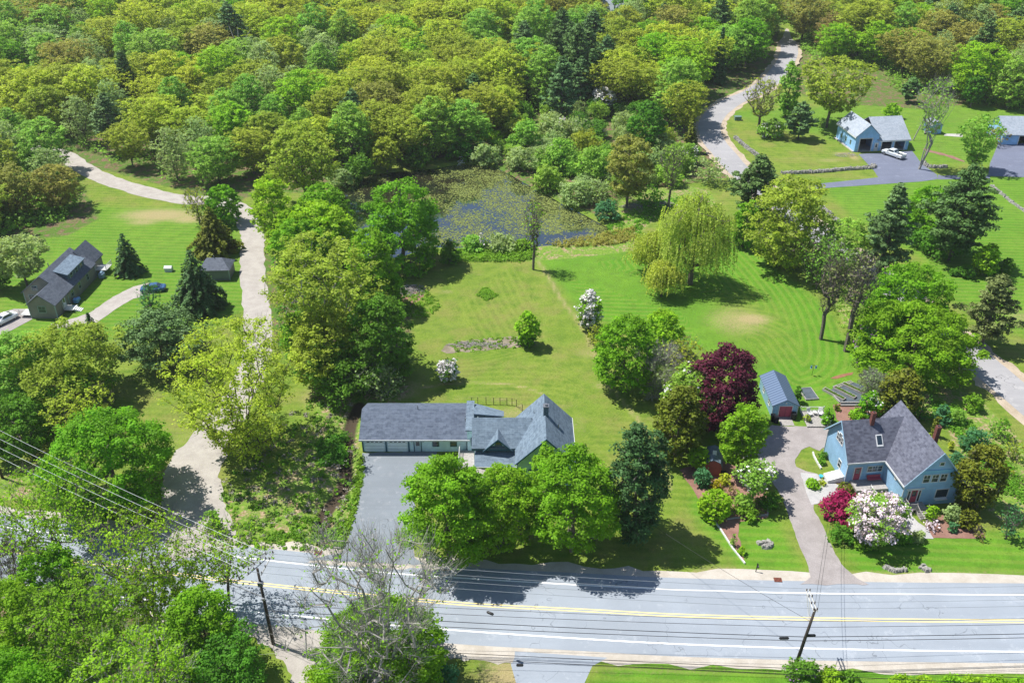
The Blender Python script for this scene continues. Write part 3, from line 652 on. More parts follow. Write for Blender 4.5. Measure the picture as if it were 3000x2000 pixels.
def pine_mesh(H, R, leaf, rng, cap):
    """white pine: tiers of upswept limbs ending in soft plates of needles"""
    segs = [((0, 0, 0), (0, 0, H * .55), .022 * H, .014 * H), ((0, 0, H * .55), (0, 0, H * .98), .014 * H, .02)]; C = []; n = int(H * .95)
    for i in range(n):
        t = (i + .2) / n; z = H * (.16 + .80 * t); pr = (.6 + .4 * math.sin(min(t / .3, 1) * math.pi / 2)) * (1 - t ** 2.0) ** .8 * (.85 + .3 * rng.rand()); nb = 4 + rng.randint(3); a0 = rng.rand() * 6
        for b in range(nb):
            a = a0 + b / nb * 6.283 + rng.normal() * .25; L = R * pr * (.6 + .5 * rng.rand()); e = np.array([math.cos(a) * L, math.sin(a) * L, z + .16 * L])
            segs.append(((0, 0, z), tuple(e), .05, .02)); k = max(2, int(L / .9))
            for j in range(k):
                u = .35 + .65 * (j + rng.rand() * .7) / k; s = (rng.rand() - .5) * L * .5
                C.append((math.cos(a) * L * u - math.sin(a) * s, math.sin(a) * L * u + math.cos(a) * s, z + .2 * L * u ** 1.6 + rng.normal() * .15))
    C.append((0, 0, H * .97)); C = np.array(C); nper = int(min(cap, len(C) * 60) / len(C)); rc = .085 * R + .42
    lv, cv = leaves_for(C, rc, nper, leaf, rng, .45, .42, .5); sk, ns = tube_quads(segs, 4); return lv, cv, sk, ns
def willow_mesh(H, R, leaf, rng, cap):
    C = clump_pts(rng, 'egg', R * .80, H * .30, H * .66, 150, .4, .30); sk, ns = skeleton(C, H, rng, .035 * H, (0, 0), .25)
    P = []; Nn = []; CV = []
    for c in C:
        for s in range(11):
            o = rng.normal(size=2) * .75; L = (c[2] - .6) * (.15 + .6 * rng.rand() ** 1.4) * (1 if math.hypot(c[0], c[1]) > .55 * R else .6); m = int(L * 5.2); u = np.arange(m) / m
            bl = 1 + .05 * R * 0
            x = c[0] * (1 + .10 * u) + o[0] + rng.normal(size=m) * .07; y = c[1] * (1 + .10 * u) + o[1] + rng.normal(size=m) * .07
            P.append(np.stack([x, y, c[2] + .5 * (1 - o @ o * .3) - L * u], 1)); Nn.append(unit(np.stack([rng.normal(size=m) + c[0] * .25, rng.normal(size=m) + c[1] * .25, .55 + .2 * rng.normal(size=m)], 1))); CV.append(np.clip(rng.rand() * .5 + rng.rand(m) * .5, 0, 1))
    P = np.concatenate(P); Nn = np.concatenate(Nn); CV = np.concatenate(CV)
    if len(P) > cap: k = rng.permutation(len(P))[:cap]; P, Nn, CV = P[k], Nn[k], CV[k]
    return quads(P, Nn, leaf * (.7 + .6 * rng.rand(len(P))), rng, .8), np.repeat(CV, 4), sk, ns
def second_leaves(lv, frac, rng):
    """split leaves in two sets (blossom and leaf) by patches"""
    q = lv.reshape(-1, 4, 3); c = q.mean(1); v = np.sin(c[:, 0] * 2.1 + rng.rand() * 6) + np.sin(c[:, 1] * 1.9 + rng.rand() * 6) + np.sin(c[:, 2] * 2.3) + rng.normal(size=len(c)) * .9
    return v > np.quantile(v, 1 - frac)
SHRUB_NAMES = ('shrub', 'round_shrub')
def make_tree(name, label, kind, col, H, R, leaf, seed, loc, rz=0.0, group=None, cat='tree', bark=None, cap=16000, multi=1, lean=(0, 0), bloom=None, zb=None):
    lv, cv, sk, ns = tree_mesh(kind, H, R, leaf, seed, cap, multi, lean, zb=zb)
    root = tag(empty(name, loc, rz), label, cat, group)
    link_mesh('trunk', fast_mesh('trunk', sk, ns), bark or BARK, root)
    if bloom:
        m = second_leaves(lv, bloom[1], np.random.RandomState(seed)); q = lv.reshape(-1, 4, 3); c4 = cv.reshape(-1, 4)
        link_mesh('crown', fast_mesh('crown', q[~m].reshape(-1, 3), int((~m).sum()), c4[~m].ravel()), LEAF[col], root)
        link_mesh('blossom', fast_mesh('blossom', q[m].reshape(-1, 3), int(m.sum()), c4[m].ravel()), LEAF[bloom[0]], root)
    else:
        link_mesh('crown', fast_mesh('crown', lv, len(lv) // 4, cv), LEAF[col], root)
    return root
def fit_ellipsoid(x0, y0, x1, y1, clear):
    """stand a crown in the plan so that it fills this box of the photograph; gives base point, height, radius"""
    cx, cy = (x0 + x1) / 2, (y0 + y1) / 2; hc = 4.0
    for _ in range(12):
        c = at(cx, cy, hc); zz = proj(c)[2]; s = FPX / zz; a = math.atan2(CAMH - hc, math.hypot(c[0], c[1])); R = (x1 - x0) / 2 / s
        v = ((y1 - y0) / 2 / s) ** 2 - (R * math.sin(a)) ** 2; hh = math.sqrt(max(v, (.45 * R) ** 2)) / math.cos(a)
        hc = .5 * hc + .5 * (hh + clear * 2 * hh / (1 - clear))
    return c, hc + hh, R
def fit_cone(x0, y0, x1, y1):
    H = 6.0; R = 2.0
    for _ in range(10):
        g = at((x0 + x1) / 2, y1, 0); zz = proj(g)[2]; R = (x1 - x0) / 2 / (FPX / zz); g = g + np.array([0, R * .8, 0]); H = height_to(g, y0)
        m = at((x0 + x1) / 2, (y0 + y1) / 2 + .12 * (y1 - y0), H * .35); g[0] = m[0] * g[1] / m[1] if m[1] > 1 else g[0]
    return g, H, R
TN = [0]
def T(box, kind, col, label, name='tree', cat='tree', clear=.05, leaf=None, group=None, bark=None, multi=1, lean=(0, 0), bloom=None, cap=38000, seed=None):
    TN[0] += 1; sd_ = seed or TN[0] * 13 + 5
    if kind in ('spruce',): g, H, R = fit_cone(*box)
    else:
        g, H, R = fit_ellipsoid(*box, clear); H *= 1.03; R *= 1.07
    d = proj([g[0], g[1], 0])[2]
    if leaf is None: leaf = d * .00125 + .02
    if kind == 'pine': leaf *= .95
    return make_tree(name, label, kind, col, H, R, leaf, sd_, (g[0], g[1], -.02), 0.0, group, cat, bark, cap, multi, lean, bloom, clear)
# ---------------------------------------------------------------- trees one can tell apart
MT = 'maple_tree'
# left of the field
T((1068,525,1280,790), 'maple', 'maple', 'full bright green maple standing alone against the near edge of the pond', MT, clear=.0, cap=46000)
T((735,520,865,715), 'round', 'lime', 'lime green tree leaning over the lane junction left of the pond', MT)
T((868,540,1025,700), 'maple', 'maple', 'bright green round top rising behind the lime trees left of the pond', MT)
T((800,585,1045,760), 'maple', 'lime', 'broad lime green maple between the gravel lane and the pond', MT)
T((800,640,965,800), 'maple', 'maple', 'green maple just below the broad lime maple beside the lane', MT)
T((1010,675,1165,900), 'maple', 'maple', 'mid green maple filling the gap behind the big golden tree', MT)
T((768,700,1120,1010), 'f_open', 'olive', 'big spreading golden olive tree with pale limbs left of the lawn', 'oak_tree', clear=.2, cap=34000, bark=BARKL)
T((840,890,1060,1130), 'f_egg', 'olive', 'olive green tree below the big golden one beside the lane', 'oak_tree')
T((825,915,910,1050), 'egg', 'maple', 'small bright green tree in front of the golden tree by the lane', MT)
T((1020,860,1205,1110), 'maple', 'deep', 'dense green maple at the left edge of the lawn casting a wide shadow', MT)
T((900,980,1110,1160), 'bush', 'deep', 'dark green undergrowth tree at the foot of the lane side grove', 'shrub', 'shrub', clear=.02)
T((1095,790,1185,900), 'egg', 'maple', 'small green tree at the right flank of the golden tree', MT)
T((478,945,905,1355), 'fan', 'gold', 'tall pale gold tree with bare grey limbs showing beside the gravel lane', 'oak_tree', clear=.04, multi=6, cap=22000, bark=BARKD)
T((985,1030,1150,1165), 'thin', 'sage', 'grey green thin shrubby tree behind the garage roof', 'shrub', 'shrub', clear=.02, multi=4, bark=BARKL)
T((1085,1060,1180,1165), 'brush', 'sage', 'brushy grey shrub at the back left corner of the garage', 'shrub', 'shrub', clear=.02, multi=5, bark=BARKL)
T((775,360,985,560), 'f_round', 'olive', 'tall yellow olive tree at the left end of the pond', 'oak_tree', clear=.2)
T((985,265,1085,420), 'pine', 'bluepine', 'dark blue green pine standing in the wood above the pond end', 'pine_tree', 'pine')
# left yard
T((325,678,424,818), 'spruce', 'spruce', 'neat dark cone shaped spruce on the lawn beside the grey house', 'spruce_tree', 'spruce', cap=24000)
T((498,725,658,935), 'spruce', 'spruce', 'tall dark spruce in front of the small grey shed', 'spruce_tree', 'spruce', cap=42000)
T((240,912,300,1003), 'spruce', 'spruce', 'small dark spruce at the end of the gravel path', 'spruce_tree', 'spruce')
T((555,600,700,765), 'spruce', 'arbor', 'ragged dark brown green spruce beside the lane behind the small shed', 'spruce_tree', 'spruce')
T((600,540,700,650), 'maple', 'maple', 'bright green young maple at the bend of the gravel lane', MT)
T((530,550,620,650), 'thin', 'olive', 'thin brown olive tree at the lane bend beside the bright maple', clear=.1)
T((305,885,620,1090), 'pine', 'bluepine', 'wide bluish pine spreading over the gravel path', 'pine_tree', 'pine', clear=.1, cap=42000)
T((-30,690,135,815), 'round', 'sage', 'pale grey green apple tree left of the grey house', 'apple_tree', clear=.25)
T((-50,770,25,850), 'round', 'deep', 'dark round tree cut by the left edge beside the apple tree')
T((50,935,350,1190), 'f_round', 'olive', 'broad olive tree below the grey house', 'oak_tree')
T((-80,970,130,1200), 'f_round', 'birch', 'fresh green tree at the left edge below the white car', 'oak_tree')
T((120,1060,330,1230), 'bush', 'deep', 'dark green shrubby tree in the shade left of the big lawn', 'shrub', 'shrub', clear=.02)
T((-60,1150,150,1330), 'arbor', 'deep', 'dark green evergreen mass at the left edge above the grassy bank', 'evergreen_tree')
T((140,1125,330,1290), 'fan', 'gold', 'yellow green young tree behind the bright maple at the lower left', 'oak_tree', cap=5000)
T((140,1190,490,1505), 'maple', 'maple', 'large bright green maple at the corner of the lane and the main road', MT, cap=46000)
T((395,820,470,905), 'brush', 'teal', 'feathery blue green shrub beside the gravel path', 'shrub', 'shrub', clear=.02, cap=4000)
# near edge, lower left
T((-60,1400,330,1600), 'thin', 'lime', 'thin lime green tree overhanging the road at the left edge', clear=.35, multi=3)
T((230,1480,560,1800), 'thin', 'lime', 'thin pale lime tree leaning over the road between the maples', clear=.3, multi=3)
T((500,1540,780,1720), 'thin', 'lime', 'sparse lime topped tree beside the left utility pole', clear=.4, multi=2)
T((-80,1560,120,1760), 'bare', 'sage', 'bare grey shrub tree at the left edge of the road', clear=.1, multi=4)
T((60,1590,240,1790), 'maple', 'maple', 'bright green maple top at the lower left below the road', MT)
T((-90,1700,170,1990), 'maple', 'maple', 'large bright maple in the lower left corner', MT)
T((120,1700,420,2060), 'fan', 'maple', 'fresh green tree in the middle of the lower left grove', clear=.1)
T((330,1640,620,1900), 'fan', 'lime', 'lime green open tree above the lower left grove', clear=.15, multi=3, cap=9000)
T((480,1720,700,1980), 'maple', 'maple', 'bright green maple at the right side of the lower left grove', MT)
T((560,1850,790,2080), 'open', 'deep', 'deep green tree at the lower edge near the utility pole', clear=.1)
T((250,1850,560,2200), 'fan', 'lime', 'tall fresh green tree with grey limbs at the bottom edge', clear=.15, multi=4, bark=BARKL)
T((-120,1900,200,2250), 'maple', 'maple', 'leafy green maple cut by the bottom left corner', MT)
T((600,1490,650,1560), 'bush', 'weed', 'low bright weedy clump beside the gravel lane', 'shrub', 'shrub', clear=.0)
# bottom centre
T((870,1560,1330,2080), 'bare', 'lime', 'tall nearly bare grey tree in front of the road at the bottom', 'bare_tree', clear=.12, multi=4, bark=BARKL, cap=1500)
T((935,1735,1300,2060), 'maple', 'maple', 'bright green maple behind the bare tree at the bottom edge', MT)
T((850,1930,1060,2120), 'bush', 'lime', 'lime green bush at the bottom edge left of the maple', 'shrub', 'shrub', clear=.0)
T((1110,1940,1230,2060), 'bush', 'gold', 'yellow green bush at the bottom edge below the maple', 'shrub', 'shrub', clear=.0)
T((1255,1945,1345,2020), 'bush', 'teal', 'dark blue green bush at the bottom edge beside the branching road', 'shrub', 'shrub', clear=.0)
# in front of the farmhouse
T((1178,1335,1440,1640), 'maple', 'maple', 'huge green maple in front of the farmhouse, left of the pair', MT, clear=.12, cap=56000)
T((1360,1360,1580,1600), 'maple', 'maple', 'green maple squeezed between the two big ones in front of the farmhouse', MT, clear=.12)
T((1555,1310,1808,1590), 'maple', 'maple', 'big green maple at the right front corner of the farmhouse', MT, clear=.2, cap=42000)
T((1552,1302,1640,1480), 'egg', 'maple', 'narrow fresh green tree rising against the front gable', MT)
T((1778,1248,1962,1570), 'ragged', 'spruce', 'tall dark evergreen on the lawn right of the farmhouse', 'spruce_tree', 'spruce', cap=42000)
T((1290,1345,1345,1400), 'brush', 'deep', 'scruffy shrub beside the side deck of the farmhouse', 'shrub', 'shrub', clear=.0, cap=2500)
# between the two lawns
T((1740,922,1925,1130), 'maple', 'maple', 'round bright maple at the edge between the two lawns', MT, clear=.12)
T((1880,905,2005,1040), 'egg', 'lime', 'soft yellow green tree behind the round maple')
T((1850,1005,2005,1175), 'bare', 'sage', 'leafless grey shrub between the round maple and the purple one', 'bare_shrub', 'shrub', clear=.02, multi=6, bark=BARKL, cap=900)
T((1940,985,2060,1100), 'thin', 'gold', 'wispy gold shrub behind the purple maple', 'shrub', 'shrub', clear=.1)
T((2012,1010,2222,1255), 'maple', 'purple', 'dark purple leaved maple left of the metal roofed shed', MT, clear=.08)
T((1945,1062,2095,1250), 'maple', 'birch', 'fresh green tree with small pale flowers below the purple maple', 'chestnut_tree', bloom=('white', .05))
T((1917,1130,2062,1345), 'arbor', 'arbor', 'bronzy brown green arborvitae mass at the lawn edge', 'arborvitae', 'evergreen')
T((2110,1182,2245,1360), 'egg', 'maple', 'bright green young tree above the gravel driveway', clear=.2)
T((2155,1345,2275,1455), 'f_open', 'birch', 'small tree with white flowers shading the gravel driveway', 'dogwood_tree', clear=.3, bloom=('white', .10))
T((2046,1430,2144,1520), 'maple', 'lime', 'round lime green shrub in the mulch bed', 'round_shrub', 'shrub', clear=.03)
T((2034,1368,2086,1425), 'bush', 'teal', 'bluish green shrub in front of the red shed', 'shrub', 'shrub', clear=.0)
T((2015,1308,2080,1372), 'round', 'lime', 'yellow green shrub tree behind the red shed', clear=.2)
T((2082,1400,2115,1435), 'bush', 'yellow', 'small golden shrub beside the red shed', 'shrub', 'shrub', clear=.0)
T((2105,1385,2142,1420), 'bush', 'gold', 'pale yellow green shrub right of the red shed', 'shrub', 'shrub', clear=.0)
T((2150,1440,2215,1500), 'bush', 'birch', 'loose green shrub under the white flowering tree', 'shrub', 'shrub', clear=.0)
T((2225,1435,2285,1490), 'bush', 'deep', 'dark shrub at the edge of the gravel driveway', 'shrub', 'shrub', clear=.0)
T((2120,1415,2165,1460), 'brush', 'russet', 'bare reddish twiggy shrub in the mulch bed', 'shrub', 'shrub', clear=.0)
T((2160,1485,2225,1515), 'bush', 'weed', 'low green perennials along the wooden bed edge', 'shrub', 'shrub', clear=.0)
T((2140,1560,2160,1600), 'brush', 'birch', 'small wispy sapling in the narrow mulch strip', 'shrub', 'shrub', clear=.0)
T((2162,1598,2185,1625), 'bush', 'lime', 'small lime shrub at the tip of the mulch strip', 'shrub', 'shrub', clear=.0)
T((1690,850,1768,962), 'egg', 'maple', 'white blossoming pear tree alone on the green lawn', 'blossom_tree', bloom=('white', .62))
T((1715,945,1790,1010), 'brush', 'olive', 'dull brown shrub below the white blossoming tree', 'shrub', 'shrub', clear=.0)
T((1280,1048,1345,1118), 'round', 'deep', 'small white blossoming tree on the lawn behind the garage', 'blossom_tree', bloom=('white', .55))
T((1511,912,1582,1003), 'egg', 'lime', 'young yellow green tree at the end of the long garden bed', clear=.15)
T((1512,965,1570,1015), 'bush', 'deep', 'dark shrub at the foot of the young yellow green tree', 'shrub', 'shrub', clear=.0)
# willow, pines and maples at the right
T((1915,565,2160,840), 'willow', 'willow', 'large weeping willow with drooping yellow green curtains', 'willow_tree', cap=42000, leaf=.17, clear=.02)
T((1850,680,1960,800), 'willow', 'willow', 'smaller weeping willow lobe at the left of the large willow', 'willow_tree', cap=20000, leaf=.17, clear=.02)
T((1895,765,1990,872), 'willow', 'willow', 'low weeping willow lobe in front of the large willow', 'willow_tree', cap=16000, leaf=.17, clear=.02)
T((2362,1404,2402,1428), 'maple', 'lime', 'low green mound in the round flower bed by the driveway', 'round_shrub', 'shrub', clear=.0)
T((2395,1402,2420,1422), 'bush', 'gold', 'small golden clump in the round flower bed by the driveway', 'shrub', 'shrub', clear=.0)
T((2140,455,2295,640), 'pine', 'pine', 'blue green pine at the near end of the side road bend', 'pine_tree', 'pine')
T((2145,580,2225,720), 'egg', 'maple', 'bright green tree directly below the pine at the road bend')
T((2190,515,2430,790), 'f_round', 'olive', 'broad brownish olive tree right of the willow', 'oak_tree', clear=.0, cap=46000)
T((2335,690,2480,840), 'thin', 'birch', 'thin green tree beside the hidden stretch of side road', clear=.1, multi=3)
T((2380,640,2560,800), 'f_round', 'birch', 'fresh green leafy tree above the hidden stretch of side road')
T((2395,760,2480,920), 'thin', 'scotch', 'scraggly half bare pine with a leaning dark trunk', 'pine_tree', 'pine', clear=.35)
T((2470,745,2570,940), 'thin', 'scotch', 'second scraggly pine against the side road', 'pine_tree', 'pine', clear=.35)
T((2535,770,2790,985), 'maple', 'maple', 'big dense green maple, the upper one by the side road', MT, cap=46000)
T((2520,880,2850,1115), 'maple', 'maple', 'biggest dense green maple, the lower one by the side road', MT, cap=56000)
T((2505,955,2580,1065), 'bush', 'deep', 'dull green lilac bush left of the dense maples', 'shrub', 'shrub', clear=.02, bloom=('lilac', .25))
T((2535,540,2690,765), 'pine', 'bluepine', 'green pine standing over the side road', 'pine_tree', 'pine', clear=.25)
T((2640,545,2800,690), 'maple', 'maple', 'bright green tree between the two pines at the right')
T((2690,640,2850,750), 'bush', 'deep', 'dark green thicket between the pines at the right', 'shrub', 'shrub', clear=.0)
T((2720,480,2935,720), 'pine', 'pine', 'wide layered pine below the garage driveway', 'pine_tree', 'pine', clear=.2, cap=42000)
T((2835,800,3000,965), 'pine', 'scotch', 'olive grey pine alone on the lawn at the right edge', 'pine_tree', 'pine', clear=.3)
T((2855,712,2930,805), 'egg', 'lime', 'slim yellow green young tree above the trimmed shrubs')
for i, b in enumerate(((2782,785,2808,808),(2805,775,2855,812),(2870,770,2905,803),(2930,755,2972,803),(2900,775,2932,802))):
    T(b, 'arbor', 'deep', 'clipped dark green shrub on the far right lawn, number %s from the left' % ('one', 'two', 'three', 'five', 'four')[i], 'clipped_shrub', 'shrub', clear=.0, group='clipped shrubs on the far right lawn')
# around the far garages
T((2330,175,2560,330), 'f_open', 'olive', 'wide olive oak behind the blue garage', 'oak_tree', clear=.25)
T((2280,185,2345,335), 'egg', 'birch', 'narrow green tree beside the upper side road')
T((2180,230,2290,345), 'thin', 'olive', 'thin olive tree beside the curve of the side road', clear=.3)
T((2300,300,2395,405), 'pine', 'bluepine', 'round blue green pine on the lawn left of the blue garage', 'pine_tree', 'pine', clear=.05)
T((2225,345,2300,405), 'bush', 'birch', 'green shrub with white flowers beside the round pine', 'shrub', 'shrub', clear=.0, bloom=('white', .15))
T((2680,235,2795,400), 'thin', 'birch', 'slender leaning birch clump beside the small blue shed', 'birch_tree', clear=.38, multi=3, bark=BARKL)
T((2590,300,2640,345), 'bush', 'lime', 'lime green bush behind the blue garage roof', 'shrub', 'shrub', clear=.0)
T((2815,340,2925,485), 'open', 'birch', 'light green tree in front of the right hand garage', multi=3, clear=.1)
T((2880,370,2960,420), 'brush', 'russet', 'reddish twiggy shrub at the corner of the right hand garage', 'shrub', 'shrub', clear=.1)
T((2080,75,2135,250), 'spruce', 'spruce', 'tall narrow dark spruce beside the upper side road', 'spruce_tree', 'spruce')
T((2000,330,2050,450), 'spruce', 'arbor', 'dark ragged spruce at the left edge of the road bend', 'spruce_tree', 'spruce')
T((1985,420,2050,480), 'bush', 'birch', 'white flowering bush at the inside of the road bend', 'shrub', 'shrub', clear=.0, bloom=('white', .4))
T((2020,455,2135,540), 'brush', 'sage', 'rounded grey twiggy bush in the road bend', 'shrub', 'shrub', clear=.0, cap=6000)
# around the blue house
T((2410,1437,2540,1540), 'bush', 'red', 'deep red japanese maple in front of the blue house', 'japanese_maple', 'tree', clear=.02)
T((2492,1435,2655,1595), 'round', 'birch', 'pink and white flowering cherry in front of the blue house', 'cherry_tree', clear=.1, bloom=('pink', .6))
T((2455,1410,2502,1450), 'arbor', 'arbor', 'round golden green shrub by the side door of the blue house', 'round_shrub', 'shrub', clear=.0)
T((2808,1295,2942,1490), 'arbor', 'arbor', 'large bronzy arborvitae at the right corner of the blue house', 'arborvitae', 'evergreen', cap=42000)
T((2712,1478,2748,1525), 'bush', 'lime', 'round yellow green rhododendron right of the front steps', 'round_shrub', 'shrub', clear=.0)
T((2764,1474,2817,1530), 'bush', 'sage', 'round pale green rhododendron below the picture window', 'round_shrub', 'shrub', clear=.0)
T((2812,1490,2868,1548), 'arbor', 'arbor', 'squat bronze green shrub at the right front of the blue house', 'round_shrub', 'shrub', clear=.0)
T((2848,1530,2890,1580), 'brush', 'bronze', 'small reddish bronze shrub at the end of the mulch bed', 'shrub', 'shrub', clear=.0)
T((2705,1515,2755,1555), 'brush', 'pink', 'low pinkish shrub beside the front steps', 'shrub', 'shrub', clear=.0)
T((2777,1527,2808,1557), 'bush', 'teal', 'small blue green shrub in the mulch bed', 'shrub', 'shrub', clear=.0)
T((2800,1531,2818,1543), 'bush', 'yellow', 'tiny yellow shrub in the mulch bed', 'shrub', 'shrub', clear=.0)
T((2430,1525,2510,1590), 'bush', 'deep', 'dark low shrubs under the red japanese maple', 'shrub', 'shrub', clear=.0)
T((2498,1560,2565,1612), 'bush', 'weed', 'bright green low shrub under the cherry tree', 'shrub', 'shrub', clear=.0)
T((2625,1548,2672,1592), 'bush', 'weed', 'green perennials between the cherry and the concrete path', 'shrub', 'shrub', clear=.0)
T((2670,1550,2712,1588), 'bush', 'sage', 'grey green perennial clump by the concrete path', 'shrub', 'shrub', clear=.0)
T((2935,1470,3000,1575), 'brush', 'teal', 'scraggly blue green young tree at the right edge', 'young_tree', clear=.1, multi=3)
T((2580,1080,2705,1215), 'round', 'arbor', 'olive bronze bushy tree behind the vegetable beds', 'tree', clear=.1)
T((2515,1085,2600,1175), 'bare', 'sage', 'small bare fruit tree beside the vegetable beds', 'bare_tree', clear=.2, multi=2, cap=400, bark=BARKL)
T((2522,1145,2580,1225), 'bush', 'maple', 'green bush with white flowers above the chimney', 'shrub', 'shrub', clear=.0, bloom=('white', .06))
T((2590,1150,2650,1230), 'brush', 'deep', 'feathery dark green shrub behind the blue house', 'shrub', 'shrub', clear=.0)
T((2670,1150,2735,1235), 'brush', 'deep', 'feathery green shrub right of the bronze tree', 'shrub', 'shrub', clear=.0)
T((2550,1185,2588,1215), 'bush', 'yellow', 'small golden azalea behind the blue house', 'shrub', 'shrub', clear=.0)
T((2488,1195,2530,1230), 'bush', 'lime', 'yellow green low shrub behind the blue house', 'shrub', 'shrub', clear=.0)
T((2442,1183,2464,1203), 'bush', 'arbor', 'tiny round shrub left of the vegetable beds', 'shrub', 'shrub', clear=.0)
T((2325,1130,2350,1180), 'column', 'deep', 'small clipped evergreen beside the blue shed', 'clipped_shrub', 'shrub', clear=.0)
T((2408,1195,2442,1245), 'bush', 'maple', 'green flowering shrub at the deck corner', 'shrub', 'shrub', clear=.0, bloom=('white', .08))
T((2355,1210,2378,1238), 'brush', 'gold', 'thin little shrub in front of the deck', 'shrub', 'shrub', clear=.0)
T((2735,1185,2790,1240), 'bush', 'teal', 'green bush at the left of the side road bank', 'shrub', 'shrub', clear=.0)
T((2825,1150,2885,1205), 'bush', 'weed', 'bright green bush on the side road bank', 'shrub', 'shrub', clear=.0)
T((2775,1190,2830,1240), 'bush', 'birch', 'pale green bush on the side road bank', 'shrub', 'shrub', clear=.0)
T((2815,1250,2900,1330), 'bush', 'teal', 'round blue green bush above the arborvitae', 'round_shrub', 'shrub', clear=.0)
T((2900,1220,2970,1290), 'brush', 'weed', 'wild green brush between the lawn and the side road', 'shrub', 'shrub', clear=.0)
T((2940,1280,3010,1350), 'brush', 'olive', 'wild olive brush at the right edge', 'shrub', 'shrub', clear=.0)
T((2780,1320,2830,1370), 'bush', 'teal', 'blue green shrub behind the right corner of the blue house', 'shrub', 'shrub', clear=.0)
T((2735,1215,2750,1280), 'column', 'arbor', 'narrow brown evergreen behind the right chimney', 'clipped_shrub', 'shrub', clear=.0)
T((2780,1290,2795,1315), 'egg', 'gold', 'tiny golden sapling on the back lawn of the blue house', 'young_tree', clear=.2)
T((2295,1925,2405,2015), 'bush', 'deep', 'dark lilac bush around the foot of the right utility pole', 'shrub', 'shrub', clear=.0, bloom=('lilac', .04))
T((2400,1958,2470,2005), 'bush', 'lime', 'lime green clump at the bottom edge right of the leaning pole', 'shrub', 'shrub', clear=.0)
T((2455,1965,2520,2010), 'bush', 'weed', 'second green clump at the bottom edge right of the leaning pole', 'shrub', 'shrub', clear=.0)
T((2610,1988,2685,2024), 'bush', 'lime', 'low green hedge plant on the bottom right edge, first from the left', 'hedge_plant', 'hedge', clear=.0, group='hedge plants on the bottom right edge')
T((2680,1988,2755,2024), 'bush', 'lime', 'low green hedge plant on the bottom right edge, second from the left', 'hedge_plant', 'hedge', clear=.0, group='hedge plants on the bottom right edge')
T((2750,1988,2825,2024), 'bush', 'lime', 'low green hedge plant on the bottom right edge, third from the left', 'hedge_plant', 'hedge', clear=.0, group='hedge plants on the bottom right edge')
T((2820,1988,2895,2024), 'bush', 'lime', 'low green hedge plant on the bottom right edge, fourth from the left', 'hedge_plant', 'hedge', clear=.0, group='hedge plants on the bottom right edge')
T((2890,1988,2965,2024), 'bush', 'lime', 'low green hedge plant on the bottom right edge, fifth from the left', 'hedge_plant', 'hedge', clear=.0, group='hedge plants on the bottom right edge')
T((2960,1988,3035,2024), 'bush', 'lime', 'low green hedge plant on the bottom right edge, sixth from the left', 'hedge_plant', 'hedge', clear=.0, group='hedge plants on the bottom right edge')
# lily bank and bushes on the pond rim
for b, kd, cl, lb in [((1290,700,1350,775),'bush','deep','dark bush on the near pond rim beside the big maple'),((1345,685,1425,735),'bush','birch','rounded green bush on the near pond rim'),((1395,672,1425,730),'brush','white','small white flowering shrub on the near pond rim'),((1420,680,1510,735),'bush','sage','grey green bush on the near pond rim'),((1500,700,1560,730),'bush','weed','low green bush at the foot of the pond side sapling'),
   ((1528,595,1600,735),'thin','lime','thin yellow green sapling standing in front of the pond'),((1740,585,1815,645),'bush','teal','dark green bush at the right tip of the pond'),((1640,520,1740,600),'bush','sage','grey green willow bush on the right pond bank'),((1560,480,1650,560),'bush','birch','green willow bush on the far right pond bank'),((1480,430,1580,500),'bush','sage','grey green willow bush at the back right of the pond'),
   ((1380,415,1470,480),'bush','sage','pale willow bush at the back of the pond'),((1305,410,1385,470),'bush','deep','dark green bush overhanging the back of the pond'),((1600,400,1700,500),'bush','birch','rounded green bush left of the bronze tree'),((1775,400,1915,580),'round','bronze','large bronze and olive tree right of the pond'),((1700,520,1800,600),'brush','sage','grey brush on the bank right of the pond'),
   ((1850,540,1960,600),'brush','weed','rough green brush between the pond and the willow'),((1930,430,2010,560),'thin','birch','small thin green tree right of the bronze tree'),((1840,300,1950,430),'egg','deep','dense dark green maple among the right hand thicket'),((1560,330,1700,420),'bush','sage','pale green flowering thicket above the pond'),((1625,345,1690,390),'bush','white','white blossoming crab apple in the thicket above the pond'),
   ((1600,420,1660,480),'brush','pink','pale pinkish twiggy shrub by the pond thicket'),((1740,370,1780,400),'brush','white','small patch of white blossom right of the thicket'),((1735,255,1800,320),'round','white','white flowering tree at the right edge of the wood'),((1690,430,1780,530),'bush','birch','soft green bush in the middle of the thicket'),((1500,350,1580,440),'bush','birch','green bush at the left of the thicket'),
   ((1010,450,1090,530),'bush','deep','dark bush on the far left bank of the pond'),((1090,400,1170,490),'egg','olive','small olive tree leaning over the far bank'),((1180,420,1260,490),'bush','deep','dark green bush on the far pond bank'),((960,480,1030,545),'bush','sage','grey green bush at the left end of the pond')]:
    T(b, kd, cl, lb, 'tree' if kd in ('round', 'egg', 'thin') else 'shrub', 'tree' if kd in ('round', 'egg', 'thin') else 'shrub', clear=.15 if kd in ('round', 'egg') else (.3 if kd == 'thin' else 0), cap=9000)
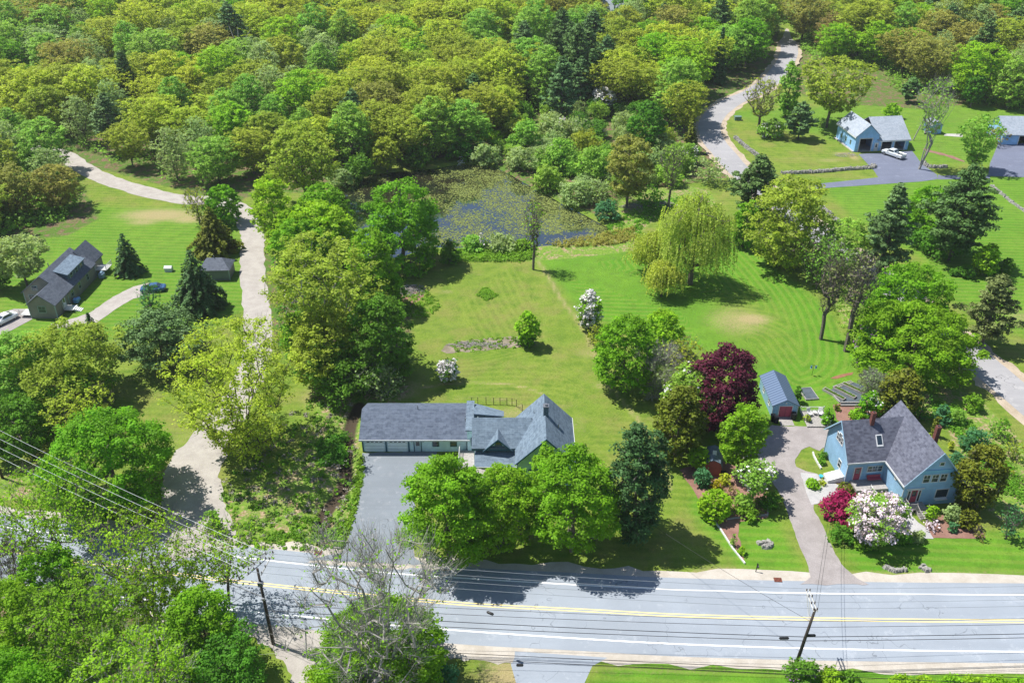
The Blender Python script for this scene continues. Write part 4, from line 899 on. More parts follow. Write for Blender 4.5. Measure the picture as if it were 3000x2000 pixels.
# dark pines standing out in the wood
for b_, kd_, cl_, lb_ in (((1555,85,1690,255),'pine','pine','broad dark pine, leftmost of the dark group in the wood'),((1640,78,1745,270),'pine','pine','tallest dark pine of the dark group in the wood'),((1590,170,1705,335),'pine','bluepine','lower blue green pine of the dark group in the wood'),((1700,150,1770,290),'pine','pine','slim dark pine at the right side of the dark group'),
  ((325,155,410,300),'pine','pine','lone dark pine in the upper left wood'),((1215,22,1300,120),'pine','pine','dark pine near the top centre of the wood'),((1110,45,1165,100),'pine','pine','small dark pine top near the top centre'),((2690,-10,2765,85),'pine','pine','dark pine at the top right above the garage'),((1868,150,1905,235),'spruce','pine','small dark pine left of the side road wood'),((930,15,1000,120),'pine','pine','dark pine in the upper wood left of centre'),
  ((1525,60,1560,100),'spruce','pine','tiny dark spruce top left of the dark pines'),((1265,90,1330,150),'pine','bluepine','blue green pine below the top centre pine'),((2850,40,2900,140),'spruce','scotch','thin dark spruce at the upper right'),((2830,220,2885,300),'round','deep','dark round tree behind the right hand garage'),((2640,230,2700,290),'pine','pine','dark pine behind the leaning birches')):
    T(b_, kd_, cl_, lb_, {'pine': 'pine_tree', 'spruce': 'spruce_tree'}.get(kd_, 'tree'), {'pine': 'pine', 'spruce': 'spruce'}.get(kd_, 'tree'), clear=.15, cap=9000)
# thicket right of the pond: many bushes one by one
rt = np.random.RandomState(8); tb_ = []
TH = G((1400,430),(1500,350),(1600,320),(1750,330),(1850,330),(1960,420),(2010,470),(1960,570),(1850,560),(1790,610),(1700,570),(1600,530),(1500,470))
lo_, hi_ = np.min(TH, 0), np.max(TH, 0)
for q in lo_ + rt.rand(900, 2) * (hi_ - lo_):
    if in_poly(q[None], TH)[0] and not in_poly(q[None], POND)[0] and all(math.hypot(*(q - o_)) > 4.1 for o_ in tb_): tb_.append(q)
BP = []
for i in range(4):
    lv, cv, sk, ns = tree_mesh('bush' if i < 3 else 'brush', 3.6, 3.0, .17, 300 + i, 5200); BP.append((fast_mesh('crown', lv, len(lv) // 4, cv), fast_mesh('trunk', sk, ns)))
thick = []
BN = {'sage': 'soft grey green thicket bush', 'birch': 'fresh green thicket bush', 'deep': 'deep green thicket bush', 'lime': 'yellow green thicket bush', 'olive': 'olive thicket bush'}
for q in tb_[:60]:
    cl_ = rt.choice(['sage', 'sage', 'birch', 'birch', 'deep', 'lime', 'olive']); cm, tm = BP[rt.randint(4)]; px = proj([q[0], q[1], 1])
    rg = 'close to the pond' if px[1] > 450 else ('behind the pond, left half' if px[0] < 1650 else 'behind the pond, right half')
    root = tag(empty('thicket_bush', (q[0], q[1], -.03), rt.rand() * 6), BN[cl_] + ' ' + rg, 'bush', BN[cl_] + 'es ' + rg); s_ = rt.uniform(.8, 1.45); root.scale = (s_, s_, s_ * rt.uniform(.8, 1.5))
    thick.append(root); link_mesh('trunk', tm, BARKL, root); o = link_mesh('crown', cm, LEAF['sage'], root); o.material_slots[0].link = 'OBJECT'; o.material_slots[0].material = LEAF[cl_]
# ---------------------------------------------------------------- the woods: every tree on its own, shapes shared
rw = np.random.RandomState(21); random.seed(5)
PROTO = {}
def proto(key, kind, H, R, seeds, leaf, cap, multi=1):
    PROTO[key] = []
    for s in seeds:
        lv, cv, sk, ns = tree_mesh(kind, H, R, leaf, s, cap, multi, maxc=520)
        PROTO[key].append((fast_mesh('crown', lv, len(lv) // 4, cv), fast_mesh('trunk', sk, ns), H, R))
proto('round', 'f_round', 14, 5.8, (1, 2, 3, 4), .21, 15000)
proto('dome', 'f_round', 13, 6.0, (5, 6, 7), .21, 15000)
proto('egg', 'f_egg', 15, 5.0, (8, 9, 10), .21, 14000)
proto('open', 'f_open', 14, 6.4, (11, 12, 13, 31), .21, 13000, 2)
proto('thin', 'f_thin', 14, 5.0, (14, 15, 16), .20, 9000, 3)
proto('pine', 'pine', 17, 5.0, (17, 18, 19), .26, 8500)
proto('spruce', 'spruce', 16, 3.4, (20, 21), .26, 8000)
def inpx(P, *polys):
    k = np.zeros(len(P), bool)
    for p in polys: k |= in_poly(P, G(*p))
    return k
WOOD1 = ((-700,-100),(-500,330),(0,330),(150,400),(330,470),(520,530),(620,540),(760,520),(840,470),(980,500),(1080,490),(1200,475),(1330,462),(1440,455),(1480,420),(1560,350),(1700,320),(1850,330),(1960,400),(2030,400),(2060,250),(2130,230),(2200,190),(2230,130),(2250,60),(2150,20),(2230,-60),(2230,-260),(-1500,-260))
WOOD2 = ((2230,-260),(2232,40),(2290,70),(2345,90),(2345,150),(2380,180),(2500,190),(2590,200),(2620,270),(2770,260),(2830,300),(2960,320),(3300,330),(4300,330),(4300,-260))
WOOD3 = ((-900,420),(60,450),(140,490),(230,560),(190,640),(60,670),(0,700),(-900,760))
HOLE = ((2520,225),(2660,225),(2660,290),(2540,300)); HOLE2 = ((380,-20),(540,-20),(560,60),(440,90),(380,60)); HOLE3 = ((1765,-10),(1840,-10),(1850,110),(1765,110))
cand = np.stack([rw.uniform(-330, 330, 40000), rw.uniform(90, 372, 40000)], 1)
k = inpx(cand, WOOD1, WOOD2, WOOD3) & ~inpx(cand, HOLE, HOLE2, HOLE3)
cand = cand[k]; ww = np.interp(cand[:, 1], [120, 372], [104, 242]); cand = cand[np.abs(cand[:, 0]) < ww]
sidd = seg_dist(cand, side); cand = cand[sidd > np.where(cand[:, 1] > 305, 3.2, 6.5)]; cand = cand[seg_dist(cand, lane) > 6.5]; cand = cand[~in_poly(cand, POND)]
pick = []
for c in cand:
    mind = 6.8 + 3.0 * max(0, min(1, (c[1] - 150) / 160)) + 2.2 * mnoise.noise(Vector((c[0] * .05, c[1] * .05, 0)))
    if all((c[0] - q[0]) ** 2 + (c[1] - q[1]) ** 2 > mind * mind for q in pick) and not in_poly(c[None], TH)[0]: pick.append(c)
pick = sorted(pick, key=lambda c: c[1])
NW = 400
def number_labels(things):
    """tell look-alikes apart by their order from the left"""
    by = {}
    for o in things: by.setdefault(o['label'], []).append(o)
    W = ('first', 'second', 'third', 'fourth', 'fifth', 'sixth', 'seventh', 'eighth', 'ninth', 'tenth', 'eleventh', 'twelfth', 'thirteenth', 'fourteenth', 'fifteenth')
    for l, L in by.items():
        if len(L) == 1: continue
        L.sort(key=lambda o: proj([o.location.x, o.location.y, 5])[0])
        for i, o in enumerate(L): o['label'] = l + (', ' + ('left one' if i == 0 else 'right one') if len(L) == 2 else ', %s from left' % (W[i] if i < 15 else '%dth' % (i + 1)))
woods = []; number_labels(thick)
def region(c):
    px, py, _ = proj([c[0], c[1], 6])
    if px < 900 and py > 330: return 'by the gravel lane'
    rw_ = 'front rows' if py > 290 else ('middle rows' if py > 150 else 'far rows')
    if px < 700: return '%s of the upper left wood' % rw_
    if px < 1350: return '%s above the left pond end' % rw_
    if px < 1800: return '%s above the right pond end' % rw_
    if px < 2290: return '%s left of the side road' % rw_
    if px < 2650: return '%s right of the side road' % rw_
    return '%s of the upper right wood' % rw_
CLS = {'olive': ('open', 'golden olive oak'), 'gold': ('open', 'yellow green oak'), 'birch': ('egg', 'fresh green leafy tree'), 'maple': ('dome', 'bright green leafy tree'), 'lime': ('round', 'lime green leafy tree'),
       'sage': ('thin', 'grey green thinly leaved tree'), 'bronze': ('open', 'brownish bronze budding tree'), 'russet': ('thin', 'reddish budding tree'), 'pine': ('pine', 'dark green pine'), 'bluepine': ('pine', 'blue green pine'), 'spruce': ('spruce', 'dark spruce'), 'deep': ('round', 'deep green leafy tree')}
far = []
for i, c in enumerate(pick):
    px, py, _ = proj([c[0], c[1], 6]); u = rw.rand(); v = mnoise.noise(Vector((c[0] * .022, c[1] * .022, 5.0))) + .35 * (rw.rand() - .5)
    gold = -.05 + (.25 if 300 < px < 1700 else 0) + (.12 if py < 300 else -.1)
    if px > 2300: w = [('birch', 5), ('olive', 3), ('sage', 3), ('russet', 1.4), ('lime', 2), ('maple', 2), ('bronze', 1.6), ('pine', 1.2), ('spruce', .6)]
    elif px < 300: w = [('sage', 3), ('birch', 4), ('olive', 4), ('gold', 3), ('maple', 1), ('bronze', 1), ('spruce', .3)]
    elif 1180 < px < 1800 and py > 150: w = [('olive', 5), ('gold', 3), ('birch', 3), ('pine', 2.0), ('bluepine', 1.6), ('lime', 1.5), ('bronze', .5)]
    else: w = [('olive', 4.5), ('gold', 4.5), ('birch', 3), ('lime', 2), ('maple', 1.6), ('sage', 2.4), ('bronze', .5), ('pine', .9), ('bluepine', .5)]
    if v + gold * .6 < -.02: w = [(a, b * (3 if a in ('birch', 'sage', 'maple', 'deep', 'lime') else 1)) for a, b in w]
    else: w = [(a, b * (3 if a in ('olive', 'gold', 'bronze') else 1)) for a, b in w]
    s_ = sum(b for a, b in w); t_ = rw.rand() * s_; col = w[0][0]
    for a, b in w:
        t_ -= b
        if t_ <= 0: col = a; break
    if math.hypot(px - 1690, py - 215) < 95: col = rw.choice(['pine', 'bluepine'])
    if math.hypot(px - 1580, py - 250) < 50: col = 'birch'
    pk, nm = CLS[col]
    if pk == 'open' and rw.rand() < .55: pk = 'round'
    if pk == 'egg' and rw.rand() < .4: pk = 'round'
    if i >= NW: far.append((c, pk, col)); continue
    cm, tm, H0, R0 = PROTO[pk][rw.randint(len(PROTO[pk]))]
    sc = (.80 + .40 * rw.rand()) * np.interp(c[1], [100, 200, 340], [.68, .92, 1.16]); sw = sc * (1.0 + .22 * rw.rand()) * (1.08 if pk in ('open', 'round', 'dome') else 1)
    rg = region(c); name = {'pine': 'pine_tree', 'spruce': 'spruce_tree', 'open': 'oak_tree'}.get(pk, 'leafy_tree')
    root = tag(empty(name, (c[0], c[1], -.05), rw.rand() * 6.28), nm + ' in ' * (rg[:2] != 'by') + ' ' * (rg[:2] == 'by') + rg, {'pine': 'pine', 'spruce': 'spruce'}.get(pk, 'tree'), nm + 's ' + rg)
    root.scale = (sw, sw, sc); woods.append(root)
    o = link_mesh('trunk', tm, None, root)
    if not len(tm.materials): tm.materials.append(BARK)
    o = link_mesh('crown', cm, None, root)
    if not len(cm.materials): cm.materials.append(LEAF['olive'])
    o.material_slots[0].link = 'OBJECT'; o.material_slots[0].material = LEAF[col]
number_labels(woods)
# the far rows beyond: one mass
sp = {}
for c, pk, col in far: sp.setdefault(col, []).append((c, pk))
extra = np.stack([rw.uniform(-420, 420, 900), rw.uniform(360, 560, 900)], 1)
side_l = np.stack([rw.uniform(-330, -150, 500), rw.uniform(150, 372, 500)], 1); side_r = np.stack([rw.uniform(150, 330, 400), rw.uniform(240, 372, 400)], 1)
ex = np.concatenate([extra, side_l[np.abs(side_l[:, 0]) > np.interp(side_l[:, 1], [120, 372], [112, 248])], side_r[np.abs(side_r[:, 0]) > np.interp(side_r[:, 1], [120, 372], [112, 248])]])
pe = []
for c in ex:
    if all((c[0] - q[0]) ** 2 + (c[1] - q[1]) ** 2 > 200 for q in pe[-260:]) : pe.append(c)
allV = []; allC = []
cols_far = ['olive', 'birch', 'sage']
for j, c in enumerate(pe[:330]): sp.setdefault(cols_far[j % 3], []).append((c, 'round'))
lite = {}
for pk in ('round', 'open', 'thin', 'pine'):
    me_ = PROTO[pk if pk in PROTO else 'round'][0][0]; vv = np.empty(len(me_.vertices) * 3, np.float32); me_.vertices.foreach_get('co', vv); vv = vv.reshape(-1, 4, 3)
    sel = np.random.RandomState(3).permutation(len(vv))[:2600]; q = vv[sel]; cc = q.mean(1, keepdims=True); lite[pk] = cc + (q - cc) * 1.6
vs = []; cvs = []
for col, L in sp.items():
    for c, pk in L:
        q = lite.get(pk, lite['round']); s = rw.uniform(.9, 1.3); a = rw.rand() * 6.28; R_ = np.array([[math.cos(a), -math.sin(a), 0], [math.sin(a), math.cos(a), 0], [0, 0, 1]])
        vs.append((q @ R_.T * s + np.array([c[0], c[1], 0])).reshape(-1, 3)); cvs.append(np.full(len(q) * 4, cols_far.index(col) / 2 if col in cols_far else rw.rand()))
vs = np.concatenate(vs); n = N('far_wood_leaves')
cn = n.mix(n.attr('cv'), (.20, .235, .025), (.13, .21, .05)); cn = n.mix(n.ramp(n.noise(.9, 3, n.pos()), .3, .7), mul((.17, .21, .03), .7), cn)
d_ = n.n('ShaderNodeBsdfDiffuse'); n.L(cn, d_.inputs[0]); t_ = n.n('ShaderNodeBsdfTranslucent'); n.L(cn, t_.inputs[0]); mx = n.n('ShaderNodeMixShader'); mx.inputs[0].default_value = .3
n.L(d_.outputs[0], mx.inputs[1]); n.L(t_.outputs[0], mx.inputs[2]); n.L(mx.outputs[0], n.out.inputs[0])
tag(link_mesh('far_woodland', fast_mesh('far_woodland', vs, len(vs) // 4, np.concatenate(cvs)), n.m), 'far rows of spring woodland behind the nearer trees', kind='stuff')
print('wood trees', len(pick), 'far', len(far))
# ---------------------------------------------------------------- undergrowth, weeds, reeds
def scatter(name, polys, n_, size, spread, hgt, matk, label, npl=18, seed=1, avoid=True, zmul=1.0):
    r = np.random.RandomState(seed); pts = []
    for p in polys:
        A = np.array(G(*p)); lo, hi = A.min(0), A.max(0); ar = (hi - lo).prod(); q = lo + r.rand(int(n_ * 3), 2) * (hi - lo); q = q[in_poly(q, [tuple(a) for a in A])][:n_]; pts.append(q)
    c = np.concatenate(pts)
    if avoid: c = c[(seg_dist(c, lane) > 3.6) & (seg_dist(c, side) > 3.6) & ~in_poly(c, POND)]
    C = np.column_stack([c, np.full(len(c), .02)]); m = len(C) * npl; ci = np.repeat(np.arange(len(C)), npl); sz = spread * (.4 + 1.0 * r.rand(len(C)))
    d = unit(r.normal(size=(m, 3))); d[:, 2] = np.abs(d[:, 2]) * hgt; p = C[ci] + d * (sz[ci] * r.rand(m) ** .5)[:, None]
    nr = unit(d + np.array([0, 0, .6]) + r.normal(size=(m, 3)) * .5); q = quads(p, nr, size * (.6 + .8 * r.rand(m)), r)
    tag(link_mesh(name, fast_mesh(name, q, m, np.repeat(r.rand(len(C))[ci] * .7 + r.rand(m) * .3, 4)), LEAF[matk]), label, kind='stuff')
scatter('undergrowth', [WOOD1[1:-1], WOOD2[1:-1], WOOD3], 3000, .28, 2.3, 1.25, 'birch', 'low green undergrowth and saplings under the woodland trees', 22, 2)
R1 = ((640,1595),(632,1440),(640,1400),(750,1340),(900,1150),(1000,1120),(1030,1190),(1045,1330),(1050,1420),(1015,1590),(960,1620))
scatter('weeds', [R1, ((640,1600),(650,1530),(800,1540),(1000,1500),(1010,1600),(940,1615))], 150, .13, .42, .8, 'weed', 'patchy bright weeds around the roadside ditch', 26, 3)
scatter('weeds', [((930,1290),(1010,1275),(1010,1360),(940,1365))], 130, .16, .7, .7, 'deep', 'dense dark green weed patch beside the ditch', 30, 4)
scatter('weeds', [((1048,1380),(1062,1330),(1062,1400),(1040,1500),(1010,1600),(985,1605),(1030,1500))], 150, .13, .45, .7, 'weed', 'bright green strip of weeds along the left edge of the asphalt driveway', 24, 5)
scatter('bank_plants', [((1295,735),(1400,728),(1500,730),(1570,728),(1570,750),(1530,768),(1400,765),(1300,762))], 420, .17, .8, .8, 'weed', 'bright leafy bank plants along the near side of the pond', 24, 6)
scatter('reeds', [((1600,715),(1750,690),(1860,665),(1870,700),(1800,718),(1650,725))], 380, .12, .5, 1.8, 'bronze', 'brown and pinkish reeds at the near right of the pond', 18, 7, avoid=False)
scatter('bank_plants', [((1780,640),(1900,600),(2000,570),(2010,620),(1900,650),(1880,690),(1780,690))], 260, .16, .6, .7, 'weed', 'rough green marsh plants right of the pond', 20, 8)
scatter('weeds', [((2400,800),(2460,760),(2560,1000),(2640,1090),(2540,1070),(2460,960))], 160, .14, .5, .8, 'birch', 'scruffy green growth along the right edge of the lawn', 20, 9)
scatter('weeds', [((2720,1170),(2800,1190),(2900,1300),(3000,1400),(3000,1480),(2900,1420),(2820,1300),(2740,1220))], 330, .13, .6, .8, 'weed', 'wild green bank between the blue house lawn and the side road', 24, 10)
scatter('weeds', [((1165,850),(1230,840),(1275,870),(1290,900),(1260,930),(1180,930)), ((1395,862),(1425,840),(1455,868),(1425,880))], 170, .12, .5, .6, 'weed', 'weedy islands left unmown on the lawn', 20, 11)
scatter('weeds', [((1305,1020),(1330,1000),(1520,985),(1560,1000),(1540,1018),(1340,1030))], 90, .12, .4, .6, 'weed', 'weeds growing in the long garden bed', 20, 12)
scatter('weeds', [((2110,1430),(2200,1440),(2240,1500),(2170,1520),(2090,1510)), ((2480,1240),(2600,1200),(2600,1240),(2500,1260)), ((2560,1185),(2590,1180),(2600,1230))], 60, .10, .35, .6, 'birch', 'low perennials in the garden beds', 18, 13)
scatter('undergrowth', [((720,760),(1030,750),(1180,820),(1190,1090),(1060,1140),(880,1120),(800,1000))], 500, .2, 1.0, .9, 'deep', 'dark green undergrowth below the lane side grove', 22, 14)
scatter('dead_stems', [R1], 170, .10, .5, .7, 'twig', 'dead tan stems and brush standing in the rough ground by the ditch', 26, 15)
scatter('weeds', [R1], 70, .14, .75, .9, 'deep', 'darker clumps of brush in the rough ground by the ditch', 40, 16)
# ---------------------------------------------------------------- buildings
W_teal = siding('wall_pale_teal', (.66, .88, .96)); W_blue = siding('wall_clapboard_blue', (.33, .56, .82), .2); W_skyb = siding('wall_far_garage_blue', (.34, .62, .98), .25)
W_shake = siding('wall_brown_shingle', (.25, .245, .21), .18); W_shedb = siding('wall_shed_blue', (.36, .62, .82), .3, 0); W_grey = siding('wall_grey_green', (.17, .20, .19), .2); W_cream = siding('wall_cream', (.45, .43, .33), .25)
R_slate = shingles('roof_slate_blue', (.070, .092, .135), (.13, .16, .215), (.045, .06, .085), 1.4, 4)
R_slate2 = shingles('roof_blue_grey', (.11, .155, .205), (.18, .24, .30), (.06, .085, .12), 1.4, 4)
R_char = shingles('roof_charcoal', (.065, .07, .10), (.15, .16, .205), (.085, .09, .12), 2.2, 4)
R_grey = shingles('roof_grey', (.29, .34, .40), (.37, .41, .47), (.22, .25, .3), 1.2, 3)
R_dark = shingles('roof_dark_grey', (.085, .10, .13), (.135, .155, .19), (.06, .065, .08), 1.5, 4)
TR_w = plain('trim_white', (.74, .75, .76), .5, .06); TR_t = plain('trim_dark_teal', (.035, .12, .17), .6, .1); TR_g = plain('trim_sage', (.30, .42, .38), .6, .1)
PINK = plain('door_pink_red', (.50, .085, .13), .6, .12); BRICK = plain('brick_red', (.20, .075, .06), .85, .3, 6); BRICKB = plain('brick_grey_blue', (.13, .19, .23), .85, .3, 6)
WOODG = plain('weathered_wood', (.38, .36, .34), .85, .2, 4); WOODW = plain('white_wood', (.72, .72, .71), .6, .08); BLACK = plain('black_plastic', (.012, .013, .015), .5, .1); DARK = plain('interior_shade', (.02, .022, .028), .9, .1); CONC = plain('concrete', (.48, .46, .43), .9, .15, 2)  # DARK holds the shade inside open bays and flues as colour
METAL = plain('grey_metal', (.32, .33, .35), .4, .1, metal=.7)
_g = N('window_glass'); GLASS = _g.bsdf((.02, .035, .05), .08, .8)
def seam_roof():
    n = N('roof_metal_blue'); tc = n.pos(); sp = n.n('ShaderNodeSeparateXYZ'); n.L(tc, sp.inputs[0]); fr = n.math('FRACT', n.math('DIVIDE', sp.outputs[1], .55)); l = n.math('LESS_THAN', fr, .25)
    c = n.mix(l, (.075, .115, .19), (.17, .23, .33)); return n.bsdf(c, .42, .5, fr, .4, .03, .35)
R_metal = seam_roof()
def roof_slabs(mb_axis, x0, x1, y0, y1, ze, zr, oh, oe, th=.16, ridge=None):
    """gable roof; axis 'x' or 'y' is the ridge's direction; oh past the gable, oe past the eave"""
    mb = MB()
    if mb_axis == 'x':
        r = (y0 + y1) / 2 if ridge is None else ridge
        for ya, s in ((y0, 1), (y1, -1)):
            sl = (zr - ze) / abs(r - ya); ye = ya - s * oe; z_e = ze - sl * oe
            mb.extrude([(x0 - oh, ye, z_e), (x0 - oh, r, zr), (x0 - oh, r, zr + th), (x0 - oh, ye, z_e + th)], (x1 - x0 + 2 * oh, 0, 0))
    else:
        r = (x0 + x1) / 2 if ridge is None else ridge
        for xa, s in ((x0, 1), (x1, -1)):
            sl = (zr - ze) / abs(r - xa); xe = xa - s * oe; z_e = ze - sl * oe
            mb.extrude([(xe, y0 - oh, z_e), (r, y0 - oh, zr), (r, y0 - oh, zr + th), (xe, y0 - oh, z_e + th)], (0, y1 - y0 + 2 * oh, 0))
    return mb
def roof(parent, mat, *a, **k):
    o = roof_slabs(*a, **k).build('roof', mat, parent); set_uv_slope(o); return o
def gable_walls(mb, axis, x0, x1, y0, y1, ze, zr, ridge=None, z0=0):
    if axis == 'x':
        r = (y0 + y1) / 2 if ridge is None else ridge
        mb.extrude([(x0, y0, z0), (x0, y1, z0), (x0, y1, ze), (x0, r, zr - .02), (x0, y0, ze)], (x1 - x0, 0, 0))
    else:
        r = (x0 + x1) / 2 if ridge is None else ridge
        mb.extrude([(x0, y0, z0), (x1, y0, z0), (x1, y0, ze), (r, y0, zr - .02), (x0, y0, ze)], (0, y1 - y0, 0))
    return mb
def onwall(mb, face, c, w, h, z, t0, t1):
    """box on a wall: face '-y','+x','-x' with wall plane c[1] or c[0]; t0..t1 outward offsets"""
    if face == '-y': mb.box(c[0] - w / 2, c[0] + w / 2, c[1] - t1, c[1] - t0, z, z + h)
    elif face == '-x': mb.box(c[0] - t1, c[0] - t0, c[1] - w / 2, c[1] + w / 2, z, z + h)
    else: mb.box(c[0] + t0, c[0] + t1, c[1] - w / 2, c[1] + w / 2, z, z + h)
def window(parent, face, c, w, h, z, trim, bars=1, name='window'):
    fr = MB(); f = .09
    cc = lambda d: (c[0] + d, c[1]) if face == '-y' else (c[0], c[1] + d)
    for d in (-(w + f) / 2, (w + f) / 2): onwall(fr, face, cc(d), f, h + 2 * f, z - f, -.01, .06)
    onwall(fr, face, c, w, f, z - f, -.01, .06); onwall(fr, face, c, w, f, z + h, -.01, .06)
    if bars: onwall(fr, face, c, w, .045, z + h / 2 - .02, .022, .045)
    if bars > 1: onwall(fr, face, c, .04, h / 2 - .03, z + h / 2 + .025, .022, .042)
    o = fr.build(name, trim, parent); g = MB(); onwall(g, face, c, w, h, z, .004, .02); g.build('pane', GLASS, o); return o
def door(parent, face, c, w, h, z, leaf, trim, glass=True):
    fr = MB(); f = .12; cc = lambda d: (c[0] + d, c[1]) if face == '-y' else (c[0], c[1] + d)
    for d in (-(w + f) / 2, (w + f) / 2): onwall(fr, face, cc(d), f, h, z, -.01, .07)
    onwall(fr, face, c, w + 2 * f, f, z + h, -.01, .07); fr.build('door_frame', trim, parent)
    l = MB(); onwall(l, face, c, w, h, z, .004, .035); d = l.build('door', leaf, parent)
    if glass: g = MB(); onwall(g, face, c, w * .6, h * .42, z + h * .5, .037, .05); g.build('pane', GLASS, d)
    k = MB(); onwall(k, face, cc(w * .4), .06, .06, z + h * .45, .037, .09); k.build('handle', METAL, d); return d
def rail(parent, pts, z, h, mat, name='railing', step=.14, posts=True):
    mb = MB()
    for (a, b) in zip(pts[:-1], pts[1:]):
        a = np.array(a, float); b = np.array(b, float); za, zb = (z, z) if len(a) == 2 else (a[2], b[2]); L = np.linalg.norm((b - a)[:2]); k = max(1, int(L / step))
        A = np.array([a[0], a[1], za]); B_ = np.array([b[0], b[1], zb])
        for zz in (h, .12): mb.tube([A + [0, 0, zz], B_ + [0, 0, zz]], .045 if zz == h else .03, 4)
        for i in range(k + 1):
            q = A + (B_ - A) * i / k; mb.tube([q + [0, 0, .1], q + [0, 0, h]], .022, 4)
        for q in (A, B_): mb.tube([q, q + [0, 0, h + .12]], .06, 4)
    return mb.build(name, mat, parent)
# === teal farmhouse with its long garage
fh = tag(empty('farmhouse', (0, 95, 0)), 'pale teal farmhouse with long slate roofed garage wing and asphalt drive', 'house')
Y = -95
mb = MB(); gable_walls(mb, 'x', -20.2, -6.0, 95.3 + Y, 102.8 + Y, 2.45, 4.25, 99.05 + Y); mb.build('garage_wing', W_teal, fh)
r_ = roof(fh, R_slate, 'x', -20.2, -6.0, 95.3 + Y, 102.8 + Y, 2.45, 4.25, .35, .5, .15, 99.05 + Y)
mb = MB(); mb.box(-20.56, -5.64, 94.73 + Y, 94.79 + Y, 2.14, 2.38); mb.build('fascia', TR_w, fh)
mb = MB()
for x in (-20.17, -17.02, -13.95, -6.05): mb.box(x - .1, x + .1, 95.22 + Y, 95.3 + Y, 0, 2.3)
mb.build('corner_board', TR_t, fh)
for x in (-18.55, -15.45):
    g = MB(); g.box(x - 1.3, x + 1.3, 95.24 + Y, 95.3 + Y, .02, 2.1); d = g.build('garage_door', plain('garage_door_white_blue', (.85, .96, 1.0), .5, .05), fh)
    g = MB()
    for i in range(4): g.box(x - 1.05 + i * .58, x - .68 + i * .58, 95.22 + Y, 95.25 + Y, 1.62, 1.86)
    g.build('window', GLASS, d); g = MB()
    for i in range(3): g.box(x - 1.3, x + 1.3, 95.228 + Y, 95.245 + Y, .5 + i * .52, .525 + i * .52)
    g.build('panel_seam', TR_t, d)
door(fh, '-y', (-12.75, 95.3 + Y), .85, 1.95, .03, plain('door_white_blue', (.50, .66, .74), .5, .05), TR_t)
window(fh, '-y', (-10.3, 95.3 + Y), .75, .95, .95, TR_t, 1); window(fh, '-y', (-7.9, 95.3 + Y), .75, .95, .95, TR_t, 1)
mb = MB()
for x in (-13.5, -12.0): mb.box(x - .07, x + .07, 95.2 + Y, 95.3 + Y, 1.7, 1.95)
mb.build('wall_lantern', BLACK, fh)
mb = MB(); mb.tube([(-12.9, 99.05 + Y, 4.2), (-12.9, 99.05 + Y, 4.95)], .05); mb.tube([(-6.3, 97.4 + Y, 3.4), (-6.3, 97.4 + Y, 4.1)], .08); mb.tube([(-13.1, 99.05 + Y, 4.7), (-12.7, 99.05 + Y, 4.7)], .03); mb.build('vent_pipe', METAL, fh)
# connector
mb = MB(); mb.box(-6.0, -5.0, 94.9 + Y, 99.5 + Y, 0, 4.1); mb.extrude([(-5.0, 95 + Y, 0), (-1.4, 96.5 + Y, 0), (-1.4, 98.6 + Y, 0), (-5.0, 99.5 + Y, 0)], (0, 0, 3.9)); mb.build('connector_wing', W_teal, fh)
mb = MB(); mb.extrude([(-6.2, 94.6 + Y, 3.95), (-6.2, 99.9 + Y, 5.05), (-6.2, 99.9 + Y, 5.2), (-6.2, 94.6 + Y, 4.1)], (1.05, 0, 0))
mb.hexa([(-5.15, 96.5 + Y, 5.3), (-1.1, 96.5 + Y, 4.9), (-1.1, 99.0 + Y, 3.9), (-5.15, 100.2 + Y, 4.4)], [(-5.15, 96.5 + Y, 5.45), (-1.1, 96.5 + Y, 5.05), (-1.1, 99.0 + Y, 4.05), (-5.15, 100.2 + Y, 4.55)])
o = mb.build('roof', R_slate2, fh); set_uv_slope(o)
window(fh, '-y', (-5.28, 94.9 + Y), .3, 1.2, 1.4, TR_t, 1)
# kitchen wing
mb = MB(); gable_walls(mb, 'x', -4.95, .9, 91.35 + Y, 97.1 + Y, 4.25, 6.35, 94.25 + Y); mb.build('wing', W_teal, fh)
roof(fh, R_slate2, 'x', -4.95, 2.3, 91.35 + Y, 97.1 + Y, 4.25, 6.35, .28, .5, .14, 94.25 + Y)
mb = MB(); mb.box(-5.22, .35, 90.83 + Y, 90.9 + Y, 3.68, 3.93); mb.build('fascia', TR_t, fh)
# dormer
mb = MB(); mb.extrude([(-3.2, 91.15 + Y, 3.7), (-.4, 91.15 + Y, 3.7), (-1.8, 91.15 + Y, 5.25)], (0, 1.9, 0)); dm = mb.build('dormer', W_teal, fh)
mb = MB()
for s in (-1, 1):
    a = [(-1.8, 90.75 + Y, 5.45), (-1.8 + s * 1.95, 90.75 + Y, 3.55), (-1.8 + s * 1.95, 90.75 + Y, 3.7), (-1.8, 90.75 + Y, 5.62)]; mb.extrude(a, (0, 2.6, 0))
o = mb.build('roof', R_slate2, dm); set_uv_slope(o)
mb = MB()
for s in (-1, 1): mb.extrude([(-1.8, 90.70 + Y, 5.36), (-1.8 + s * 2.0, 90.70 + Y, 3.42), (-1.8 + s * 2.0, 90.70 + Y, 3.62), (-1.8, 90.70 + Y, 5.60)], (0, .045, 0))
mb.build('rake_board', TR_t, dm)
window(dm, '-y', (-1.75, 91.15 + Y), .72, .85, 3.98, TR_t, 1)
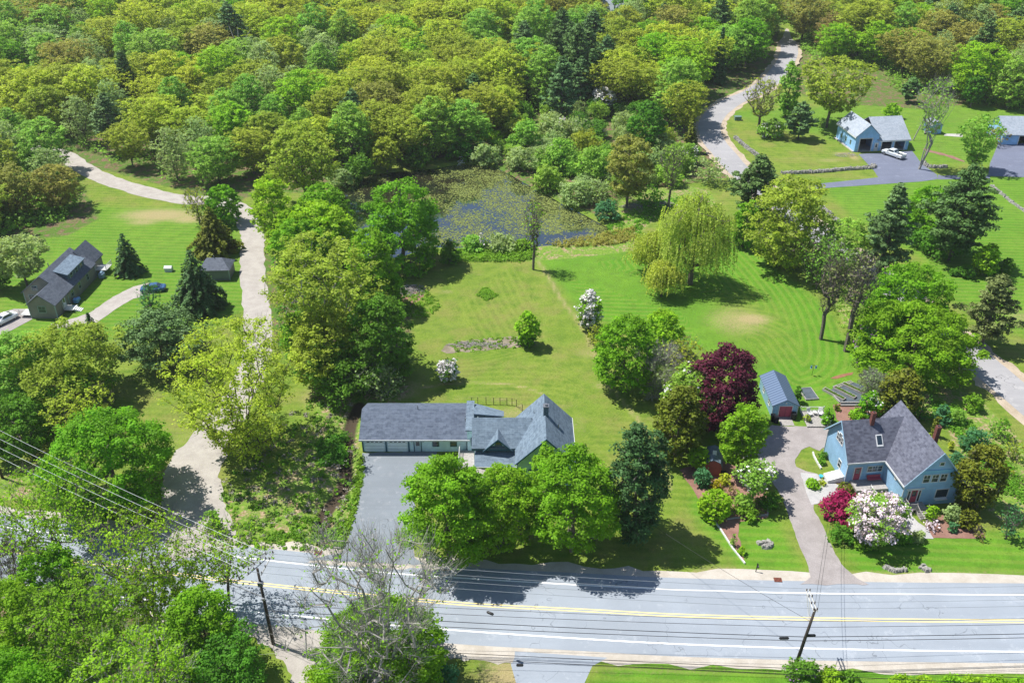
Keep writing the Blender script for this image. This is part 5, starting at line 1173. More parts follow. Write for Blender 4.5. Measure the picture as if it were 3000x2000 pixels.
# porch
mb = MB(); mb.extrude([(-4.85, 88.95 + Y, 2.45), (-4.85, 91.35 + Y, 3.25), (-4.85, 91.35 + Y, 3.37), (-4.85, 88.95 + Y, 2.57)], (5.5, 0, 0)); o = mb.build('porch_roof', R_slate2, fh); set_uv_slope(o)
mb = MB(); mb.box(-4.85, .65, 88.9 + Y, 88.95 + Y, 2.36, 2.56); mb.build('porch_fascia', TR_w, fh)
mb = MB(); mb.box(-4.8, .7, 89.05 + Y, 91.35 + Y, 0, .5); mb.build('porch_floor', WOODG, fh)
for x in (-4.7, -2.9, -1.1): mb = MB(); mb.box(x - .08, x + .08, 89.1 + Y, 89.26 + Y, .5, 2.45); mb.build('porch_post', TR_w, fh)
mb = MB(); mb.box(-7.1, -4.98, 91.2 + Y, 94.9 + Y, .12, .5); mb.build('deck', WOODG, fh); rail(fh, [(-7.05, 94.8 + Y), (-7.05, 91.3 + Y)], .5, .95, WOODW)
door(fh, '-y', (-3.6, 91.35 + Y), .9, 2.0, .5, TR_w, TR_t); window(fh, '-y', (-.9, 91.35 + Y), .8, 1.2, 1.1, TR_t)
# main gable block
mb = MB(); gable_walls(mb, 'y', .8, 7.75, 88.3 + Y, 97.2 + Y, 4.15, 7.75); mb.build('main_block', siding('wall_mint', (.50, .80, .76)), fh)
roof(fh, R_slate2, 'y', .8, 7.75, 88.3 + Y, 97.2 + Y, 4.15, 7.75, .5, .42, .16)
mb = MB(); cx_ = 4.275
for s in (-1, 1):
    sl = 3.6 / 3.475; xe = s * (3.475 + .45); mb.extrude([(cx_, 87.74 + Y, 7.70), (cx_ + xe, 87.74 + Y, 7.70 - 3.92 * sl), (cx_ + xe, 87.74 + Y, 7.95 - 3.92 * sl), (cx_, 87.74 + Y, 7.95)], (0, .055, 0))
mb.build('rake_board', TR_t, fh)
mb = MB(); mb.box(8.17, 8.22, 87.8 + Y, 97.7 + Y, 3.62, 3.9); mb.build('fascia', TR_w, fh)
window(fh, '-y', (3.3, 88.3 + Y), .8, 1.3, 3.7, TR_t); window(fh, '-y', (5.6, 88.3 + Y), .8, 1.3, 3.7, TR_t)
mb = MB(); mb.extrude([(4.3 + .45 * math.cos(t), 88.24 + Y, 6.0 + .45 * math.sin(t)) for t in np.linspace(0, math.pi, 9)], (0, .08, 0)); mb.build('fan_light', TR_t, fh)
mb = MB(); mb.prism([(2.2, 88.3 + Y), (2.7, 87.3 + Y), (4.1, 87.3 + Y), (4.6, 88.3 + Y)], .4, 2.5); mb.build('bay_window', W_teal, fh)
mb = MB(); mb.prism([(2.05, 88.3 + Y), (2.6, 87.15 + Y), (4.2, 87.15 + Y), (4.75, 88.3 + Y)], 2.5, 2.68); mb.build('bay_roof', TR_t, fh); window(fh, '-y', (3.4, 87.3 + Y), 1.0, 1.3, .9, TR_t); window(fh, '-y', (6.2, 88.3 + Y), .8, 1.3, 1.0, TR_t)
mb = MB(); mb.box(4.05, 4.7, 92.9 + Y, 93.5 + Y, 6.6, 9.05); ch = mb.build('chimney', BRICKB, fh); mb = MB(); mb.box(3.98, 4.77, 92.83 + Y, 93.57 + Y, 9.05, 9.2); mb.tube([(4.38, 93.2 + Y, 9.2), (4.38, 93.2 + Y, 9.42)], .2, 8); mb.build('chimney_cap', METAL, ch)
mb = MB(); mb.tube([(6.0, 92.5 + Y, 5.9), (6.0, 92.5 + Y, 6.75)], .06); mb.tube([(2.9, 95.2 + Y, 6.2), (2.9, 95.2 + Y, 6.95)], .05); mb.build('vent_pipe', METAL, fh)
# wire fence behind
fe = tag(empty('garden_fence', (-2, 101, 0)), 'low dark wire fence on thin posts curving behind the farmhouse', 'fence')
fp = [at(*q)[:2] for q in ((1382,1185),(1400,1184),(1424,1184),(1446,1185),(1465,1185),(1485,1186),(1500,1187),(1513,1191),(1530,1205))]
for q in fp: MB().tube([(q[0] + 2, q[1] - 101, 0), (q[0] + 2, q[1] - 101, 1.25)], .045, 5).build('post', BARKD, fe)
mb = MB()
for a, b in zip(fp[:-1], fp[1:]):
    for z in (.1, .45, .8, 1.18): mb.tube([(a[0] + 2, a[1] - 101, z), (b[0] + 2, b[1] - 101, z)], .014, 4)
mb.build('wire', BARKD, fe)
# === blue clapboard house
rot = math.radians(6.2); bh = tag(empty('blue_house', (48.5, 84.3, 0), rot), 'blue clapboard house with pink doors and charcoal shingle roofs', 'house')
mb = MB(); gable_walls(mb, 'y', 0, 7.2, 0, 10.3, 3.95, 8.35); mb.build('main_block', W_blue, bh)
roof(bh, R_char, 'y', 0, 7.2, 0, 10.3, 3.95, 8.35, .42, .35, .16)
mb = MB(); gable_walls(mb, 'x', -5.0, 2.2, 4.95, 11.5, 3.95, 7.6, 8.2); mb.build('side_wing', W_blue, bh)
roof(bh, R_char, 'x', -5.0, 2.6, 4.95, 11.5, 3.95, 7.6, .42, .38, .16, 8.2)
mb = MB()
for s in (-1, 1):
    sl = 4.4 / 3.6; xe = s * 3.98; mb.extrude([(3.6, -.48, 8.32), (3.6 + xe, -.48, 8.32 - 3.98 * sl), (3.6 + xe, -.48, 8.58 - 3.98 * sl), (3.6, -.48, 8.58)], (0, .05, 0))
sl = 3.65 / 3.25
TR_l = plain('trim_light_blue', (.36, .55, .72), .5, .05); mb.build('rake_board', TR_l, bh); mb = MB()
for y_, s in ((4.95, -1), (11.5, 1)): mb.extrude([(-5.47, 8.2, 7.55), (-5.47, y_ + s * .4, 3.9 - .42 * sl), (-5.47, y_ + s * .4, 4.15 - .42 * sl), (-5.47, 8.2, 7.8)], (.045, 0, 0))
mb.build('rake_board', TR_l, bh)
for q_ in ((-.42, -.36, -.45, 4.5), (-5.4, -.43, 4.5, 4.56), (7.56, 7.62, -.45, 10.7)): MB().box(*q_, 3.45, 3.68).build('gutter', TR_w, bh)
for x, y in ((-5.05, 4.9), (-5.05, 11.4), (-.04, -.04), (7.25, -.05)): MB().tube([(x, y, .1), (x, y, 3.5)], .05).build('downspout', TR_w, bh)
mb = MB(); mb.extrude([(1.05, -.09, 5.1), (6.15, -.09, 5.1), (5.7, -.09, 5.65), (1.5, -.09, 5.65)], (0, .11, 0)); mb.build('trim_band', plain('trim_band_blue', (.22, .50, .72), .5, .05), bh)
for x in (2.55, 3.65, 4.75): window(bh, '-y', (x, 0), .78, 1.1, 3.75, TR_w, 2)
window(bh, '-y', (4.0, 0), .5, .45, 6.3, TR_w, 0); window(bh, '-y', (5.15, 0), 1.55, 1.3, 1.1, TR_w, 0)
mb = MB(); mb.box(4.35, 5.95, -.35, -.03, .88, 1.0); mb.build('flower_box', TR_w, bh)
door(bh, '-y', (1.5, 0), .85, 2.0, .62, PINK, TR_w)
for x in (.82, 2.18): window(bh, '-y', (x, 0), .28, 1.75, .75, TR_w, 0, 'side_light')
mb = MB(); mb.box(.35, 2.65, -.1, .02, 2.75, 2.9); mb.build('door_hood', TR_w, bh)
door(bh, '-y', (-3.55, 4.95), .85, 2.0, .55, PINK, TR_w); window(bh, '-y', (-1.3, 4.95), 1.9, .85, 1.75, TR_w, 2); mb = MB(); mb.box(-1.66, -1.6, 4.9, 4.96, 1.75, 2.6); mb.box(-.98, -.92, 4.9, 4.96, 1.75, 2.6); mb.build('mullion', TR_w, bh)
window(bh, '-x', (-5.0, 7.0), .7, 1.1, 1.1, TR_w, 2); window(bh, '-x', (-5.0, 8.2), .5, 1.3, 4.3, TR_w, 2); window(bh, '-x', (-5.0, 7.6), .5, 1.0, 4.3, TR_w, 2); window(bh, '-x', (-5.0, 8.8), .5, 1.0, 4.3, TR_w, 2)
mb = MB(); mb.extrude([(-.06, 2.2 + .35 * math.cos(t), 2.9 + .35 * math.sin(t)) for t in np.linspace(0, 2 * math.pi, 13)[:-1]], (.08, 0, 0)); mb.build('round_window', TR_w, bh)
# side deck in the corner, bench, bulkhead
mb = MB(); mb.box(-4.3, -.1, 2.9, 4.95, .1, .5); mb.build('side_deck', WOODG, bh); rail(bh, [(-2.5, 2.95), (-2.5, 1.7)], .3, .9, WOODW)
mb = MB(); mb.box(-2.2, -.4, 4.3, 4.8, .85, .93); mb.box(-2.2, -.4, 4.74, 4.82, .93, 1.3); mb.build('bench', PINK, bh)
mb = MB(); mb.extrude([(-7.1, 5.2, .05), (-5.02, 5.2, .05), (-5.02, 5.2, 1.0), (-7.1, 5.2, .45)], (0, 1.5, 0)); mb.build('bulkhead_door', WOODW, bh)
# front steps
mb = MB(); mb.box(.4, 2.9, -1.35, 0, .45, .58); mb.build('landing', WOODG, bh)
mb = MB()
for i in range(4): mb.box(1.45, 2.85, -1.65 - i * .3, -1.35 - i * .3, .02, .45 - i * .11)
mb.build('steps', WOODG, bh); rail(bh, [(.45, 0), (.45, -1.3), (1.4, -1.35)], .58, .9, WOODG); rail(bh, [(1.42, -1.4, .5), (1.42, -2.8, .05)], 0, .9, WOODG); rail(bh, [(2.9, -1.35, .5), (2.9, -2.8, .05)], 0, .9, WOODG)
# skylight, chimneys
mb = MB(); q = lambda y: 3.95 + (y - 4.95) * sl + .16
mb.extrude([(-1.25, 5.75, q(5.75)), (-1.25, 6.75, q(6.75)), (-1.25, 6.75, q(6.75) + .14), (-1.25, 5.75, q(5.75) + .14)], (.85, 0, 0)); sk_ = mb.build('skylight', TR_w, bh)
mb = MB(); mb.extrude([(-1.15, 5.87, q(5.87) + .13), (-1.15, 6.65, q(6.65) + .13), (-1.15, 6.65, q(6.65) + .155), (-1.15, 5.87, q(5.87) + .155)], (.65, 0, 0)); mb.build('pane', GLASS, sk_)
mb = MB(); mb.box(-1.75, -1.25, 7.6, 8.1, 6.7, 9.0); ch = mb.build('chimney', BRICK, bh); mb = MB(); mb.box(-1.62, -1.38, 7.73, 7.97, 9.0, 9.06); mb.build('flue', DARK, ch)
mb = MB(); mb.box(5.75, 6.3, 5.0, 5.55, 4.0, 8.1); ch = mb.build('chimney', BRICK, bh); mb = MB(); mb.box(5.88, 6.17, 5.12, 5.43, 8.1, 8.15); mb.build('flue', DARK, ch)
# === metal roofed shed with red doors
sh = tag(empty('garden_shed', (37.15, 103.1, 0)), 'blue shed with ribbed metal roof and red double doors', 'shed')
mb = MB(); gable_walls(mb, 'y', 0, 3.55, 0, 7.4, 2.1, 3.05); mb.build('wall', W_shedb, sh); mb = roof_slabs('y', 0, 3.55, 0, 7.4, 2.1, 3.05, .2, .18, .1); mb.build('roof', R_metal, sh)
mb = MB(); mb.box(.95, 2.75, -.05, .01, .1, 1.95); dr = mb.build('door', PINK, sh)
mb = MB(); mb.box(.84, .95, -.07, .01, .1, 2.06); mb.box(2.75, 2.86, -.07, .01, .1, 2.06); mb.box(.95, 2.75, -.07, .01, 1.95, 2.06); mb.build('door_frame', TR_w, sh)
mb = MB(); mb.box(1.84, 1.87, -.065, -.045, .12, 1.93)
for z in (.45, 1.6):
    for x in (.97, 2.55): mb.box(x, x + .18, -.07, -.045, z, z + .04)
mb.build('hinge', BLACK, dr); mb = MB(); mb.box(-.04, .04, -.05, .0, 0, 2.1); mb.box(3.51, 3.59, -.05, 0, 0, 2.1); mb.build('corner_board', TR_w, sh)
for y in (1.9, 5.0): window(sh, '-x', (0, y), .8, .8, .95, TR_w, 2)
mb = MB(); mb.tube([(1.78, -.03, 2.5), (1.78, -.12, 2.5)], .14, 10); mb.build('wall_plaque', TR_w, sh)
mb = MB(); mb.hexa([(.9, -2.0, .0), (2.8, -2.0, .0), (2.8, -.05, .0), (.9, -.05, .0)], [(.9, -2.0, .05), (2.8, -2.0, .05), (2.8, -.05, .12), (.9, -.05, .12)]); mb.build('ramp', WOODG, sh)
# === small red barn shed in the mulch bed
p0 = at(2073, 1388); rb = tag(empty('red_shed', (p0[0] + .5, p0[1] - .4, 0), math.radians(-12)), 'tiny red barn style shed with grey gambrel roof and small cupola', 'shed')
prof_ = lambda y, s=1.0, dz=0: [(-.75 * s, y, 1.25 + dz), (-.55 * s, y, 1.75 + dz), (0, y, 2.05 + dz), (.55 * s, y, 1.75 + dz), (.75 * s, y, 1.25 + dz)]
mb = MB(); mb.extrude([(-.72, 0, 0)] + prof_(0) + [(.72, 0, 0)], (0, 2.1, 0)); mb.build('wall', plain('barn_red', (.42, .10, .09), .7, .15), rb)
mb = MB(); a = prof_(-.12, 1.1); b = prof_(-.12, 1.1, .08)
for i in range(4): mb.extrude([a[i], a[i + 1], b[i + 1], b[i]], (0, 2.34, 0))
o = mb.build('roof', R_slate2, rb); set_uv_slope(o); mb = MB(); mb.box(-.18, .18, .75, 1.1, 2.0, 2.35); mb.build('cupola', TR_w, rb)
mb = MB(); mb.box(.73, .78, .6, 1.5, .05, 1.1); mb.build('door', TR_w, rb)
rb.scale = (1.4, 1.4, 1.3)
# === grey shingled house at the left
lh = tag(empty('grey_house', (-77.3, 131.3, 0), math.radians(-2)), 'brown grey shingled cape house with blue grey dormer and white deck', 'house')
mb = MB(); gable_walls(mb, 'y', -7.5, 0, 4.3, 15.3, 2.75, 5.75, -3.75); mb.build('main_block', W_shake, lh); roof(lh, R_dark, 'y', -7.5, 0, 4.3, 15.3, 2.75, 5.75, .3, .3, .15, -3.75)
mb = MB(); gable_walls(mb, 'y', -4.55, 0, 0, 4.6, 2.75, 4.5); mb.build('front_wing', W_shake, lh); roof(lh, R_dark, 'y', -4.55, 0, 0, 4.6, 2.75, 4.55, .3, .3, .15)
mb = MB(); gable_walls(mb, 'y', -5.2, -.5, 15.3, 19.5, 2.75, 5.2); mb.build('rear_wing', W_shake, lh); roof(lh, R_dark, 'y', -5.2, -.5, 15.0, 19.5, 2.75, 5.3, .3, .3, .15)
mb = MB(); mb.extrude([(-.75, 7.4, 2.9), (-3.7, 7.4, 4.2), (-3.7, 7.4, 5.3), (-.75, 7.4, 4.55)], (0, 6.2, 0)); dm = mb.build('dormer', plain('dormer_blue_grey', (.10, .15, .22), .7, .1), lh)
mb = MB(); mb.extrude([(-.5, 7.1, 4.5), (-3.9, 7.1, 5.42), (-3.9, 7.1, 5.56), (-.5, 7.1, 4.64)], (0, 6.8, 0)); o = mb.build('roof', R_slate2, dm); set_uv_slope(o)
for y in (8.6, 10.6, 12.4): window(dm, '+x', (-.75, y), .75, 1.05, 3.3, TR_g, 1)
for y in (6.1, 9.0, 12.2): window(lh, '+x', (0, y), .75, 1.15, 1.1, TR_g, 1)
window(lh, '-y', (-2.3, 0), 1.2, 1.1, 1.2, TR_g, 2); window(lh, '-y', (-5.3, 4.3), .9, .8, 3.1, TR_g, 2); window(lh, '-y', (-6.2, 4.3), .9, .8, 1.3, TR_g, 2)
door(lh, '+x', (0, 3.0), .9, 2.0, .5, TR_w, TR_g)
mb = MB()
for x, y in ((-4.55, 0), (0, 0), (0, 15.3), (-7.5, 4.3), (0, 4.5)): mb.box(x - .07, x + .07, y - .07, y + .07, 0, 2.7)
mb.build('corner_board', TR_g, lh)
mb = MB(); mb.box(.1, 1.7, 2.2, 3.9, .35, .5); mb.build('deck', WOODW, lh); rail(lh, [(.1, 2.2), (1.65, 2.2)], .5, .9, WOODW); mb = MB()
for i in range(4): mb.box(1.7 + i * .28, 1.98 + i * .28, 2.5, 3.6, .02, .4 - i * .1)
mb.build('steps', WOODW, lh); mb = MB(); mb.box(-6.6, -4.7, .2, 2.2, .4, .5); mb.build('deck', WOODW, lh); rail(lh, [(-6.6, .2), (-4.7, .2)], .5, .9, WOODW)
mb = MB(); mb.box(-.5, 1.6, 16.2, 18.6, .9, 1.02); mb.build('deck', WOODW, lh); rail(lh, [(-.4, 16.2), (1.6, 16.2), (1.6, 18.6)], 1.02, .9, WOODW)
mb = MB(); mb.tube([(-5.2, 10, 4.6), (-5.2, 10, 5.5)], .07); mb.build('vent_pipe', METAL, lh)
pt = tag(MB().box(.0, .9, 0, .8, 0, .95).box(.15, .8, .8, 1.6, 0, .7).build('tarp_pile', plain('blue_tarp', (.20, .42, .75), .5, .2, 3), bevel=.18), 'lumpy blue tarp covered pile against the grey house wall', 'tarp'); pt.location = (-76.9, 136.4, 0)
pt = tag(MB().box(0, 1.0, 0, 1.0, 0, 1.0).box(.2, .8, .1, .9, 1.0, 1.25).build('covered_grill', plain('pale_blue_cover', (.25, .38, .5), .5, .2, 3), bevel=.2), 'pale blue covered grill at the back corner of the grey house', 'grill'); pt.location = (-76.2, 145.9, 0)
# small grey shed near the lane
gs = tag(empty('small_shed', (-56.8, 145.2, 0), math.radians(2)), 'small dark grey shed with hipped roof beside the gravel lane', 'shed')
MB().box(0, 5.0, 0, 3.9, 0, 2.2).build('wall', W_grey, gs)
mb = MB(); e = .3; mb.poly([(-e, -e, 2.15), (5 + e, -e, 2.15), (3.6, 1.95, 3.7), (.9, 1.95, 3.7)]).poly([(5 + e, -e, 2.15), (5 + e, 3.9 + e, 2.15), (3.6, 1.95, 3.7)]).poly([(5 + e, 3.9 + e, 2.15), (-e, 3.9 + e, 2.15), (.9, 1.95, 3.7), (3.6, 1.95, 3.7)]).poly([(-e, 3.9 + e, 2.15), (-e, -e, 2.15), (.9, 1.95, 3.7)]).poly([(-e, 3.9 + e, 2.15), (5 + e, 3.9 + e, 2.15), (5 + e, -e, 2.15), (-e, -e, 2.15)])
o = mb.build('roof', R_dark, gs); set_uv_slope(o); mb = MB(); mb.tube([(2.2, 1.9, 3.6), (2.2, 1.9, 4.1)], .07); mb.build('vent_pipe', METAL, gs); mb = MB(); mb.box(4.93, 5.07, -.05, .05, 0, 2.2); mb.build('corner_board', TR_g, gs)
ln = at(492, 795); tag(MB().box(0, 2.2, 0, 1.6, 0, 1.3).extrude([(-.1, -.1, 1.3), (-.1, 1.7, 1.3), (-.1, .8, 1.9)], (2.4, 0, 0)).build('greenhouse', plain('greenhouse_pale', (.55, .62, .6), .4, .1)), 'little pale greenhouse half hidden by the tall spruce', 'greenhouse').location = (ln[0] - .5, ln[1] - .3, 0); bpy.data.objects['greenhouse'].scale = (.6, .6, .6)
# === far blue garage
fg = tag(empty('blue_garage', (85.4, 214.3, 0), math.radians(6.5)), 'bright blue garage with grey roofs and three open bays', 'garage')
def holed_front(parent, mat, x0, x1, ze, holes, zr=None, y=0.0, t=.2):
    mb = MB(); xs = sorted({x0, x1, *[h[0] for h in holes], *[h[1] for h in holes]})
    for a, b in zip(xs[:-1], xs[1:]):
        h = [h for h in holes if h[0] <= a and h[1] >= b]; mb.box(a, b, y, y + t, h[0][2] if h else 0, ze)
    if zr: mb.extrude([(x0, y, ze), (x1, y, ze), ((x0 + x1) / 2, y, zr)], (0, t, 0))
    return mb
mb = holed_front(fg, W_skyb, 0, 5.9, 4.1, [(1.05, 4.2, 3.3)], 6.75); mb.box(0, .2, .2, 10.7, 0, 4.1); mb.box(5.7, 5.9, .2, 10.7, 0, 4.1); mb.extrude([(0, 10.5, 0), (5.9, 10.5, 0), (5.9, 10.5, 4.1), (2.95, 10.5, 6.75), (0, 10.5, 4.1)], (0, .2, 0)); mb.build('tall_bay', W_skyb, fg)
mb = holed_front(fg, W_skyb, 5.9, 14.0, 2.9, [(6.95, 9.55, 2.35), (10.35, 12.95, 2.35)]); mb.box(13.8, 14.0, .2, 12.5, 0, 2.9); mb.box(5.9, 14.0, 12.5, 12.7, 0, 2.9); mb.extrude([(13.8, 0, 2.9), (13.8, 12.7, 2.9), (13.8, 6.5, 6.5)], (.2, 0, 0)); mb.build('low_bays', W_skyb, fg)
MB().box(.2, 5.7, .0, 10.5, -.02, .05).box(5.9, 13.8, 0.0, 12.5, -.02, .05).build('floor', CONC, fg)
MB().box(.25, 5.65, 5.5, 5.6, .05, 4).box(5.95, 13.75, 5.0, 5.1, .05, 2.8).build('bay_shade', DARK, fg)  # near-black sheets across the bays, their inner shade put into colour
roof(fg, R_grey, 'y', 0, 5.9, 0, 10.7, 4.1, 6.8, .3, .35, .15); roof(fg, R_grey, 'x', 5.75, 14.0, 0, 12.7, 2.9, 6.6, .25, .4, .15, 6.4)
for a, b, h in ((1.05, 4.2, 3.3), (6.95, 9.55, 2.35), (10.35, 12.95, 2.35)): MB().box(a - .18, a, -.06, .02, 0, h + .18).box(b, b + .18, -.06, .02, 0, h + .18).box(a, b, -.06, .02, h, h + .18).build('door_trim', TR_w, fg)
MB().box(-.38, -.34, -.3, 11, 3.55, 3.85).build('gutter', TR_w, fg); MB().box(6.2, 14.3, -.47, -.42, 2.45, 2.72).build('gutter', TR_w, fg); door(fg, '-y', (5.55, 0), .8, 2.0, .05, TR_w, TR_w)
for y in (2.6, 5.2, 7.8): window(fg, '-x', (0, y), .5, 1.0, 1.2, TR_g, 1)
MB().box(-.45, -.05, -.1, 11, 0, .22).build('foundation', CONC, fg)
# small blue shed behind
bs = tag(empty('small_blue_shed', (109.9, 228.0, 0), math.radians(8)), 'little blue garden shed on the lawn behind the leaning birches', 'shed'); mb = MB(); gable_walls(mb, 'y', 0, 3.0, 0, 3.6, 2.3, 3.5); mb.build('wall', W_skyb, bs); roof(bs, R_grey, 'y', 0, 3.0, 0, 3.6, 2.3, 3.5, .2, .2, .1); window(bs, '-y', (1.5, 0), .8, .7, 1.2, TR_w)
sheet('ramp_path', [at(*q)[:2] for q in ((2768,392),(2820,393),(2820,402),(2790,400),(2765,398))], .03, CONC, 'short pale concrete path leading from the small blue shed')
# right hand garage
rg_ = tag(empty('grey_roofed_garage', (124.8, 219.8, 0), math.radians(-3)), 'pale grey roofed garage cut by the right edge', 'garage')
mb = holed_front(rg_, W_skyb, 0, 16, 2.8, [(4.0, 7.0, 2.3), (8.5, 11.5, 2.3)]); mb.box(0, .2, .2, 9, 0, 2.8); mb.box(0, 16, 9, 9.2, 0, 2.8); mb.extrude([(0, 0, 2.8), (0, 9.2, 2.8), (0, 4.6, 5.9)], (16, 0, 0)); mb.build('wall', W_skyb, rg_); MB().box(.3, 15.8, 3.5, 3.6, 0, 2.8).build('bay_shade', DARK, rg_)  # the near-black sheet inside paints the shade behind the door openings
roof(rg_, R_grey, 'x', 0, 16, 0, 9.2, 2.8, 5.9, .3, .4, .15)
for a, b in ((4.0, 7.0), (8.5, 11.5)): MB().box(a - .18, a, -.06, .02, 0, 2.45).box(b, b + .18, -.06, .02, 0, 2.45).box(a, b, -.06, .02, 2.3, 2.45).build('door_trim', TR_w, rg_)
# far house in the wood
hp = at(1800, 92); fhh = tag(empty('far_house', (hp[0] - 3, hp[1], 0), math.radians(4)), 'tall cream house with pale blue roof deep in the wood', 'house')
mb = MB(); gable_walls(mb, 'x', -3.2, 6.2, 0, 8.5, 7.2, 11.0); mb.build('wall', W_cream, fhh); roof(fhh, R_grey, 'x', -3.2, 6.2, 0, 8.5, 7.2, 11.0, .3, .4, .2)
for z in (1.3, 4.6):
    for x in (-1.6, 1.6, 4.6): window(fhh, '-y', (x, 0), .9, 1.5, z, TR_w, 1)
mb = MB(); mb.box(-.5, 3.5, -2.5, 0, .9, 1.05); mb.build('deck', WOODW, fhh); rail(fhh, [(-.5, -2.5), (3.5, -2.5)], 1.05, .95, WOODW)
for q, l_ in (((2800,205),'white gable of a far house showing through the trees at the upper right'),):
    w_ = at(*q); h_ = tag(empty('far_house', (w_[0], w_[1], 0), .4), l_, 'house'); mb = MB(); gable_walls(mb, 'y', 0, 6, 0, 8, 4, 7); mb.build('wall', TR_w, h_); roof(h_, R_grey, 'y', 0, 6, 0, 8, 4, 7, .3, .3, .15)
# ---------------------------------------------------------------- stone walls
def stone_wall(pts, label, w=.9, h=.75, seed=1):
    r = np.random.RandomState(seed); L = smooth_line(G(*pts), 4); mb = MB(); acc = 0
    for a, b in zip(L[:-1], L[1:]):
        a = np.array(a); b = np.array(b); d = np.linalg.norm(b - a); k = max(1, int(d / .38)); t = (b - a) / d; nn = np.array([-t[1], t[0]])
        for i in range(k):
            for row in range(2):
                for lay in range(2 if h > .4 else 1):
                    c = a + (b - a) * (i + r.rand() * .6) / k + nn * ((row - .5) * w * .5 + r.normal() * .05); s = .16 + .17 * r.rand(3); z = lay * h * .42 + s[2] * .5
                    j = lambda: 1 + .35 * (r.rand() - .5); an = r.rand() * 3.14; ca, sa = math.cos(an), math.sin(an)
                    P = [(x * s[0] * j(), y * s[1] * j()) for x, y in ((-1, -1), (1, -1), (1, 1), (-1, 1))]; P = [(c[0] + x * ca - y * sa, c[1] + x * sa + y * ca) for x, y in P]; kx = .62
                    bt = [(p[0], p[1], z - s[2] * .9) for p in P]; tp = [(c[0] + (p[0] - c[0]) * kx, c[1] + (p[1] - c[1]) * kx, z + s[2] * (.6 + .5 * r.rand())) for p in P]; mb.hexa(bt, tp)
    return tag(mb.build('stone_wall', STONE), label, 'wall')
STONE = plain('field_stone', (.34, .33, .30), .9, .35, 3)
stone_wall([(2152,404),(2170,420),(2195,440),(2225,462)], 'short dry stone wall running down beside the side road')
stone_wall([(2290,510),(2400,505),(2480,498),(2560,492),(2550,484)], 'long dry stone wall below the blue garage lawn', seed=2)
stone_wall([(2705,478),(2715,488),(2740,492),(2775,490)], 'short stone wall right of the blue garage driveway', seed=3)
stone_wall([(2405,608),(2430,630),(2465,660)], 'stone wall behind the olive tree beside the side road', seed=4)
stone_wall([(2905,545),(2960,590),(3010,625)], 'low stone wall crossing the lawn at the right edge', .5, .35, 5)
stone_wall([(2560,1045),(2575,1065),(2590,1085)], 'heap of pale rocks at the foot of the dense maples', 1.4, .6, 6)
stone_wall([(2225,1592),(2245,1588),(2258,1594),(2250,1602),(2232,1602)], 'small ring of grey stones on the front lawn', .35, .25, 7)
stone_wall([(2180,1340),(2200,1345)], 'grey boulder pile beside the gravel driveway', .9, .5, 8)
stone_wall([(2700,1660),(2720,1672)], 'small group of rocks at the front edge of the blue house lawn', .5, .35, 9)
stone_wall([(2590,1660),(2620,1672),(2655,1668)], 'low stones around a flower patch near the main road', .3, .25, 10)
# ---------------------------------------------------------------- truck and car
PAINT = N('car_paint_white'); PAINT = PAINT.bsdf((.60, .64, .66), .28, .5, metal=.25); PAINTW = N('car_paint_bright'); PAINTW = PAINTW.bsdf((.78, .80, .82), .25, .5)
TYRE = plain('tyre_rubber', (.015, .015, .016), .85, .2); RIM = plain('rim_alloy', (.45, .46, .48), .35, .1, metal=.8); LAMPR = plain('lamp_red', (.45, .02, .02), .3, .1); LAMPW = plain('lamp_clear', (.7, .7, .72), .15, .05)
def loft(secs):
    mb = MB(); k = len(secs[0]); 
    for s in secs: mb.v += [tuple(map(float, p)) for p in s]
    for i in range(len(secs) - 1):
        for j in range(k): j2 = (j + 1) % k; mb.f.append((i * k + j, i * k + j2, (i + 1) * k + j2, (i + 1) * k + j))
    mb.f.append(tuple(range(k - 1, -1, -1))); mb.f.append(tuple((len(secs) - 1) * k + j for j in range(k))); return mb
def sec(x, hw, z0, z1, rd=.1): return [(x, -hw + rd, z0), (x, hw - rd, z0), (x, hw, z0 + rd), (x, hw, z1 - rd * 1.4), (x, hw - rd, z1), (x, -hw + rd, z1), (x, -hw, z1 - rd * 1.4), (x, -hw, z0 + rd)]
def wheels(root, xs, hw, r):
    for x in xs:
        for s in (-1, 1):
            w = MB().tube([(x, s * (hw - .24), r), (x, s * hw, r)], r, 16).build('wheel', TYRE, root, smooth=False); MB().tube([(x, s * (hw - .02), r), (x, s * (hw + .015), r)], r * .6, 12).build('rim', RIM, w)
tk = tag(empty('pickup_truck', (94.0, 211.1, .03), math.radians(-56)), 'silver white pickup truck parked on the driveway by the blue garage', 'truck')
# local +x is the tail
loft([sec(-2.9, .82, .5, .95), sec(-2.75, .93, .42, 1.08), sec(-1.4, .97, .40, 1.16), sec(-.9, .98, .40, 1.2), sec(.75, .98, .40, 1.2), sec(.8, .98, .42, .8)]).build('body', PAINT, tk, smooth=False)
mb = MB(); mb.box(.8, 2.85, -.98, -.9, .45, 1.22).box(.8, 2.85, .9, .98, .45, 1.22).box(.78, .86, -.9, .9, .8, 1.22).box(2.78, 2.88, -.9, .9, .5, 1.22); mb.build('bed', PAINT, tk, bevel=.03); MB().box(.86, 2.78, -.9, .9, .5, .72).build('bed_floor', BLACK, tk)
loft([sec(-1.55, .78, 1.15, 1.2, .02), sec(-.95, .74, 1.15, 1.82, .08), sec(.35, .74, 1.15, 1.84, .08), sec(.72, .78, 1.15, 1.25, .02)]).build('cab', PAINT, tk)
mb = MB(); mb.hexa([(-1.50, -.68, 1.24), (-1.50, .68, 1.24), (-1.42, .68, 1.24), (-1.42, -.68, 1.24)], [(-1.05, -.62, 1.76), (-1.05, .62, 1.76), (-.97, .62, 1.76), (-.97, -.62, 1.76)]); mb.build('windscreen', GLASS, tk)
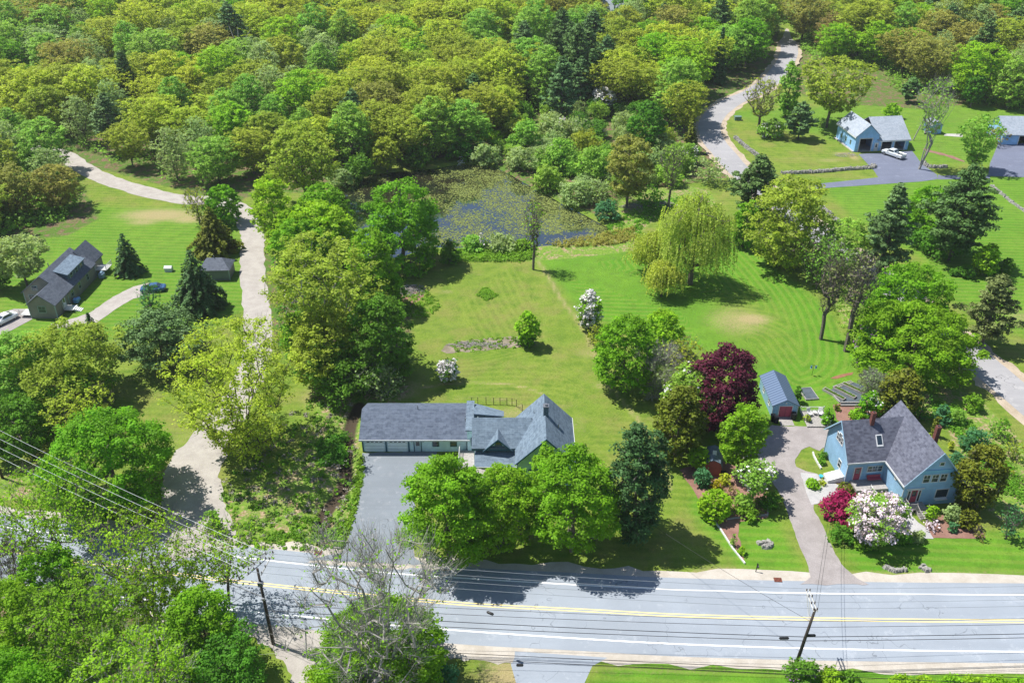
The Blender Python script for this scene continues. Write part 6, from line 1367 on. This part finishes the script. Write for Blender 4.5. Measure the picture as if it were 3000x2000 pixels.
mb = MB()
for s in (-1, 1): mb.hexa([(-1.1, s * .77, 1.28), (.45, s * .77, 1.28), (.45, s * .79, 1.28), (-1.1, s * .79, 1.28)], [(-.85, s * .745, 1.68), (.3, s * .745, 1.68), (.3, s * .765, 1.68), (-.85, s * .765, 1.68)])
mb.build('side_window', GLASS, tk); MB().hexa([(.62, -.6, 1.3), (.62, .6, 1.3), (.70, .6, 1.3), (.70, -.6, 1.3)], [(.38, -.58, 1.72), (.38, .58, 1.72), (.46, .58, 1.72), (.46, -.58, 1.72)]).build('rear_window', GLASS, tk)
wheels(tk, (-1.95, 1.75), .97, .4); MB().box(2.88, 3.0, -.85, .85, .45, .62).build('bumper', METAL, tk)
for s in (-1, 1): MB().box(2.85, 2.9, s * .93 - .05, s * .93 + .05, .75, 1.1).build('tail_light', LAMPR, tk); MB().box(-2.9, -2.86, s * .65 - .15, s * .65 + .15, .75, .92).build('headlight', LAMPW, tk); MB().box(-1.15, -1.05, s * 1.05 - .09, s * 1.05 + .09, 1.2, 1.4).build('mirror', BLACK, tk)
def car(loc, rz, paint, label):
    c = tag(empty('car', loc, rz), label, 'car')
    loft([sec(-2.15, .72, .4, .68), sec(-2.0, .85, .28, .82), sec(-1.1, .9, .25, .92), sec(1.3, .9, .25, .96), sec(2.0, .86, .28, .9), sec(2.2, .74, .4, .75)]).build('body', paint, c)
    loft([sec(-1.1, .74, .9, .95, .02), sec(-.35, .64, .9, 1.4, .07), sec(.7, .64, .9, 1.42, .07), sec(1.6, .72, .92, .98, .02)]).build('cabin', paint, c)
    MB().hexa([(-1.06, -.64, .97), (-1.06, .64, .97), (-.98, .64, .97), (-.98, -.64, .97)], [(-.46, -.56, 1.35), (-.46, .56, 1.35), (-.38, .56, 1.35), (-.38, -.56, 1.35)]).build('windscreen', GLASS, c)
    mb = MB()
    for s in (-1, 1): mb.hexa([(-.75, s * .70, 1.0), (1.2, s * .70, 1.0), (1.2, s * .735, 1.0), (-.75, s * .735, 1.0)], [(-.32, s * .64, 1.32), (.7, s * .64, 1.32), (.7, s * .665, 1.32), (-.32, s * .665, 1.32)])
    mb.build('side_window', GLASS, c); MB().hexa([(1.45, -.6, 1.0), (1.45, .6, 1.0), (1.53, .6, 1.0), (1.53, -.6, 1.0)], [(.8, -.55, 1.36), (.8, .55, 1.36), (.9, .55, 1.38), (.9, -.55, 1.38)]).build('rear_window', GLASS, c)
    wheels(c, (-1.35, 1.35), .88, .32)
    for s in (-1, 1): MB().box(-2.16, -2.08, s * .6 - .14, s * .6 + .14, .55, .68).build('headlight', LAMPW, c); MB().box(2.13, 2.2, s * .62 - .14, s * .62 + .14, .62, .74).build('tail_light', LAMPR, c)
    return c
q = at(16, 942); car((q[0], q[1], .03), math.radians(62), PAINTW, 'white car parked beside the grey house at the left edge')
q = at(450, 852); car((q[0], q[1], .0), math.radians(10), plain('car_paint_blue', (.05, .12, .25), .3, .05), 'dark blue car half hidden by shrubs beside the gravel path')
# ---------------------------------------------------------------- poles and wires
INS = plain('insulator', (.10, .07, .07), .3, .1); ARM = plain('cross_arm_pale', (.55, .55, .52), .7, .15); ALU = plain('bare_wire', (.33, .36, .38), .5, .05, metal=.3)
def pole(loc, lean, H, label, arms):
    p = tag(empty('utility_pole', loc), label, 'utility pole'); top = (lean[0], lean[1], H)
    MB().tube([(0, 0, -.3), (lean[0] * .5, lean[1] * .5, H * .5), top], [.19, .16, .12], 10).build('shaft', BARKD, p, smooth=True)
    for (a, b) in arms:
        a = np.array(a); b = np.array(b); m = MB().tube([a, b], .07, 4).build('cross_arm', ARM, p); i_ = MB()
        for t in (.06, .34, .66, .94): q = a + (b - a) * t; i_.tube([q + [0, 0, .06], q + [0, 0, .32]], [.07, .05], 6)
        i_.build('insulator', INS, m)
    return p
pr = at(2330, 1950); PR = np.array([pr[0], pr[1], 0]); HR = height_to(pr, 1785); HR = max(HR, 8.3)
topR = at(2388, 1785, HR) - PR; armR = []
e1 = at(2362, 1722, HR + .1) - PR; e1[2] = HR
p1 = pole(tuple(PR), (topR[0], topR[1]), HR, 'leaning wooden utility pole with long pale crossarms at the right', [((topR[0] - .1, topR[1] - .1, HR - .15), (topR[0] - .1, topR[1] + 2.7, HR - .15)), ((topR[0] + .22, topR[1] - .1, HR - .15), (topR[0] + .22, topR[1] + 2.7, HR - .15))])
MB().tube([(topR[0] - .1, topR[1] + 2.5, HR - .2), (topR[0] * .8, topR[1] * .8 + .1, HR - 2.4)], .035, 4).tube([(topR[0] - .1, topR[1] + 1.6, HR - .2), (topR[0] * .8, topR[1] * .8 + .1, HR - 2.0)], .035, 4).build('arm_brace', ARM, p1)
pl = at(801, 1885); PL = np.array([pl[0], pl[1], 0]); HL = height_to(pl, 1665); tl = np.array([-.05, 0, 0])
p2 = pole(tuple(PL), (-.05, 0), HL, 'wooden utility pole with crossarms at the lower left', [((-.9, -.7, HL - .2), (.5, 1.6, HL - .2)), ((-.9, -.4, HL + .15), (.5, 1.9, HL + .15)), ((.3, -.3, HL - .6), (1.0, 2.4, HL - .1))])
MB().box(-.25, .25, -.3, .1, HL - 2.2, HL - 1.7).tube([(0, -.2, HL - 4.2), (0, -.2, HL - 3.9)], .16, 6).build('pole_bracket', METAL, p2)
q = at(8, 1400); MB_ = pole((q[0], q[1], 0), (0, 0), 6.5, 'small dark pole on the grassy bank at the left edge', [((-.8, 0, 6.2), (.8, 0, 6.2))])
WR = [PR + [topR[0], topR[1] + d, HR + .1] for d in (.05, .85, 1.7, 2.6)]; WL = [PL + [-.8, -.5, HL + .1], PL + [-.3, .4, HL + .1], PL + [.1, 1.0, HL + .4], PL + [.5, 1.7, HL + .4]]
def wire(a, b, sag, r, mat, label, name='wire'):
    a = np.array(a, float); b = np.array(b, float); n_ = 18; P = [a + (b - a) * i / n_ - np.array([0, 0, sag * 4 * (i / n_) * (1 - i / n_)]) for i in range(n_ + 1)]
    return tag(MB().tube(P, r, 5).build(name, mat), label, 'wire', 'wires strung along the main road')
far_l = at(-300, 1150, HL - 1) ; dl = np.array([-62., 112., HL + .2]); 
fr_ = np.array([86., 62.3, 0])
for i in range(4):
    wire(WL[i], WR[i], .5, .02, ALU, 'thin pale wire on the crossarms between the two poles, strand %s' % ('nearest the camera', 'second from the camera', 'third from the camera', 'nearest the farmhouse')[i])
    wire(WR[i], fr_ + [0, .05 + .85 * i, HR + .1], .5, .018, ALU, 'thin pale wire running right from the leaning pole, strand %s' % ('nearest the camera', 'second from the camera', 'third from the camera', 'nearest the blue house')[i])
    wire(WL[i], PL + [-46 + i * .3, 24 + 1.1 * i, HL + .3], .6, .02, ALU, 'pale wire climbing to the upper left from the left pole, strand %s' % ('nearest the camera', 'second from the camera', 'third from the camera', 'nearest the lane')[i])
for j, (zl, rr) in enumerate(((HR * .80, .02), (HR * .70, .022), (HR * .53, .034), (HR * .46, .03))):
    f = zl / HR; w0 = PL + [0, .1, HL * (.62 - .085 * j)]; w1 = PR + [topR[0] * f, topR[1] * f, zl]; l_ = ('upper', 'second', 'third', 'lowest')[j]
    wire(w0, w1, .35, rr, BLACK, 'black cable between the two poles, %s of the four' % l_, 'cable'); wire(w1, fr_ + [0, 0, zl - .3], .35, rr, BLACK, 'black cable leaving the leaning pole to the right, %s of the four' % l_, 'cable')
wire(PL + [0, .1, HL * .62], PL + [-46, 23, HL * .66], .5, .035, BLACK, 'black cable leaving the left pole to the upper left', 'cable')
for d, l_ in ((0, 'upper'), (.5, 'lower')): wire(at(1200, 1905 + d * 30, 4.5), at(3150, 1990 + d * 40, 4.5), .15, .03, BLACK, 'black cable crossing the bottom of the photo, %s of two' % l_, 'cable')
for a, b, l_ in (((2385,1790),(2434,1480),'left'),((2395,1790),(2442,1480),'right')): wire(at(a[0], a[1], HR - .5), at(b[0], b[1], 3.6), .4, .016, BLACK, 'thin service wire from the leaning pole to the blue house, %s of the pair' % l_, 'cable')
wire(PR + [topR[0] * .7, topR[1] * .7, HR * .8], at(1835, 1485, 4.0), .4, .018, BLACK, 'thin service wire crossing the road towards the farmhouse evergreen', 'cable')
def canister(p, label, l=.9, rz=0): o = tag(MB().tube([(-l / 2, 0, 0), (-l * .4, 0, 0), (l * .4, 0, 0), (l / 2, 0, 0)], [.05, .14, .14, .05], 8).build('cable_splice', BLACK), label, 'splice box'); o.location = p; o.rotation_euler.z = rz
wp = lambda w0, w1, t: w0 + (w1 - w0) * t
canister(at(1436, 1795, HR * .6 + .9), 'black splice canister hanging on a cable above the road centre', .8, -.5)
canister(PR + [.8, .05, HR * .55], 'black splice box on the cable just right of the leaning pole', 1.0); canister(PR + [-1.8, .05, HR * .5], 'black splice box on the cable just left of the leaning pole', 1.0); canister(at(1523, 1947, 4.6), 'small black splice on the bottom cable', .7)
# ---------------------------------------------------------------- garden things
def at0(x, y, z=0): q = at(x, y); return (q[0], q[1], z)
mbx = tag(empty('mailbox', at0(2214, 1674)), 'leaning black sign post with small sign beside the road', 'sign'); MB().tube([(0, 0, 0), (.05, 0, 1.35)], .05, 6).build('post', BLACK, mbx); MB().hexa([(.05, -.03, .6), (.32, -.03, .6), (.32, .03, .6), (.05, .03, .6)], [(.05, -.03, 1.3), (.12, -.03, 1.3), (.12, .03, 1.3), (.05, .03, 1.3)]).build('sign_board', BLACK, mbx); MB().box(.1, .2, -.045, -.031, .75, 1.05).build('emblem', METAL, mbx)
mbx.name = 'sign_post'
fd = tag(empty('bird_feeder', at0(2378, 1099)), 'bird feeder pole with two hanging feeders on the lawn', 'bird feeder'); MB().tube([(0, 0, 0), (.05, 0, 1.9)], .03, 5).tube([(-.3, 0, 1.75), (.05, 0, 1.85), (.4, 0, 1.75)], .025, 5).build('pole', BLACK, fd)
for x in (-.3, .4): MB().tube([(x, 0, 1.72), (x, 0, 1.42), (x, 0, 1.35)], [.14, .12, .18], 8).build('feeder', plain('feeder_blue', (.10, .22, .40), .5, .1), fd)
for (x, y), l_ in (((2263, 1233), 'black wheeled bin left of the red shed doors'), ((2272, 1238), 'second black bin in front of the first one'), ((2324, 1228), 'black bin right of the red shed doors')):
    b = tag(empty('rubbish_bin', at0(x, y)), l_, 'bin', 'bins beside the shed doors'); MB().hexa([(-.25, -.25, .05), (.25, -.25, .05), (.25, .25, .05), (-.25, .25, .05)], [(-.32, -.34, 1.0), (.32, -.34, 1.0), (.32, .34, 1.0), (-.32, .34, 1.0)]).build('bin_body', BLACK, b); MB().hexa([(-.34, -.36, 1.0), (.34, -.36, 1.0), (.34, .36, 1.0), (-.34, .36, 1.0)], [(-.30, -.3, 1.08), (.3, -.3, 1.08), (.3, .3, 1.14), (-.3, .3, 1.14)]).build('lid', BLACK, b)
# deck by the shed
dk = tag(empty('garden_deck', (41.6, 101.8, 0)), 'weathered plank deck with white rail beside the blue shed', 'deck'); mb = MB()
for i in range(17): mb.box(i * .2, i * .2 + .175, -1.2 + .05 * (i % 2), 2.6, .16, .22)
mb.build('planks', WOODG, dk); MB().box(.02, 3.35, -1.1, -1.0, 0, .15).box(.02, 3.35, 2.4, 2.5, 0, .15).build('joist', WOODG, dk); rail(dk, [(.05, 2.55), (3.35, 2.55)], .2, .75, WOODW, step=.25)
def chair(loc, rz, label):
    c = tag(empty('garden_chair', loc, rz), label, 'chair', 'chairs on the garden deck'); MB().box(-.3, .3, -.3, .25, .35, .40).build('seat', WOODW, c); MB().hexa([(-.28, .22, .4), (.28, .22, .4), (.28, .27, .4), (-.28, .27, .4)], [(-.3, .48, 1.05), (.3, .48, 1.05), (.3, .53, 1.05), (-.3, .53, 1.05)]).build('backrest', WOODW, c)
    for x in (-.27, .27):
        for y in (-.27, .22): MB().box(x - .03, x + .03, y - .03, y + .03, 0, .35).build('leg', WOODW, c)
        MB().box(x - .05, x + .05, -.3, .3, .58, .62).build('armrest', WOODW, c)
chair((42.6, 103.2, .22), .3, 'white deck chair near the shed wall, left of the pair'); chair((44.1, 103.3, .22), -.3, 'white deck chair on the right side of the deck')
tb = tag(empty('side_table', (43.4, 103.5, .22)), 'small white table between the two deck chairs', 'table'); MB().tube([(0, 0, .45), (0, 0, .49)], .3, 12).build('table_top', WOODW, tb); MB().tube([(0, 0, 0), (0, 0, .45)], .05, 6).build('leg', WOODW, tb)
cg = tag(MB().hexa([(-.4, -.35, 0), (.4, -.35, 0), (.4, .35, 0), (-.4, .35, 0)], [(-.45, -.35, 1.0), (.45, -.35, 1.0), (.4, .3, 1.15), (-.4, .3, 1.15)]).build('covered_grill', BLACK, bevel=.1), 'black covered grill at the right end of the deck', 'grill'); cg.location = (45.3, 102.2, .0)
def frame_bed(cx_, cy_, w, l, rz, h, label, fill, soilh=.8, grp=None):
    b = tag(empty('raised_bed', (cx_, cy_, 0), rz), label, 'garden bed', grp); t = .09
    MB().box(-w / 2, w / 2, -l / 2, -l / 2 + t, 0, h).box(-w / 2, w / 2, l / 2 - t, l / 2, 0, h).box(-w / 2, -w / 2 + t, -l / 2 + t, l / 2 - t, 0, h).box(w / 2 - t, w / 2, -l / 2 + t, l / 2 - t, 0, h).build('frame', WOODG, b); MB().box(-w / 2 + t, w / 2 - t, -l / 2 + t, l / 2 - t, 0, h * soilh).build('soil', fill, b); return b
SLATE = plain('weed_cloth', (.085, .11, .13), .8, .2); SOIL = plain('dark_soil', (.08, .05, .035), .95, .3, 5)
a = at(2368, 1155); frame_bed(a[0], a[1], 2.0, 3.0, .12, .25, 'white edged bed filled with dark slate cloth behind the deck', SLATE)
sheet('weed_cloth', G((2432,1142),(2500,1120),(2530,1130),(2555,1160),(2520,1190),(2470,1190),(2455,1175)), .05, SLATE, 'dark grey weed cloth under the raised vegetable beds', 'cloth', kind='thing')
for (x, y), an, l_ in (((2443, 1157), .42, 'leftmost'), ((2474, 1152), .45, 'middle, planted with seedlings'), ((2500, 1140), .5, 'rightmost')):
    a = at(x, y); b = frame_bed(a[0], a[1], .75, 3.6, an + .25, .35, 'long narrow raised vegetable bed on the dark cloth, %s of three' % l_, SOIL, grp='raised vegetable beds')
    r = np.random.RandomState(int(x)); p_ = np.column_stack([r.uniform(-.28, .28, 260), r.uniform(-1.6, 1.6, 260), .3 + .12 * r.rand(260)]); nn = unit(r.normal(size=(260, 3)) + [0, 0, 1.]); link_mesh('seedlings', fast_mesh('seedlings', quads(p_, nn, np.full(260, .06), r), 260, np.repeat(r.rand(260), 4)), LEAF['weed'], b)
ld = tag(empty('wooden_ladder', at0(2470, 1127, .06)), 'pale wooden ladder frame lying behind the vegetable beds', 'ladder'); v = at(2510, 1113) - at(2440, 1135); ld.rotation_euler.z = math.atan2(v[1], v[0]); mb = MB().box(-1.8, 1.8, -.3, -.22, 0, .08).box(-1.8, 1.8, .22, .3, 0, .08); mb.build('rail', WOODG, ld); mb = MB()
for i in range(13): mb.box(-1.7 + i * .28, -1.62 + i * .28, -.22, .22, .01, .07)
mb.build('rung', WOODG, ld)
def timber(pts, label, h=.2, w=.16, mat=None):
    P = [np.array(q) for q in G(*pts)]; mb = MB()
    for a, b in zip(P[:-1], P[1:]): d = (b - a) / np.linalg.norm(b - a); nn = np.array([-d[1], d[0]]) * w / 2; mb.hexa([(*(a - nn), 0), (*(b - nn), 0), (*(b + nn), 0), (*(a + nn), 0)], [(*(a - nn), h), (*(b - nn), h), (*(b + nn), h), (*(a + nn), h)])
    return tag(mb.build('timber_edging', mat or WOODG), label, 'edging')
timber([(2080,1512),(2110,1550),(2145,1605),(2182,1651)], 'long pale timber edging along the narrow mulch strip', mat=WOODW)
timber([(2252,1467),(2248,1511)], 'short timber edging at the right side of the mulch bed', .35); timber([(2130,1522),(2172,1516)], 'timber edging left of the red planter'); timber([(2222,1512),(2248,1509)], 'timber edging right of the red planter')
timber([(2423,1142),(2460,1180)], 'pale board along the left side of the vegetable garden', .25); timber([(2462,1182),(2528,1182)], 'upper weathered board below the vegetable garden', .3); timber([(2462,1190),(2528,1190)], 'lower weathered board below the vegetable garden', .3)
timber([(2381,1327),(2384,1338),(2396,1360),(2405,1374)], 'pale curved bed edging against the left wall of the blue house', .3, mat=WOODW)
for (x, y), l_ in (((2412,1333),'dark shrub in the edged bed by the blue house wall'),((2408,1350),'light shrub in the edged bed by the blue house wall')): T((x-12,y-14,x+12,y+10), 'bush', 'deep' if y < 1340 else 'weed', l_, 'shrub', 'shrub', clear=0)
pb = tag(empty('red_planter', at0(2199, 1522)), 'bright red planter box on dark timber at the mulch bed edge', 'planter'); MB().box(-.55, .55, -.15, .15, .45, .68).build('box', plain('bright_red', (.75, .03, .08), .5, .1), pb, bevel=.03); MB().box(-.8, -.6, -.15, .15, 0, .6).box(.6, .8, -.15, .15, 0, .6).build('stand', BARKD, pb)
gt = tag(MB().box(-.45, .45, -.3, .3, 0, .12).box(-.4, -.3, -.25, .25, -.0, .5).build('cold_frame', BLACK), 'black low frame beside the tiny red shed', 'cold frame'); gt.location = at0(2118, 1384)
wt_ = tag(MB().tube([(0, 0, 0), (0, 0, .3), (0, 0, .42)], [.16, .13, .3], 10).build('bird_bath', plain('turquoise', (.05, .45, .60), .4, .1)), 'small turquoise bird bath by the gravel driveway', 'bird bath'); wt_.location = at0(2404, 1400)
ub = tag(MB().box(-.9, .9, -.6, .6, 0, 1.0).box(-.95, .95, -.65, .65, 1.0, 1.1).build('transformer_box', plain('utility_green', (.16, .26, .22), .5, .1), bevel=.04), 'small green utility box on the grass inside the road bend', 'utility box'); ub.location = at0(2161, 352)
for (x, y), l_ in (((932, 1619), 'rusty drain grate at the shoulder near the asphalt driveway'), ((2279, 1698), 'rusty drain grate at the shoulder near the gravel driveway')):
    g_ = tag(empty('drain_grate', at0(x, y, .03), -.05), l_, 'drain grate'); mb = MB()
    for i in range(6): mb.box(-.42 + i * .15, -.35 + i * .15, -.32, .32, 0, .03)
    mb.build('bars', plain('rust', (.30, .09, .05), .8, .2), g_); MB().box(-.45, .45, -.35, .35, -.012, -.006).build('pit_shade', BLACK, g_)  # flat black sheet under the bars stands for the shade of the hole
# brush piles and garden litter
def brush_pile(c, rx, ry, h, n_, label, mat, seed, cat='brush pile'):
    r = np.random.RandomState(seed); mb = MB()
    for i in range(n_):
        a = r.rand() * 6.28; u = r.rand() ** .6; p_ = np.array([c[0] + math.cos(a) * rx * u, c[1] + math.sin(a) * ry * u, .05 + h * (1 - u) * r.rand()]); an = r.rand() * 3.14; L = .4 + .9 * r.rand(); d = np.array([math.cos(an), math.sin(an), r.normal() * .15]) * L / 2; mb.tube([p_ - d, p_ + d], .025 + .025 * r.rand(), 4)
    tag(mb.build('brush_pile', mat), label, cat)
brush_pile(at(1205,852), 2.6, 2.2, .5, 260, 'grey brush pile on the weedy island at the left of the lawn', BARKL, 1)
brush_pile(at(1855,607), 2.6, 1.8, .6, 110, 'grey brush pile on the marshy grass right of the pond', BARKL, 2); brush_pile(at(1945,600), 2.8, 1.8, .6, 130, 'second brush pile nearer the willow', BARKL, 3)
brush_pile(at(1400,1010), 5.0, .9, .3, 240, 'dead grey stalks in the long garden bed', BARKL, 4); brush_pile(at(2480,455), 3, 1.5, .2, 60, 'flattened dead brush on the blue garage lawn', BARKL, 5)
brush_pile(at(1350,480) , 1.0, .8, 2.0, 14, 'broken bleached stump standing in the far edge of the pond', TR_w, 6, 'stump')
rv = smooth_line(G((2710,440),(2760,452),(2820,470)), 5); P_ = [tuple(a) for a in rv]; sheet('rock_border', [(a[0], a[1] + 1.2) for a in P_] + [(a[0], a[1] - 1.2) for a in P_[::-1]], .03, M_mulch, 'brown rock and mulch strip right of the blue garage', wob=.3)
sheet('garden_bed', G((1295,1028),(1300,1012),(1340,1000),(1420,992),(1510,985),(1560,990),(1570,1010),(1480,1020),(1380,1030),(1310,1034)), .02, M_stalk, 'long untidy flower bed across the middle of the lawn', wob=.25)
sheet('bare_patch', G((1170,860),(1200,838),(1240,842),(1235,875),(1200,905),(1175,890)), .02, M_mulch, 'bare litter patch on the weedy island at the left of the lawn', wob=.4)
dl_ = tag(MB().tube([at(700, 245), at(715, 240) + [0, 0, 9], at(720, 235) + [0, 0, 16]], [.35, .22, .08], 6).tube([at(715, 240) + [0, 0, 9], at(690, 235) + [0, 2, 16]], [.15, .05], 5).tube([at(715, 240) + [0, 0, 10], at(760, 238) + [0, 0, 16]], [.15, .05], 5).build('dead_tree', BARKL), 'bleached dead tree with bare limbs in the upper left wood', 'dead tree')
stp = tag(MB().tube([at(2675, 412), at(2690, 412) + [1.0, 0, 9]], [.16, .08], 6).build('leaning_trunk', BARKL), 'pale leaning birch trunk right of the blue garage', 'dead tree')
for o in bpy.data.objects:
    if o.type == 'MESH' and not o.data.materials: print('no material', o.name)
print('objects', len(bpy.data.objects))

# ---------------------------------------------------------------- the thin air that pales the far wood
n = N('haze'); pv = n.n('ShaderNodeVolumePrincipled'); pv.inputs['Color'].default_value = (.92, .95, 1, 1); pv.inputs['Density'].default_value = HAZE; pv.inputs['Anisotropy'].default_value = .2
n.L(pv.outputs[0], n.out.inputs['Volume'])
if HAZE: tag(MB().box(-4400, 4400, -4300, 4800, -2.5, 80).build('haze', n.m), 'thin pale air over the whole scene', kind='stuff')
